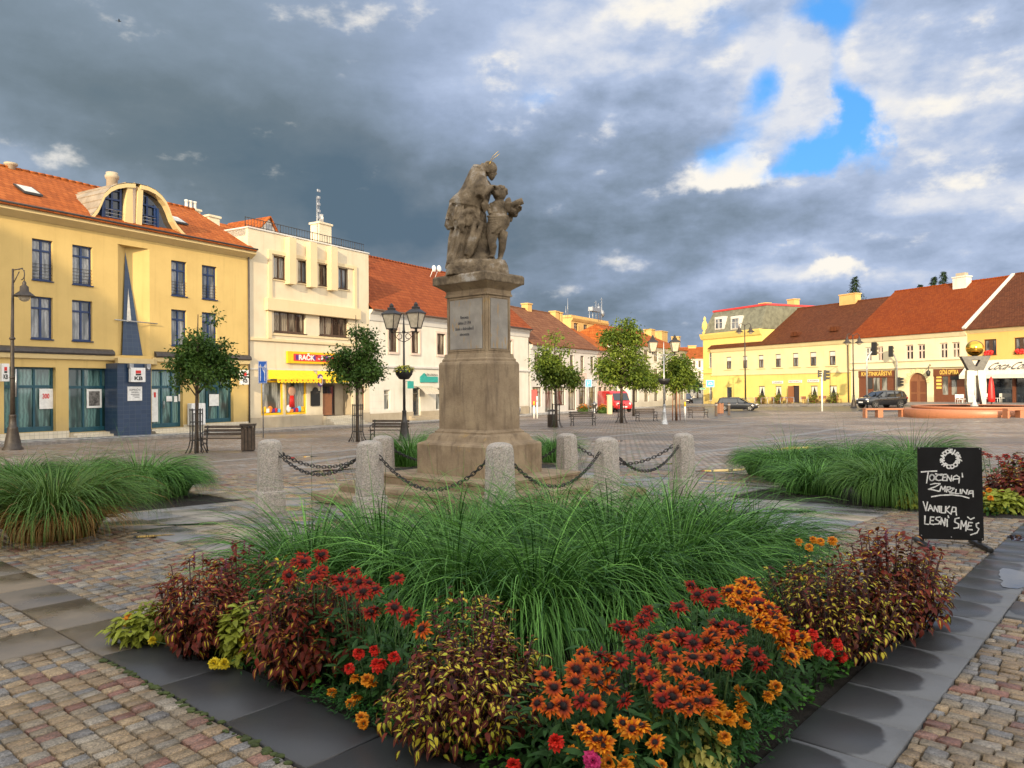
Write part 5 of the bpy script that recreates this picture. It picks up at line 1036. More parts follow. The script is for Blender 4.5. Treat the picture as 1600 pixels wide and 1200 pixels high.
def white():
    b = Bld('white_shop_house', 'long white two storey house with terracotta roof behind the pedestal', LP0, LTH)
    x0, x1 = CX1+.02, b.x(826); ez = (b.l(587, 481)[1]+b.l(700, 499)[1]+b.l(800, 516)[1])/3; g0 = b.g(x1)-.4
    up = [b.rect(606.7, 514, 621.4, 549.7), b.rect(642.5, 516.7, 655.3, 552.5), b.rect(682.4, 520.4, 695.6, 555)]
    c = sum(r[2] for r in up)/3; d = sum(r[3] for r in up)/3
    for r in up: r[2] = c; r[3] = d
    st = up[1][0]-up[0][0]; w = up[0][1]-up[0][0]
    k = up[2][0]+st
    while k+w < x1-1: up.append([k, k+w, c, d]); k += st
    g1 = [b.rect(600, 609, 610, 640), b.rect(681, 606, 690, 640)]; dr = b.rect(645, 606, 657, 649)
    k = g1[1][0]+4.2
    while k+2 < x1-1: g1.append([k, k+2.0, g1[1][2], g1[1][3]]); k += 4.2
    b.wall(x0, x1, g0, ez, up+g1+[dr], M['white'], rev0=.2, depth=10)
    for h in up:
        b.win(h, M['brown_frame'], M['glass_w'], 2, (), y=.13, fw=.09, bw=.06)
        q = MB(); t = .16
        q.box(h[0]-t, h[0]-.001, -.05, -.002, h[2]-t, h[3]+t); q.box(h[1]+.001, h[1]+t, -.05, -.002, h[2]-t, h[3]+t); q.box(h[0], h[1], -.05, -.002, h[3]+.001, h[3]+t); q.box(h[0], h[1], -.09, -.002, h[2]-t, h[2]-.001); b.part(q, 'window_surround', M['pink'])
    for h in g1: b.win(h, M['whitegrey'], M['glass_s'], 1, (.75,), y=.1, name='shop_window')
    b.win(dr, M['zinc'], M['glass'], 1, (.8,), y=.15, name='shop_door')
    q = MB(); zb = b.l(617, 573)[1]; q.box(x0, x1+.05, -.12, -.002, zb-.09, zb+.09, ch=.02); b.part(q, 'belt_moulding', M['whitegrey'])
    q = MB(); q.prism([(-.01, ez-.75), (-.06, ez-.7), (-.10, ez-.3), (-.30, ez-.12), (-.34, ez+.04), (-.01, ez+.04)], x0, x1+.1, 'x'); b.part(q, 'eaves_cornice', M['whitegrey'])
    zpl = b.l(610, 645)[1]; b.boxes('stone_plinth', M['stonebase'], [(x0, dr[0], -.06, -.002, g0, zpl), (dr[1], x1, -.06, -.002, g0, zpl)])
    q = MB()
    for z in np.linspace(zpl+.35, zb-.6, 6): q.box(x0+.01, g1[0][0]-.02, -.003, 0, z, z+.02)
    b.part(q, 'rusticated_joints', M['whitegrey'])
    D = 5.4; rz = b.l(600, 407, D)[1]
    rz = (rz+b.l(697, 425, D)[1])/2; b.roof(x0-.05, x1+.1, ez+.05, -.45, rz, D, M['tile_r']); q = MB(); q.tube([(x0, -.5, ez+.0), (x1, -.5, ez+.0)], .06, 8); b.part(q, 'gutter', M['brown_frame'])
    b.gable(x1-.2, ez, 0, 10.5, D, rz-.1, M['white'])
    q = MB(); n = 3; a, e = dr[0]-.6, dr[1]+2; gs = b.g(a)
    for k in range(n): q.box(a, e, -.35*(n-k), -.35*(n-k-1) if k < n-1 else .15, g0, gs+(dr[2]-gs)*(k+1)/n)
    b.part(q, 'entrance_steps', M['stonebase'])
    xa, za = b.l(655, 604, -.4); xb = b.x(678, -.4); q = MB()
    for i in range(8):
        t0, t1 = i/8, (i+1)/8; f = lambda t: (-.05-1.1*t, za+.05-.62*t*t); (ya, z_), (yb, zc) = f(t0), f(t1); q.quad((xa-.2, ya, z_), (xb, ya, z_), (xb, yb, zc), (xa-.2, yb, zc))
    b.part(q, 'glass_canopy', M['lampglass'])
    r = b.rect(656.5, 588, 684, 597, -.06); zc = (r[2]+r[3])/2; t, w_, h_ = b.sign('shop_sign', 'teal shop sign on the white house beside the pedestal', [r[0], r[1], zc-.24, zc+.20], -.06, .05, M['teal_sign'])
    q = MB(); q.prism([(-w_, .2), (-w_+.5, .5), (-w_+.9, .2)], -.02, .02, 'y'); q.build('pointed_emblem', M['teal_sign'], t); text_mesh('LÉKÁRNA', .22, 'lettering', M['letter_grey'], t, (.3, -.03, .36), FR, width=1.6)
    r = b.rect(637, 595.5, 646, 607, -.7); t, w_, h_ = b.sign('green_flag_sign', 'small green hanging sign above the white house door behind the lantern post', r, -.7, .06, M['teal_sign']); q = MB(); q.tube([(0, 0, h_), (0, .7, h_)], .02, 6); q.build('bracket', M['dark_metal'], t)
    q = MB()
    for px in (677, 685): x, z = b.l(px, 420, 4); q.lathe([(.02, 0), (.2, .03), (.28, .08), (.30, .12)], (x, 3.8, z), 14, axis='y'); q.tube([(x, 4, z), (x, 4.4, z-.8)], .03, 6)
    b.part(q, 'satellite_dishes', M['white_sign']); return b, x1, ez
WHITE, WX1, WEZ = white()
# ------------------------------------------------------------------ houses further along the left side and at the end of the street
def simple_house(name, label, px0, px1, ezp, wallm, roofm, floors, D, ridge_px, P0=LP0, th=LTH, cols=4, base_m=None, belt=True, win_m=None, groundh=3.2, winfrac=.42, depth=10, x0=None, x1=None, hipl=0, hipr=0, glassm=None, arch=False, shop=False):
    b = Bld(name, label, P0, th); x0 = b.x(px0) if x0 is None else x0; x1 = b.x(px1) if x1 is None else x1
    ez = sum(b.l(*p)[1] for p in ezp)/len(ezp); g0 = min(b.g(x0), b.g(x1))-.4; gl = max(b.g(x0), b.g(x1)); holes = []; H = (ez-gl-groundh)/max(1, floors-1)
    for f in range(1, floors):
        zb = gl+groundh+(f-1)*H
        for k in range(cols):
            xc = x0+(x1-x0)*(k+.5)/cols; w = (x1-x0)/cols*winfrac/2; holes.append([xc-w, xc+w, zb+H*.20, zb+H*.78])
    ground = []
    for k in range(cols):
        xc = x0+(x1-x0)*(k+.5)/cols; w = (x1-x0)/cols*(.36 if shop else winfrac/2); ground.append([xc-w, xc+w, gl+(.15 if k % 2 and shop else .7), gl+2.6])
    b.wall(x0, x1, g0, ez, holes+ground, wallm, rev0=.2, depth=depth)
    for h in holes: b.win(h, win_m or M['brown_frame'], glassm or M['glass_w'], 2, (.7,), fw=.08, sill=wallm)
    for h in ground: b.win(h, win_m or M['brown_frame'], M['glass_s'], 2 if not shop else 3, (.75,), fw=.08, name='shop_window' if shop else 'window')
    if belt: b.boxes('belt_moulding', wallm, [(x0, x1, -.12, -.002, gl+groundh-.12, gl+groundh+.12)], ch=.03)
    q = MB(); q.prism([(-.01, ez-.45), (-.1, ez-.4), (-.28, ez-.1), (-.30, ez+.02), (-.01, ez+.02)], x0, x1, 'x'); b.part(q, 'eaves_cornice', wallm)
    if ridge_px is not None:
        rz = b.l(*ridge_px, D)[1]; r = b.roof(x0-.1, x1+.1, ez+.04, -.4, rz, D, roofm, hipl=hipl, hipr=hipr, by=depth+.3)
        if not hipr: b.gable(x1-.2, ez, .01, depth, D, rz-.1, wallm)
        if not hipl: b.gable(x0, ez, .01, depth, D, rz-.1, wallm)
        b.rz = rz; b.r = r
    else:
        b.boxes('parapet', wallm, [(x0-.1, x1+.1, -.1, depth, ez+.02, ez+.35)]); b.r = b.t; b.rz = ez+.35
    b.x0, b.x1, b.ez = x0, x1, ez; return b
h = simple_house('brown_roof_house', 'pinkish two storey house with brown tiled roof left of the street end trees', 829, 933, ((850, 541), (930, 547)), M['whitegrey'], M['tile_b2'], 2, 6.0, (880, 493), cols=6, winfrac=.34, shop=True, groundh=3.4)
for px, py, w in ((823, 476, .9), (866, 488, .9), (873, 490, .45)):
    y = 6.0; x, z = h.l(px, py, y); h.chimney(x, y, w, .8, h.rz-1, z, M['ochre'], 0, parent=h.r)
q = MB(); x, z = h.l(887, 466, 6); q.tube([(x, 6, h.rz-.3), (x, 6, z)], .03, 5); x2, z2 = h.l(884, 478, 6); q.tube([(x2, 6, h.rz-.3), (x2, 6, z2)], .03, 5); h.part(q, 'aerial', M['zinc'])
h.boxes('shop_fascia', M['white_sign'], [(h.x(845), h.x(875), -.2, -.02, h.g(h.x(860))+2.75, h.g(h.x(860))+3.3)])
q = MB(); xa, xb = h.x(880), h.x(905); q.box(xa, xb, -.9, 0, h.g(xa)+3.35, h.g(xa)+4.1, ch=.04); h.part(q, 'balcony', M['pink'])
h = simple_house('beige_corner_house', 'beige house with brown roof just left of the tall street tree', 934, 958, ((936, 547), (950, 549)), M['pink'], M['tile_o'], 2, 5.0, (935, 520), cols=3, shop=True)
h = simple_house('ochre_aerial_block', 'ochre flat roofed block crowded with aerials above the brown roof', 893, 950, ((900, 503), (945, 500)), M['ochre'], None, 4, 5, None, P0=(LP0[0]-5.2, LP0[1]+9), cols=4, depth=9)
q = MB(); random.seed(21)
for px, py0, py1 in ((926, 505, 478), (931, 505, 470), (940, 500, 465), (935, 500, 474), (921, 503, 483)):
    x, z1 = h.l(px, py1, 3); q.tube([(x, 3, h.rz-.5), (x, 3, z1)], .05, 5)
    for k in range(3): zz = z1-.3-.5*k; q.bar((x-.5+.1*k, 3, zz), (x+.5-.1*k, 3, zz), .05, .05)
for px, py in ((942, 490), (936, 483)): x, z = h.l(px, py, 3); q.lathe([(.04, 0), (.4, .08), (.6, .25)], (x, 2.8, z), 12, axis='y')
q.box(h.x(922, 3), h.x(935, 3), 2.5, 3.2, h.l(928, 487, 3)[1], h.l(928, 481, 3)[1]); h.part(q, 'aerial_mast', M['zinc'])
q = MB(); x = h.x(936)
for k in range(14): z = h.rz-4.2+k*.3; q.bar((x-.3, -.12, z), (x+.3, -.12, z), .05, .05)
for d in (-.3, .3): q.bar((x+d, -.12, h.rz-4.4), (x+d, -.12, h.rz+.8), .05, .05)
h.part(q, 'roof_ladder', M['brown_frame'])
h = simple_house('white_orange_roof_house', 'white three storey house with orange roof and two big chimneys at the street end', 985, 1072, ((1010, 540), (1040, 546)), M['white'], M['tile_o'], 3, 6, (1010, 520), cols=6, depth=11, hipr=3, hipl=3)
for px, py, w in ((1014.5, 516, 1.5), (1033, 519, 2.6), (1056, 527, .9)):
    x, z = h.l(px, py, 5); h.chimney(x, 5, w, 1.2, h.ez, z, M['ochre'], 0, parent=h.r)
h = simple_house('far_white_house', 'distant white house with orange roof closing the street beside the lemon house', 1064, 1106, ((1075, 560), (1098, 560)), M['white'], M['tile_o'], 3, 6, (1085, 543), P0=(30, 152), th=R(-8), cols=5, depth=11)
x, z = h.l(1081, 541, 6); h.chimney(x, 6, 1.6, 1, h.ez, z, M['ochre'], parent=h.r)
h = simple_house('far_cream_house', 'distant cream house far down the street between the trees', 1030, 1070, ((1040, 572), (1060, 572)), M['cream'], M['tile_o'], 2, 6, (1050, 558), P0=(24, 175), th=R(-4), cols=5, depth=11)
# ------------------------------------------------------------------ right row
RTH = math.atan2(-.909, .416); RP0 = (28.5, 109.5)
def rwin(b, h, frame, glass, **k): return b.win(h, frame, glass, **k)
def yellow_inn():
    b = Bld('lemon_inn_building', 'long ivory and lemon two storey inn with brown tiled roof', RP0, RTH)
    x0, x1 = 0.0, b.x(1330); ez = (b.l(1112, 545)[1]+b.l(1322, 530.5)[1])/2; gl = b.l(1250, 630)[1]; g0 = min(b.g(x0), b.g(x1))-.5
    zb = (b.l(1116, 588)[1]+b.l(1322, 580)[1])/2
    up = [b.rect(*r) for r in ((1134.4, 558.4, 1142.6, 577), (1160, 557, 1167.8, 576), (1184.5, 555, 1193, 575), (1211, 553.5, 1220, 573.6), (1238, 551.4, 1247.5, 572), (1265, 550, 1275.5, 570.4), (1295, 548, 1305.5, 569.6))]
    c = sum(r[2] for r in up)/7; d = sum(r[3] for r in up)/7
    for r in up: r[2] = c; r[3] = d
    gw = [b.rect(*r) for r in ((1185, 604, 1195, 621), (1211, 603, 1221, 621), (1266, 601, 1277.6, 621), (1295.5, 600.6, 1307.7, 621))]; dr = b.rect(1238, 602.6, 1249, 629.6); sm = b.rect(1135, 605, 1143.5, 622)
    for r in gw: r[2] = sum(q[2] for q in gw)/4; r[3] = gw[1][3]
    b.wall(x0, x1, zb, ez, up, M['rcream'], rev0=.2, depth=11, name='upper_wall'); b.wall(x0, x1, g0, zb, gw+[dr, sm], M['ryellow'], rev0=.22, depth=11, name='lower_wall')
    for h in up:
        o = b.win(h, M['brown_frame'], M['glass_c'], 2, (.62,), fw=.09, bw=.07); b.boxes('roller_blind', M['whitegrey'], [(h[0]+.09, h[1]-.09, .10, .125, h[3]-(h[3]-h[2])*.35, h[3]-.09)], o, ch=0); b.boxes('sill', M['rcream'], [(h[0]-.45, h[1]+.45, -.12, -.002, h[2]-.14, h[2]-.03)], o)
    for h in gw:
        o = b.win(h, M['brown_frame'], M['glass'], 1, (), fw=.12)
        for s in (0, 1): q = MB(); xm = (h[0]+h[1])/2; xs = h[0]+.1 if s == 0 else h[1]-.1; q.poly([(xs, .11, h[3]-.1), (xm, .11, h[3]-.1), (xs+(xm-xs)*.25, .11, h[2]+.3), (xs, .11, h[2]+.1)]); b.part(q, 'curtain', M['white_cloth'], o)
        q = MB(); q.box(h[0]-.1, h[1]+.1, -.45, -.12, h[2]-.5, h[2]-.2, ch=.03); fb = b.part(q, 'flower_box', M['brown_frame'], o)
    b.win(sm, M['blue_frame'], M['glass'], 1, (.55,), fw=.12, name='display_case'); q = MB(); q.quad((dr[0], .25, dr[2]), (dr[1], .25, dr[2]), (dr[1], .25, dr[3]), (dr[0], .25, dr[3])); b.part(q, 'door_opening', M['glass'])
    q = MB(); q.box(dr[0]+.02, dr[0]+.07, -.75, .2, dr[2]+.05, dr[3]-.05); b.part(q, 'open_door', M['wood_door'])
    b.boxes('belt_moulding', M['rcream'], [(x0, x1, -.10, -.002, zb-.06, zb+.16)], ch=.03); q = MB(); q.prism([(-.01, ez-.55), (-.12, ez-.5), (-.35, ez-.1), (-.36, ez+.02), (-.01, ez+.02)], x0, x1, 'x'); b.part(q, 'eaves_cornice', M['rcream'])
    D = 6.5; rz = (b.l(1250, 484, D)[1]+b.l(1340, 468, D)[1])/2; r = b.roof(x0-.3, x1-.02, ez+.05, -.5, rz, D, M['tile_b']); b.gable(x0+.02, ez, .01, 11, D, rz-.1, M['rcream'])
    for px, py, w in ((1195, 475, 1.3), (1239.5, 469, 1.2), (1328, 461, 2.4)):
        x, z = b.l(px, py, D); b.chimney(x, D, w, 1.0, rz-1.2, z, M['ochre'], 0, parent=r)
    sl_ = (rz-ez)/(D+.5)
    for px, py in ((1184, 528), (1244, 524), (1305, 516)):
        y = min(np.arange(-.4, D, .05), key=lambda y: abs(b.l(px, py, y)[1]-(ez+.05+(y+.5)*sl_))); x, z = b.l(px, py, y); q = MB(); q.prism([(x-.7, z-.1), (x-.4, z+.42), (x+.4, z+.42), (x+.7, z-.1)], y-.35, y+.9, 'y'); b.part(q, 'roof_hatch', M['tile_b'], r)
    for px, wd, s, py in ((1215, 16.7, 'CUKRÁRNA', 597.3), (1242.6, 20.6, 'RESTAURACE', 596), (1270.8, 18, 'KAVÁRNA', 595)):
        r_ = b.rect(px-wd/2, py-2, px+wd/2, py+2, -.05); zc = b.l(px, py)[1]
        t, w, h_ = b.sign('inn_sign', {1215: 'left small fascia sign on the lemon inn', 1242.6: 'middle red lettered fascia sign above the inn door', 1270.8: 'right small fascia sign on the lemon inn'}[px], [r_[0], r_[1], zc-.17, zc+.17], -.05, .06, M['white_sign'], group='small fascia signs on the lemon inn')
        text_mesh(s, .3, 'lettering', M['red'] if px == 1242.6 else M['letter_grey'], t, (0, -.035, 0), FR, width=w*1.7)
    q = MB(); q.tube([(x1-.25, -.2, ez-.1), (x1-.25, -.12, g0+.5)], .07, 6); b.part(q, 'downpipe', M['brown_frame']); return b, x1
INN, RX1 = yellow_inn()
def gate_house():
    b = Bld('ivory_gate_house', 'ivory house with rust orange roof, arched gate and two brown shopfronts', RP0, RTH)
    x0, x1 = RX1, b.x(1512); ez = (b.l(1333, 529)[1]+b.l(1510, 516.5)[1])/2; g0 = -1.6; gl = b.l(1430, 628.5)[1]
    up = [b.rect(*r) for r in ((1352, 543, 1362, 566), (1370, 542, 1380, 565), (1414.5, 539, 1427, 561.5), (1433, 538, 1445.5, 560.7), (1468, 536, 1480.5, 559.5), (1486.6, 534.5, 1499.5, 558.6))]
    c = sum(r[2] for r in up)/6; d = sum(r[3] for r in up)/6
    for r in up: r[2] = c; r[3] = d
    sL, sR = b.rect(1341, 579.6, 1399, 627), b.rect(1458, 577, 1514, 627); sR[1] = min(sR[1], x1-.2); g = b.rect(1419, 583, 1448.6, 628.6)
    sL[2] = sR[2] = g[2] = gl-.1; sL[3] = sR[3] = (sL[3]+sR[3])/2
    b.wall(x0, x1, g0, ez, up+[sL, sR, g], M['bcream'], rev0=.2, depth=11)
    for i, h in enumerate(up): b.win(h, M['pink'] if i else M['white_frame'], M['glass'] if i in (2, 3, 4) else M['glass_w'], 2, (.58,), fw=.13, bw=.10, sill=M['bcream'])
    # arch spandrels so that the gate opening is round-headed
    xm = (g[0]+g[1])/2; rr = (g[1]-g[0])/2; zsp = g[3]-rr*.95; q = MB(); A = [(xm+rr*math.cos(a), zsp+rr*.95*math.sin(a)) for a in np.linspace(0, math.pi, 17)]
    for i in range(16):
        (xa, za), (xb, zb) = A[i], A[i+1]; q.quad((xa, -.001, za), (xb, -.001, zb), (xb, -.001, g[3]+.01), (xa, -.001, g[3]+.01)); q.quad((xa, -.001, za), (xa, .3, za), (xb, .3, zb), (xb, -.001, zb))
    b.part(q, 'gate_arch', M['bcream'])
    q = MB(); n = 15
    for i in range(n): # rusticated voussoirs
        a0, a1 = math.pi*i/n, math.pi*(i+1)/n; k = .45 if i % 2 else .30
        P = [(xm+(rr+e)*math.cos(a), zsp+(rr*.95+e)*math.sin(a)) for e, a in ((.02, a0+.02), (k, a0+.02), (k, a1-.02), (.02, a1-.02))]; q.prism(P, -.08, -.0015, 'y')
    b.part(q, 'voussoirs', M['rcream'])
    q = MB()
    for s in (-1, 1): q.box(xm+(.02 if s > 0 else -rr), xm+(rr if s > 0 else -.02), .2, .28, g[2], zsp+rr)
    gt = b.part(q, 'wooden_gate', M['wood_door'])
    for s in (-1, 1):
        for z0, z1 in ((.2, 1.0), (1.15, 2.3)): q = MB(); q.box(xm+s*rr*.5-rr*.32, xm+s*rr*.5+rr*.32, .17, .1995, g[2]+z0, g[2]+z1, ch=.02); b.part(q, 'gate_panel', M['wood_brown'], gt)
    for z0, pd in ((b.l(1332, 567)[1], .14), (b.l(1333, 577)[1], .22)): b.boxes('belt_moulding', M['bcream'], [(x0, x1, -pd, -.002, z0-.08, z0+.10)], ch=.03)
    q = MB(); q.prism([(-.01, ez-.55), (-.12, ez-.5), (-.35, ez-.1), (-.36, ez+.02), (-.01, ez+.02)], x0, x1, 'x'); b.part(q, 'eaves_cornice', M['bcream'])
    for h, nm, s, glassx in ((sL, 'brown_shopfront', 'KVĚTINKÁŘSTVÍ', ((.40, .58), (.63, .78))), (sR, 'brown_shopfront', 'OČNÍ OPTIKA', ((.27, .45), (.55, .72)))):
        q = MB(); a, c_, d_, e_ = h; q.box(a, c_, .0, .12, e_-.75, e_, ch=.02); y = .08
        xs = [a]+[a+(c_-a)*v for p in glassx for v in p]+[c_]
        for i in range(0, len(xs), 2): q.box(xs[i], xs[i+1], y, y+.08, d_, e_-.751)
        for p in glassx: q.box(a+(c_-a)*p[0], a+(c_-a)*p[1], y+.004, y+.08, d_, d_+.9)
        o = b.part(q, nm, M['wood_brown'])
        for p in glassx: q = MB(); u, v = a+(c_-a)*p[0], a+(c_-a)*p[1]; q.quad((u, y+.05, d_+.9), (v, y+.05, d_+.9), (v, y+.05, e_-.75), (u, y+.05, e_-.75)); b.part(q, 'pane', M['glass_s'], o)
        text_mesh(s, .62, 'lettering', M['gold_letter'], o, ((a+c_)/2, -.02, e_-.37), FR, width=(c_-a)*(.82 if 'K' in s[:1] else .58), bold=.012)
    h = sR; q = MB()
    for k in range(6): q.box(h[0]+.3, h[0]+.85, .06, .0785, h[2]+1.5+k*.36, h[2]+1.72+k*.36)
    b.part(q, 'gold_price_list', M['gold_letter'])
    q = MB(); q.box(h[1]-1.6, h[1]-.6, .0, .07, h[2]+2.4, h[2]+3.1); b.part(q, 'black_board', M['black']); b.boxes('door_step', M['stonebase'], [(h[0]+1.2, h[1]+.2, -.7, -.02, h[2]-.5, h[2]+.12), (g[0]-.1, g[1]+.1, -.5, -.02, g[2]-.5, g[2]-.02)])
    x, z = b.l(1452, 583, -.4); q = MB(); q.lathe([(.03, -.35), (.16, -.25), (.22, .15), (.06, .3), (.02, .45)], (x, -.55, z), 8); q.tube([(x, -.55, z+.5), (x, -.3, z+.9), (x, 0, z+.6)], .04, 6); b.part(q, 'wall_lantern', M['dark_metal'])
    D = 7.2; rz = (b.l(1382, 456, D)[1]+b.l(1566, 434.6, D)[1])/2; r = b.roof(x0+.02, x1-.02, ez+.05, -.5, rz, D, M['tile_or']); b.gable(x0+.03, ez, .01, 11, D, rz-.12, M['bcream']); b.gable(x1-.28, ez, .01, 11, D, rz-.12, M['bcream'])
    q = MB(); q.bar((x1, -.5, ez+.15), (x1, D, rz+.12), .35, .25); b.part(q, 'verge_flashing', M['whitegrey'], r)
    x, z = b.l(1503, 434, D-.6); co = b.chimney(x, D-.6, 1.5, .9, rz-1.5, z, M['white'], 0, parent=r); q = MB(); q.box(x-.5, x+.5, D-.9, D-.3, z+.14, z+.5); b.part(q, 'chimney_cap', M['stonebase'], co); return b, x1
GATE, RX2 = gate_house()
def cafe():
    b = Bld('apricot_cafe_house', 'apricot house with dark brown roof and white cafe awning at the right edge', RP0, RTH)
    x0, x1 = RX2+.02, RX2+24; ez = b.l(1560, 512)[1]; g0 = -1.5; gl = b.l(1560, 629)[1]
    u = b.rect(1537, 530.6, 1557, 554); w = u[1]-u[0]; st = b.x(1585)-u[0]; up = [[u[0]+st*k, u[0]+w+st*k, u[2], u[3]] for k in range(4)]
    sh = [x0+.6, x1-.6, gl, b.l(1560, 589)[1]]
    b.wall(x0, x1, g0, ez, up+[sh], M['rorange'], rev0=.2, depth=11)
    for h in up:
        o = b.win(h, M['brown_frame'], M['glass_c'], 2, (), fw=.12, bw=.2, sill=M['brown_frame']); q = MB(); rr = random.Random(int(h[0]))
        for k in range(26): q.sphere((h[0]+.25+rr.random()*(w-.5), -.12-rr.random()*.1, h[2]+.05+rr.random()*.3), .13, 6, 5)
        b.part(q, 'red_flowers', M['red'], o)
    q = MB(); a, c, d, e = sh; q.quad((a, .2, d), (c, .2, d), (c, .2, e), (a, .2, e)); b.part(q, 'cafe_window', M['glass'])
    for k in range(7): x = a+(c-a)*k/6; q = MB(); q.box(max(a, x-.12), min(c, x+.12), .02, .19, d, e); b.part(q, 'window_post', M['wood_brown'] if k in (1, 2) else M['whitegrey'])
    q = MB(); zt_ = b.l(1560, 562)[1]; ze = b.l(1560, 585, -1.6)[1]; q.quad((x0+.3, -1.7, ze), (x1, -1.7, ze), (x1, -.05, zt_), (x0+.3, -.05, zt_)); q.quad((x0+.3, -1.71, ze-.35), (x1, -1.71, ze-.35), (x1, -1.7, ze), (x0+.3, -1.7, ze)); q.quad((x0+.3, -.05, zt_-.03), (x1, -.05, zt_-.03), (x1, -1.7, ze-.03), (x0+.3, -1.7, ze-.03))
    o = b.part(q, 'white_awning', M['white_cloth'])
    ang = math.atan2(zt_-ze, 1.65); ti = text_mesh('Coca-Cola', 1.5, 'lettering', M['letter_grey'], o, (b.x(1576, -.9), -.92, (zt_+ze)/2+.06), (ang, 0, 0), shear=.45, width=b.x(1606, -.9)-b.x(1543, -.9), bold=.0)
    q = MB(); x = b.x(1547, -1); q.tube([(x-1, -.95, (zt_+ze)/2-.25), (x+.6, -.95, (zt_+ze)/2-.36), (x+2.6, -.95, (zt_+ze)/2-.28)], .03, 5); b.part(q, 'lettering_swash', M['letter_grey'], o)
    D = 7.2; rz = b.l(1571, 430, D)[1]; r = b.roof(x0, x1, ez+.05, -.5, rz, D, M['tile_b']); q = MB(); q.prism([(-.01, ez-.4), (-.35, ez-.1), (-.36, ez+.02), (-.01, ez+.02)], x0, x1, 'x'); b.part(q, 'eaves_cornice', M['rcream']); b.gable(x0, ez, .01, 11, D, rz-.1, M['rorange']); return b
CAFE = cafe()
def baroque():
    b = Bld('lemon_mansard_house', 'tall lemon town house with green mansard roof behind the inn', (26.9, 113.5), RTH)
    x0, x1 = b.x(1099), b.x(1099)+12; ez = b.l(1150, 519, 0)[1]; ez = b.l(1110, 522)[1]; g0 = -2
    hs = [[x0+1.2, x0+2.2, -.5, 1.6], [x0+3.4, x0+4.4, -.5, 1.6], [x0+1.2, x0+2.2, 4.2, 6.4], [x0+3.4, x0+4.4, 4.2, 6.4]]
    b.wall(x0, x1, g0, ez, hs, M['ryellow'], depth=12)
    for h in hs: b.win(h, M['white_frame'], M['glass_c'], 2, (.7,), sill=M['rcream'])
    q = MB(); q.prism([(-.01, ez-.8), (-.15, ez-.7), (-.4, ez-.15), (-.45, ez+.05), (-.01, ez+.05)], x0-.3, x1, 'x'); b.part(q, 'main_cornice', M['ryellow'])
    for z in (1.9, 3.4): b.boxes('belt_moulding', M['ryellow'], [(x0-.1, x1, -.15, -.002, z, z+.2)], ch=.03)
    mt = b.l(1150, 484, 1.2)[1]; q = MB(); q.loft([MB.rect(x0+.2, x1, -.2, 12, ez+.05), MB.rect(x0+1.3, x1, .9, 11, mt)]); mo = b.part(q, 'mansard_roof', plain('green_grey_slate', (.17, .17, .12), .7, .3, 2, .3, 20))
    b.boxes('red_roof_edge', M['red_sign'], [(x0+1.2, x1+.1, .8, 11.1, mt, mt+.25)])
    for px0, py0, px1, py1 in ((1123, 499, 1134, 513), (1148, 498, 1160, 513)):
        r = b.rect(px0, py0, px1, py1, .4); q = MB(); q.box(r[0]-.2, r[1]+.2, -.15, 1.5, r[2]-.15, r[3]+.3, ch=.05); o = b.part(q, 'mansard_dormer', M['whitegrey']); b.win([r[0], r[1], r[2], r[3]], M['white_frame'], M['glass_c'], 2, (.6,), y=-.22, parent=o)
    q = MB(); q.lathe([(.35, 0), (.4, .3), (.2, .5), (.45, .9), (.40, 1.5), (.15, 2.0), (.2, 2.3), (.02, 2.6)], (x0+.3, .1, ez+.05), 10); b.part(q, 'corner_urn', M['ryellow'])
baroque()
# ------------------------------------------------------------------ buildings behind the viewer: they cast the evening shade over the near square
def behind(name, label, x0, x1, y, h, roofh, wm, rm):
    b = Bld(name, label, (x1, y), math.pi); w = x1-x0; D = 7
    n = max(2, int(w/3.2)); hs = [[w*(k+.5)/n-.6, w*(k+.5)/n+.6, z, z+1.9] for k in range(n) for z in np.arange(1.2, h-2.5, 3.6)]
    b.wall(0, w, -.5, h, hs, wm, depth=14)
    q = MB()
    for a_, c_, d_, e_ in hs: q.quad((a_, .15, d_), (c_, .15, d_), (c_, .15, e_), (a_, .15, e_))
    b.part(q, 'windows', M['glass'])['kind'] = 'stuff'; b.roof(-.3, w+.3, h, -.5, h+roofh, D, rm, hipl=3, hipr=3, by=14.5); return b
def build_behind():
    EL = .269; top = lambda y, ye, zg: (ye-y)*EL+zg     # height that throws the shade's edge to depth ye
    behind('town_hall', 'large pale town hall behind the viewer', -29, 0.9, -22, top(-29, 57, -.8)-4.2, 4.2, M['cream'], M['tile_r'])
    behind('corner_tower_house', 'tall corner house behind the viewer on the left', -46, -32.5, -22, top(-29, 33, 8.4)-4, 4, M['ochre'], M['tile_b'])
    behind('low_house', 'lower house behind the viewer on the right', 2, 40, -22, top(-29, 27, -.3)-3.4, 3.4, M['whitegrey'], M['tile_r'])
build_behind()
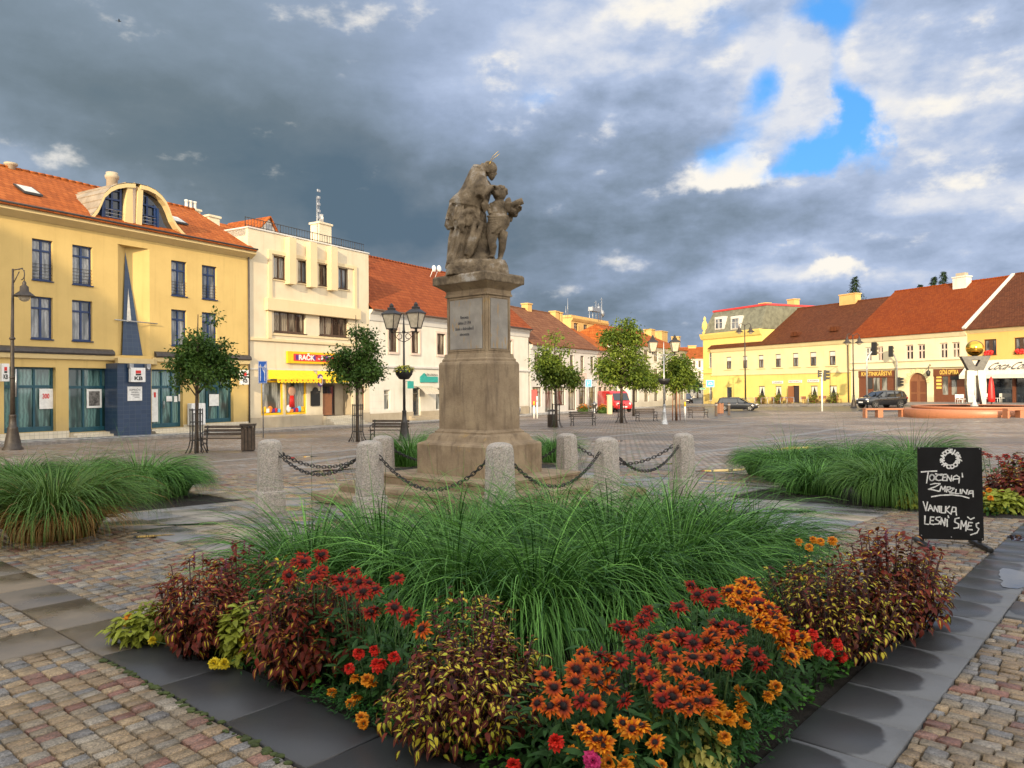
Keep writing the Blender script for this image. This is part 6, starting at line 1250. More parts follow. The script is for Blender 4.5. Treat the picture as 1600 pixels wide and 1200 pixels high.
# road surfaces and pavements
def road():
    u = Vector((.504, .864)); n = Vector((.864, -.504)); P = Vector(LP0)
    ln = lambda off, s0=-18, s1=75: [tuple(P+u*s0+n*off), tuple(P+u*s1+n*off)]
    sheet_strip('left_pavement', ln(-.3), ln(3.0), M['mosaic'], .10, nsub=60, th=.12)
    sheet_strip('left_kerb', ln(3.0), ln(3.22), M['kerb'], .112, nsub=60, th=.13)
    sheet_strip('street', [(15, 58), (24, 100), (40, 175)], [(22.5, 66), (29, 100), (47, 175)], M['asphalt'], .006, nsub=50)
    u2 = Vector((.416, -.909)); n2 = Vector((-.909, -.416)); P2 = Vector(RP0); l2 = lambda off, s0=-3, s1=60: [tuple(P2+u2*s0+n2*off), tuple(P2+u2*s1+n2*off)]
    sheet_strip('right_pavement', l2(5.0), l2(-.4), M['kerb'], .10, nsub=50, th=.12)
    sheet_strip('crossing_road', l2(14), l2(5.3), M['asphalt'], .006, nsub=50)
    # pale stone bands crossing the square
    k = 0
    for a, b in (((330, 722), (700, 690)), ((860, 690), (1180, 660)), ((1000, 717), (1420, 668)), ((1180, 690), (1320, 668)), ((900, 668), (1100, 672)), ((400, 735), (560, 712)), ((1250, 680), (1560, 684)), ((1120, 712), (1330, 700))):
        p, q = gp(*a), gp(*b); p = Vector((p.x, p.y)); q = Vector((q.x, q.y)); s = Vector((-(q-p).y, (q-p).x)).normalized()*.22
        sheet_strip('stone_band', [tuple(p+s), tuple(q+s)], [tuple(p-s), tuple(q-s)], M['kerb'], .004+.0006*k, nsub=30); k += 1
road()
# ------------------------------------------------------------------ street furniture, vehicles, people
def fpx(px, py): p = gp(px, py); return p
def bench_proto(name, label, p, rz):
    t = thing(name, label, 'bench', p, rz, 'park benches on the square'); W = 1.65
    for s in (-1, 1):
        q = MB(); x = s*(W/2-.12)
        q.tube([(x, -.28, .0), (x, -.24, .2), (x, -.25, .42)], .024, 6); q.tube([(x, .26, .0), (x, .20, .22), (x, .22, .42), (x, .30, .86)], .024, 6); q.tube([(x, -.27, .42), (x, .22, .40)], .022, 6)
        q.tube([(x, .25, .64), (x, -.1, .66), (x, -.28, .62), (x, -.32, .54), (x, -.26, .48), (x, -.25, .42)], .02, 6); q.tube([(x, -.24, .2), (x, 0, .28), (x, .20, .22)], .018, 6); q.lathe([(.03, -.02), (.05, 0), (.03, .02)], (x, -.30, .0), 8); q.lathe([(.03, -.02), (.05, 0), (.03, .02)], (x, .28, .0), 8)
        q.build('cast_iron_side', M['dark_metal'], t)
    q = MB()
    for k in range(5): y = -.26+k*.11; q.box(-W/2, W/2, y, y+.085, .425-.004*k, .455-.004*k, ch=.006)
    q.build('seat', M['bench_wood'], t); q = MB()
    for k in range(3): z = .52+k*.12; y = .225+.085*(z-.42)/.44; q.loft([[(x, y-.0, z), (x, y+.03, z), (x, y+.05, z+.09), (x, y+.02, z+.09)] for x in (-W/2, W/2)])
    q.build('backrest', M['bench_wood'], t); return t
BN = [(352, 705, 0, 'dark slatted bench beside the litter bin in front of the yellow bank'), (607, 688, R(-10), 'dark bench under the two lantern lamp post left of the pedestal'), (911, 665, R(14), 'black bench right of the cylindrical litter bin near the pedestal'), (1010, 658, R(18), 'black bench between two young street trees'), (1091, 653, R(20), 'farthest black bench near the dark parked car')]
b0 = None
for px, py, rz, lab in BN:
    p = gp(px, py)
    if b0 is None: b0 = bench_proto('park_bench', lab, p, rz)
    else: dup(b0, p, rz, lab)
def bins():
    p = gp(388, 705); t = thing('litter_bin', 'square brown slatted litter bin at the end of the nearest bench', 'litter bin', p, R(15)); q = MB()
    for s in range(4):
        for k in range(4):
            c, d = math.cos(s*math.pi/2), math.sin(s*math.pi/2); u = -.17+k*.113
            pts = [(u-.045, -.215), (u+.045, -.215), (u+.045, -.19), (u-.045, -.19)]; q.loft([[(x*c-y*d, x*d+y*c, z) for x, y in pts] for z in (.04, .78)])
    q.build('slats', M['bench_wood'], t); q = MB(); q.box(-.18, .18, -.18, .18, .0, .74); q.build('liner', M['dark_metal'], t); q = MB(); q.loft([chrect(.26, .26, z, .03) for z in (.86, .90, .92)])
    q.build('lid', M['brown_iron'], t); q = MB()
    for s in (-1, 1):
        for r in (-1, 1): q.box(s*.2-.02, s*.2+.02, r*.2-.02, r*.2+.02, .7, .87)
    q.build('lid_posts', M['brown_iron'], t)
    p = gp(863, 667); t = thing('litter_bin', 'brown cylindrical litter bin with domed hood beside the black tree guard', 'litter bin', p); q = MB(); q.lathe([(.27, 0), (.29, .03), (.29, .72), (.30, .75)], (0, 0, 0), 20); q.build('barrel', M['brown_iron'], t)
    q = MB(); q.lathe([(.30, .92), (.31, .95), (.28, 1.0), (.10, 1.04)], (0, 0, 0), 20); q.build('hood', M['brown_iron'], t); q = MB()
    for k in range(4): a = k*math.pi/2+.6; q.tube([(.27*math.cos(a), .27*math.sin(a), .72), (.27*math.cos(a), .27*math.sin(a), .95)], .02, 6)
    q.build('hood_posts', M['brown_iron'], t)
bins()
def bell(t, x, y, z, k=1.0, mat='brown_iron'):
    q = MB(); q.lathe([(.03*k, .42*k), (.06*k, .36*k), (.05*k, .30*k), (.12*k, .24*k), (.13*k, .10*k), (.30*k, -.04*k), (.32*k, -.07*k), (.28*k, -.05*k)], (x, y, z), 18); q.build('bell_shade', M[mat], t); q = MB(); q.sphere((x, y, z-.06*k), .17*k, 12, 8); q.build('lamp_globe', M['lampglass'], t)
def lamp_base(q, k=1.0):
    q.lathe([(.27*k, -.1), (.27*k, .06), (.22*k, .12), (.20*k, .30), (.13*k, .75), (.14*k, .80), (.10*k, .84), (.085*k, 1.2), (.10*k, 1.23), (.075*k, 1.27)], (0, 0, 0), 14)
def lamps():
    p = gp(20, 703); Y = p.y; zt = at(22, 420, Y).z-p.z; t = thing('street_lamp', 'tall brown street lamp with a single bell shade in front of the yellow bank', 'street lamp', p)
    q = MB(); lamp_base(q, 1.25); q.tube([(0, 0, 1.2), (0, 0, 2.6), (0, 0, 4.0), (.03, 0, zt)], [.085, .07, .06, .035], 10)
    for z in (2.6, 4.0): q.lathe([(.07, -.05), (.10, -.02), (.10, .02), (.07, .05)], (0, 0, z), 12)
    q.build('pole', M['brown_iron'], t); q = MB(); ax = at(38, 450, Y).x-p.x
    q.tube([(.03, 0, zt-.05), (.2, 0, zt-.02), (ax-.05, 0, zt+.02)], .022, 6); q.tube([(.03, 0, zt-.55), (ax*.6, 0, zt-.1)], .018, 6); q.tube([(ax-.12+.13*math.cos(a), 0, zt-.2+.2*math.sin(a)) for a in np.linspace(2.2, -1.5, 12)], .018, 6); q.tube([(ax, 0, zt-.05), (ax, 0, zt-.45)], .015, 6); q.build('bracket', M['brown_iron'], t)
    bell(t, ax, 0, at(38, 460, Y).z-p.z, 1.15); q = MB(); q.tube([(.12, 0, 1.9), (.13, 0, 2.9)], .03, 6); q.build('bracket_pipe', M['zinc'], t)
    def lantern(t, x, y, z, s=1.0):
        q = MB(); fr = lambda w, zz: [(x-w*s, y-w*s, z+zz*s), (x+w*s, y-w*s, z+zz*s), (x+w*s, y+w*s, z+zz*s), (x-w*s, y+w*s, z+zz*s)]
        q.loft([fr(.14, .0), fr(.155, .02), fr(.155, .05)]); q.loft([fr(.31, .62), fr(.31, .66), fr(.16, .80), fr(.12, .82), fr(.13, .90), fr(.06, .94), fr(.07, 1.0), fr(.02, 1.1)]); q.lathe([(.02, -.14), (.06, -.08), (.05, 0)], (x, y, z), 8)
        for a, b in ((-1, -1), (1, -1), (1, 1), (-1, 1)): q.bar((x+a*.15*s, y+b*.15*s, z), (x+a*.28*s, y+b*.28*s, z+.63*s), .028, .028)
        o = q.build('lantern', M['dark_metal'], t); q = MB(); q.loft([fr(.145, .05), fr(.27, .62)]); q.build('lantern_glass', M['lampglass'], o)
    def twin(px, pyb, pyl, half, label, rz, basket, pal='dark_metal'):
        p = gp(px, pyb); Y = p.y; zl = at(px, pyl, Y).z-p.z; t = thing('lantern_post', label, 'street lamp', p, rz, 'two lantern lamp posts')
        q = MB(); lamp_base(q, 1.0); q.tube([(0, 0, 1.2), (0, 0, 2.6), (0, 0, zl-.2)], [.062, .05, .038], 10); q.lathe([(.05, -.2), (.08, -.17), (.05, -.12), (.02, .5), (.005, .62)], (0, 0, zl), 8); q.build('pole', M[pal], t)
        q = MB(); q.tube([(-half, 0, zl-.16), (0, 0, zl-.22), (half, 0, zl-.16)], .022, 6)
        for s in (-1, 1): q.tube([(s*(.2+.11*math.cos(a)), 0, zl-.36+.11*math.sin(a)) for a in np.linspace(0, 5.2, 14)], .016, 6); q.tube([(0, 0, zl-.6), (s*.25, 0, zl-.5), (s*half*.9, 0, zl-.2)], .015, 6)
        q.build('scroll_arms', M[pal], t)
        for s in (-1, 1): lantern(t, s*half, 0, zl-.06)
        z = at(px, basket, Y).z-p.z; h = thing('hanging_flower_basket', 'dark flower bowl %s' % ('with yellow flowers on the near two lantern lamp post' if px < 700 else 'on the far grey two lantern lamp post'), 'flower basket', (p.x, p.y, p.z+z), rz)
        q = MB(); q.lathe([(.06, -.32), (.2, -.30), (.34, -.12), (.38, .06), (.36, .06), (.1, 0)], (0, 0, 0), 16); q.build('bowl', M['black'], h)
        return h
    H1 = twin(632, 689, 512, .58, 'dark two lantern lamp post with a yellow flower bowl left of the pedestal', R(-22), 581)
    H2 = twin(1038, 663, 549, .70, 'grey two lantern lamp post between the far street trees', R(0), 593, 'zinc')
    for px, pyb, pyt, dx, lab in ((1165, 640, 507, 9, 'tall lamp post with two bell shades in front of the lemon inn'), (1334, 637, 523, 9.5, 'tall lamp post with two bell shades at the corner of the inn and ivory house')):
        p = gp(px, pyb); Y = p.y; zt = at(px, pyt, Y).z-p.z; t = thing('street_lamp', lab, 'street lamp', p, 0, 'lamp posts with two bell shades'); q = MB(); lamp_base(q, 1.2); q.tube([(0, 0, 1.2), (-.03, 0, zt)], [.09, .05], 8); q.build('pole', M['brown_iron'], t); w = dx*Y/FPX
        q = MB(); q.tube([(-w, 0, zt-.3), (-w, 0, zt-.05), (-w*.7, 0, zt+.12), (0, 0, zt-.1), (w*.7, 0, zt+.12), (w, 0, zt-.05), (w, 0, zt-.3)], .035, 6); q.build('bracket', M['brown_iron'], t)
        for s in (-1, 1): bell(t, s*w, 0, zt-.75, 1.35)
    return H1, H2
BASK = lamps()
def traffic():
    def head(t, x, y, z, rz, sc=1.0):
        q = MB(); q.box(-.17, .17, -.1, .12, -.5, .5, ch=.03); o = q.build('signal_head', M['black'], t, loc=(x, y, z), rz=rz); o.scale = (sc, sc, sc)
        for k, m in enumerate(('taillight', 'dark_metal', 'dark_metal')):
            q = MB(); zz = .31-.31*k; q.lathe([(.12, -.005), (.12, .005)], (0, -.105, zz), 14, axis='y'); q.build('lens', M[m], o); q = MB(); q.tube([(.13*math.cos(a), -.1, zz+.13*math.sin(a)) for a in np.linspace(-.4, math.pi+.4, 10)], .02, 4)
            for a in np.linspace(-.3, math.pi+.2, 7): q.quad((.13*math.cos(a), -.10, zz+.13*math.sin(a)), (.13*math.cos(a+.45), -.10, zz+.13*math.sin(a+.45)), (.13*math.cos(a+.45), -.42, zz+.12*math.sin(a+.45)), (.13*math.cos(a), -.42, zz+.12*math.sin(a)))
            q.build('visor', M['black'], o)
    for px, pyb, pyt, hs, lab, arm in ((1355, 639, 562, ((1366, 545, 2.2, 1.6), (1360, 599, 2.5, 1.4)), 'grey traffic light mast with curved arm in front of the black estate car', (1364, 549)), (1402, 630, 566, ((1392, 549, 2.3, 1.5), (1405, 597, .9, 1.3)), 'traffic light mast leaning left before the arched gate', (1394, 552)), (1284.5, 643, 582, ((1289, 586.5, 1.2, 1.3), (1279, 584, 1.2, .9)), 'short white traffic light post in front of the lemon inn', None)):
        p = gp(px, pyb); Y = p.y; t = thing('traffic_light', lab, 'traffic light', p, 0, 'traffic lights at the crossing'); zt = at(px, pyt, Y).z-p.z; q = MB(); pts = [(0, 0, -.1), (0, 0, zt)]
        if arm: pts += [(at(arm[0], arm[1], Y).x-p.x)*k*Vector((1, 0, 0))+Vector((0, 0, zt+(at(arm[0], arm[1], Y).z-p.z-zt)*math.sin(k*math.pi/2))) for k in (.15, .4, .75, 1)]
        q.tube(pts, .085, 8); q.build('mast', M['zinc'] if arm else M['white_sign'], t)
        for hx, hy, rz, sc in hs: a = at(hx, hy, Y-.1); head(t, a.x-p.x, -.1, a.z-p.z, rz, sc*.78)
traffic()
def road_sign(px, py0, py1, pw, base, label, mat, sym, name='road_sign', round_=False, pole='zinc'):
    p = gp(px, base); Y = p.y; z0, z1 = at(px, py1, Y).z-p.z, at(px, py0, Y).z-p.z; w = pw*Y/FPX/2; t = thing(name, label, 'road sign', p)
    q = MB(); q.tube([(0, .04, -.1), (0, .04, z1-.05)], .03, 8); q.build('post', M[pole], t); q = MB()
    if round_: q.lathe([(w, -.012), (w, .012)], (0, 0, (z0+z1)/2), 22, axis='y')
    else: q.box(-w, w, -.012, .012, z0, z1, ch=.004)
    o = q.build('plate', M[mat], t); q = MB(); e = .12*w
    if not round_:
        for a in ((-w+e*.5, w-e*.5, z1-e*1.1, z1-e*.5), (-w+e*.5, w-e*.5, z0+e*.5, z0+e*1.1), (-w+e*.5, -w+e*1.1, z0+e*1.1, z1-e*1.1), (w-e*1.1, w-e*.5, z0+e*1.1, z1-e*1.1)): q.box(a[0], a[1], -.016, -.0121, a[2], a[3])
    H = z1-z0
    for pl in sym:
        pts = [(w*x, -.018, z0+H*y) for x, y in pl]; q.tube(pts, .09*w, 4, sm=False)
    q.build('symbol', M['white_sign'], t)
road_sign(411, 564, 599, 13.5, 684, 'tall blue lane sign with white arrows beside the cream shop house', 'blue_sign', (((-.5, .1), (-.5, .78)), ((-.72, .7), (-.5, .86), (-.28, .7)), ((.5, .1), (.5, .45), (.1, .6), (.1, .75)), ((.5, .45), (.6, .8)), ((.38, .72), (.6, .86), (.78, .7))))
road_sign(920, 593, 605, 10, 648, 'blue square sign on a grey post beside the orange flower tubs', 'lblue', (((-.3, .2), (-.3, .75), (.3, .75), (.3, .5), (-.3, .5)),))
road_sign(1110, 594, 605, 13, 634, 'pale blue sign in front of the lemon mansard house', 'lblue', (((-.5, .4), (.5, .4)), ((-.3, .4), (-.3, .65), (.3, .65), (.5, .4))))
road_sign(1098, 606, 609, 9, 633, 'small green sign at the street corner by the lemon house', 'green_paint', (), pole='brown_iron')
def sandwich():
    p0, p1 = gp(1433, 853), gp(1541, 856); c = (p0+p1)/2; u = (p1-p0); Wd = u.length*.93; rz = math.atan2(u.y, u.x); Ht = .935
    t = thing('sandwich_board', 'black chalk board stand advertising soft ice cream in white handwriting', 'chalk board', (c.x, c.y, 0), rz); lean = R(4)
    q = MB(); q.box(-Wd/2, Wd/2, -.012, .012, .07, Ht+.07, ch=.004); bo = q.build('board', plain('black_chalk_panel', (.006, .006, .007), .6, .5, 5, spec=.25), t); bo.rotation_euler = (-lean*.6, 0, 0)
    for s in (-1, 1): q = MB(); q.box(s*(Wd/2-.03)-.025, s*(Wd/2-.03)+.025, -.26, .26, .0, .045, ch=.008); q.bar((s*(Wd/2-.03), .02, .04), (s*(Wd/2-.03), .02, .16), .03, .03); q.build('foot', M['black'], t)
    def m(x, y):   # measured lettering position to board plane
        v = (y-97)/(1065-97); xl = 48+45*v; xr = 712+55*v; s = (x-xl)/(xr-xl); top = 95+10*s; bot = 1030+45*s; return ((s-.5)*Wd, -.0145, .07+Ht*(1-(y-top)/(bot-top)))
    S = [[(90, 350), (170, 344), (255, 343)], [(165, 350), (158, 400), (150, 465)], [(205+26*math.cos(a), 410+31*math.sin(a)) for a in np.linspace(0, 6.6, 14)], [(305, 388), (272, 380), (246, 400), (248, 430), (275, 441), (308, 436)], [(240, 370), (275, 380), (312, 376)], [(322, 380), (316, 440), (352, 443)], [(322, 380), (357, 378)], [(318, 410), (347, 408)], [(362, 446), (366, 386), (405, 450), (410, 390)], [(425, 446), (430, 405), (460, 390), (492, 410), (488, 470)], [(428, 430), (488, 425)], [(519, 368), (524, 410)],
         [(190, 480), (240, 470), (295, 475), (240, 505), (170, 528), (220, 535), (282, 551)], [(290, 552), (305, 500), (325, 536), (347, 500), (345, 556)], [(362, 562), (366, 510), (398, 508), (402, 530), (368, 538), (402, 567)], [(402, 520), (440, 524), (420, 545), (394, 572), (452, 573)], [(462, 535), (455, 578), (492, 581)], [(506, 535), (505, 581)], [(520, 582), (528, 535), (568, 586), (578, 540)], [(590, 592), (600, 556), (635, 553), (640, 617)], [(592, 580), (637, 577)], [(205, 606), (300, 592), (420, 591), (520, 605), (598, 629)],
         [(118, 652), (135, 700), (150, 748), (165, 658)], [(173, 748), (195, 688), (226, 752)], [(182, 727), (218, 725)], [(235, 757), (240, 700), (274, 762), (280, 703)], [(296, 703), (293, 767)], [(313, 705), (310, 772), (347, 775)], [(359, 708), (355, 777)], [(397, 708), (360, 745), (408, 784)], [(414, 792), (430, 718), (462, 722), (472, 803)], [(420, 767), (470, 762)],
         [(141, 798), (140, 882), (182, 887)], [(201, 812), (195, 882), (237, 890)], [(201, 812), (237, 815)], [(198, 848), (232, 850)], [(302, 815), (265, 819), (254, 838), (298, 860), (290, 886), (244, 886)], [(310, 892), (315, 824), (350, 907), (356, 830)], [(375, 842), (378, 917)], [(384, 803), (391, 826)],
         [(502, 830), (460, 838), (455, 870), (500, 895), (496, 930), (448, 936)], [(520, 947), (525, 858), (550, 922), (577, 863), (575, 967)], [(602, 880), (590, 952), (642, 957)], [(602, 880), (642, 885)], [(595, 916), (632, 916)], [(588, 823), (620, 850), (658, 833)], [(707, 888), (680, 898), (684, 930), (710, 950), (690, 990), (625, 1009)]]
    rr = random.Random(2); chalk = plain('white_chalk', (.78, .78, .76), .95, .25, 160)
    for li, st in enumerate(S):
        if li in (0, 12, 22, 32, 40): q = MB()
        pts = [Vector(m(*p)) for p in st]; n = len(pts); fine = []
        for i in range(n-1):
            for k in range(3): fine.append(pts[i].lerp(pts[i+1], k/3))
        fine.append(pts[-1])
        for i in range(len(fine)-1):
            a, b = fine[i], fine[i+1]; d = (b-a).normalized(); nrm = Vector((-d.z, 0, d.x))*rr.uniform(.0048, .0072); a = a-d*.003; b = b+d*.003
            q.quad(a-nrm, b-nrm, b+nrm, a+nrm)
        if li in (11, 21, 31, 39, len(S)-1): q.build('chalk_lettering', chalk, bo)
    for s, a0, da in (('HRADDEJSKÁ', 205, -23.5), ('PODOBA', 232, 27)):
        for k, ch in enumerate(s):
            a = R(a0+da*k) if da < 0 else R(a0+da*k); cx, cy = 393+82*math.cos(a), 222-82*math.sin(a); x, y, z = m(cx, cy)
            text_mesh(ch, .058, 'logo_lettering', chalk, bo, (x, y, z), (R(90), 0, 0) if False else (R(90), -(a-R(90)) if da < 0 else -(a+R(90)), 0), extrude=.0006, bold=.0035)
    q = MB()
    for x, y in ((62, 103), (372, 110), (690, 118), (108, 995), (424, 1024), (748, 1055)): p = m(x, y); q.lathe([(.006, -.002), (.004, .004)], (p[0], -.016, p[2]), 8, axis='y')
    q.build('screw_heads', M['zinc'], bo)
sandwich()
# ---- cars
def rr_sec(x, z0, z1, w, r=.12):
    zc = z0+(z1-z0)*.55; return [(x, -w*.86, z0), (x, w*.86, z0), (x, w*.97, z0+.10), (x, w, zc), (x, w*.96, z1-.06), (x, w*.86, z1), (x, -w*.86, z1), (x, -w*.96, z1-.06), (x, -w, zc), (x, -w*.97, z0+.10)]
def car(label, p, rz, paint, k=1.0, suv=False, group='cars on the square and in the street'):
    t = thing('parked_car', label, 'car', p, rz, group); t.scale = (k, k, k); hz = .10 if suv else 0
    q = MB(); q.loft([rr_sec(*s) for s in ((-2.22, .42, .80, .66), (-2.16, .32, .92, .80), (-1.9, .24, .98, .87), (-1.2, .22, .98, .90), (0, .22, .96, .90), (.9, .22, .95, .90), (1.35, .22, .93, .89), (1.75, .25, .86, .86), (2.08, .30, .76, .78), (2.2, .38, .66, .62))], sm=True); body = q.build('body', M[paint], t, loc=(0, 0, hz)); smooth_by_angle(body, 50)
    q = MB(); sec = lambda xa, xb, w, z: [(xa, -w*.9, z), (xa+.15, -w, z), (xb-.25, -w, z), (xb, -w*.8, z), (xb, w*.8, z), (xb-.25, w, z), (xa+.15, w, z), (xa, w*.9, z)]
    q.loft([sec(-2.12, 1.25, .83, .94), sec(-2.0, .72, .74, 1.22), sec(-1.88, .38, .67, 1.40)], sm=False); q.build('windows', M['carglass'], t, loc=(0, 0, hz))
    q = MB(); q.loft([sec(-1.90, .40, .68, 1.395), sec(-1.84, .30, .66, 1.45), sec(-1.6, .05, .5, 1.49)]); o = q.build('roof', M[paint], t, loc=(0, 0, hz)); smooth_by_angle(o, 40)
    q = MB()
    for s in (-1, 1):
        for a, b in (((1.2, .80, .95), (.36, .63, 1.41)), ((-2.05, .83, .95), (-1.86, .66, 1.41)), ((.15, .85, .95), (.02, .69, 1.41)), ((-.85, .85, .95), (-.85, .69, 1.41)), ((-1.55, .84, .95), (-1.6, .68, 1.41))): q.bar((a[0], s*a[1], a[2]), (b[0], s*b[1], b[2]), .06, .07)
        q.tube([(-1.7, s*.6, 1.50), (.1, s*.6, 1.50)], .02, 5)
    q.build('pillars', M[paint], t, loc=(0, 0, hz))
    for s in (-1, 1):
        for x in (-1.32, 1.38):
            q = MB(); q.lathe([(.36, -.02), (.36, .06)], (x, s*.86, .36+hz*.5), 18, axis='y'); q.build('wheel_arch', M['tyre'], t)
            q = MB(); q.lathe([(.20, -.10), (.32, -.10), (.335, -.06), (.335, .06), (.32, .10), (.20, .10)], (0, 0, 0), 20, axis='y'); w = q.build('wheel', M['tyre'], t, loc=(x, s*.84, .335)); q = MB(); q.lathe([(.21, -.085), (.21, .085)], (0, 0, 0), 16, axis='y')
            for kk in range(5): a = kk*1.2566; q.bar((.05*math.cos(a), s*.09, .05*math.sin(a)), (.2*math.cos(a), s*.09, .2*math.sin(a)), .05, .05)
            q.build('rim', M['rim'], w)
        q = MB(); q.sphere((2.04, s*.60, .70+hz), .15, 10, 8, sc=(.8, 1.2, .6)); q.build('headlight', M['headlight'], t); q = MB(); q.box(-2.2, -2.05, s*.72-.09, s*.72+.09, .72+hz, .92+hz, ch=.03); q.build('taillight', M['taillight'], t)
        q = MB(); q.sphere((.85, s*.98, 1.02+hz), .1, 8, 6, sc=(.7, 1, .8)); q.build('wing_mirror', M[paint], t)
        q = MB(); q.box(-.05, .12, s*.905-.012, s*.905+.012, .83+hz, .86+hz); q.box(-1.0, -.83, s*.905-.012, s*.905+.012, .83+hz, .86+hz); q.build('door_handles', M['rim'], t)
    q = MB(); q.box(2.17, 2.215, -.26, .26, .42+hz, .53+hz); q.box(-2.235, -2.18, -.26, .26, .55+hz, .66+hz); q.build('number_plates', M['white_sign'], t); q = MB(); q.box(2.12, 2.2, -.45, .45, .58+hz, .68+hz, ch=.02); q.build('grille', M['dark_metal'], t); return t
c1 = gp(1157, 642.5); car('black hatchback facing right in front of the lemon inn', c1+Vector((0, .9, 0)), R(-24), 'carpaint', .93)
c2 = gp(1384, 638.5); car('black estate car with silver wheels parked behind the traffic light', c2+Vector((0, .9, 0)), math.pi+R(16), 'carpaint', 1.06, True)
FC = [(1002, 629, 'silverpaint', -100, 'silver car parked at the left kerb of the far street'), (1023, 629.5, 'carpaint', -98, 'dark car second in the row along the far street'), (1037, 630, 'silverpaint', -95, 'pale car driving towards the square behind the grey lamp post'), (1071, 630, 'carpaint', -95, 'dark car on the right lane of the far street'), (1083, 620.5, 'silverpaint', -80, 'white car farthest away at the lemon house corner')]
for px, py, m_, a, lab in FC:
    p = gp(px, py); car(lab, p, R(a), m_, 1.0)
p = gp(815, 651); car('silver car whose wheel shows just past the pedestal', p+Vector((-1.9, .6, 0)), LTH+R(-6), 'silverpaint', 1.0)
def van():
    p = gp(957, 644); t = thing('red_delivery_van', 'bright red delivery van behind the cream pillar and street tree', 'van', p+Vector((.4, 1.5, 0)), R(-75)); q = MB(); sec = lambda x, z1, w, z0=.35: rr_sec(x, z0, z1, w)
    q.loft([sec(-2.4, 1.9, .92), sec(-2.3, 2.15, .98), sec(.9, 2.15, .98), sec(1.3, 1.95, .96), sec(1.9, 1.15, .95), sec(2.5, 1.0, .90), sec(2.6, .8, .8, .45)]); o = q.build('body', M['redpaint'], t); smooth_by_angle(o, 35)
    q = MB(); q.quad((1.36, -.8, 1.92), (1.36, .8, 1.92), (1.93, .85, 1.18), (1.93, -.85, 1.18)); o = q.build('windscreen', M['carglass'], t); o.location.x = .03; o.location.z = .02
    for s in (-1, 1):
        for x in (-1.5, 1.7): q = MB(); q.lathe([(.2, -.1), (.36, -.1), (.36, .1), (.2, .1)], (0, 0, 0), 18, axis='y'); q.build('wheel', M['tyre'], t, loc=(x, s*.9, .36))
        q = MB(); q.sphere((2.5, s*.65, .85), .14, 8, 6); q.build('headlight', M['headlight'], t); q = MB(); q.quad((.2, s*.99, 1.2), (1.25, s*.985, 1.2), (1.1, s*.98, 1.85), (.2, s*.985, 1.9)); q.build('side_window', M['carglass'], t)
    q = MB(); q.box(2.58, 2.63, -.3, .3, .5, .62); q.build('number_plate', M['white_sign'], t)
van()
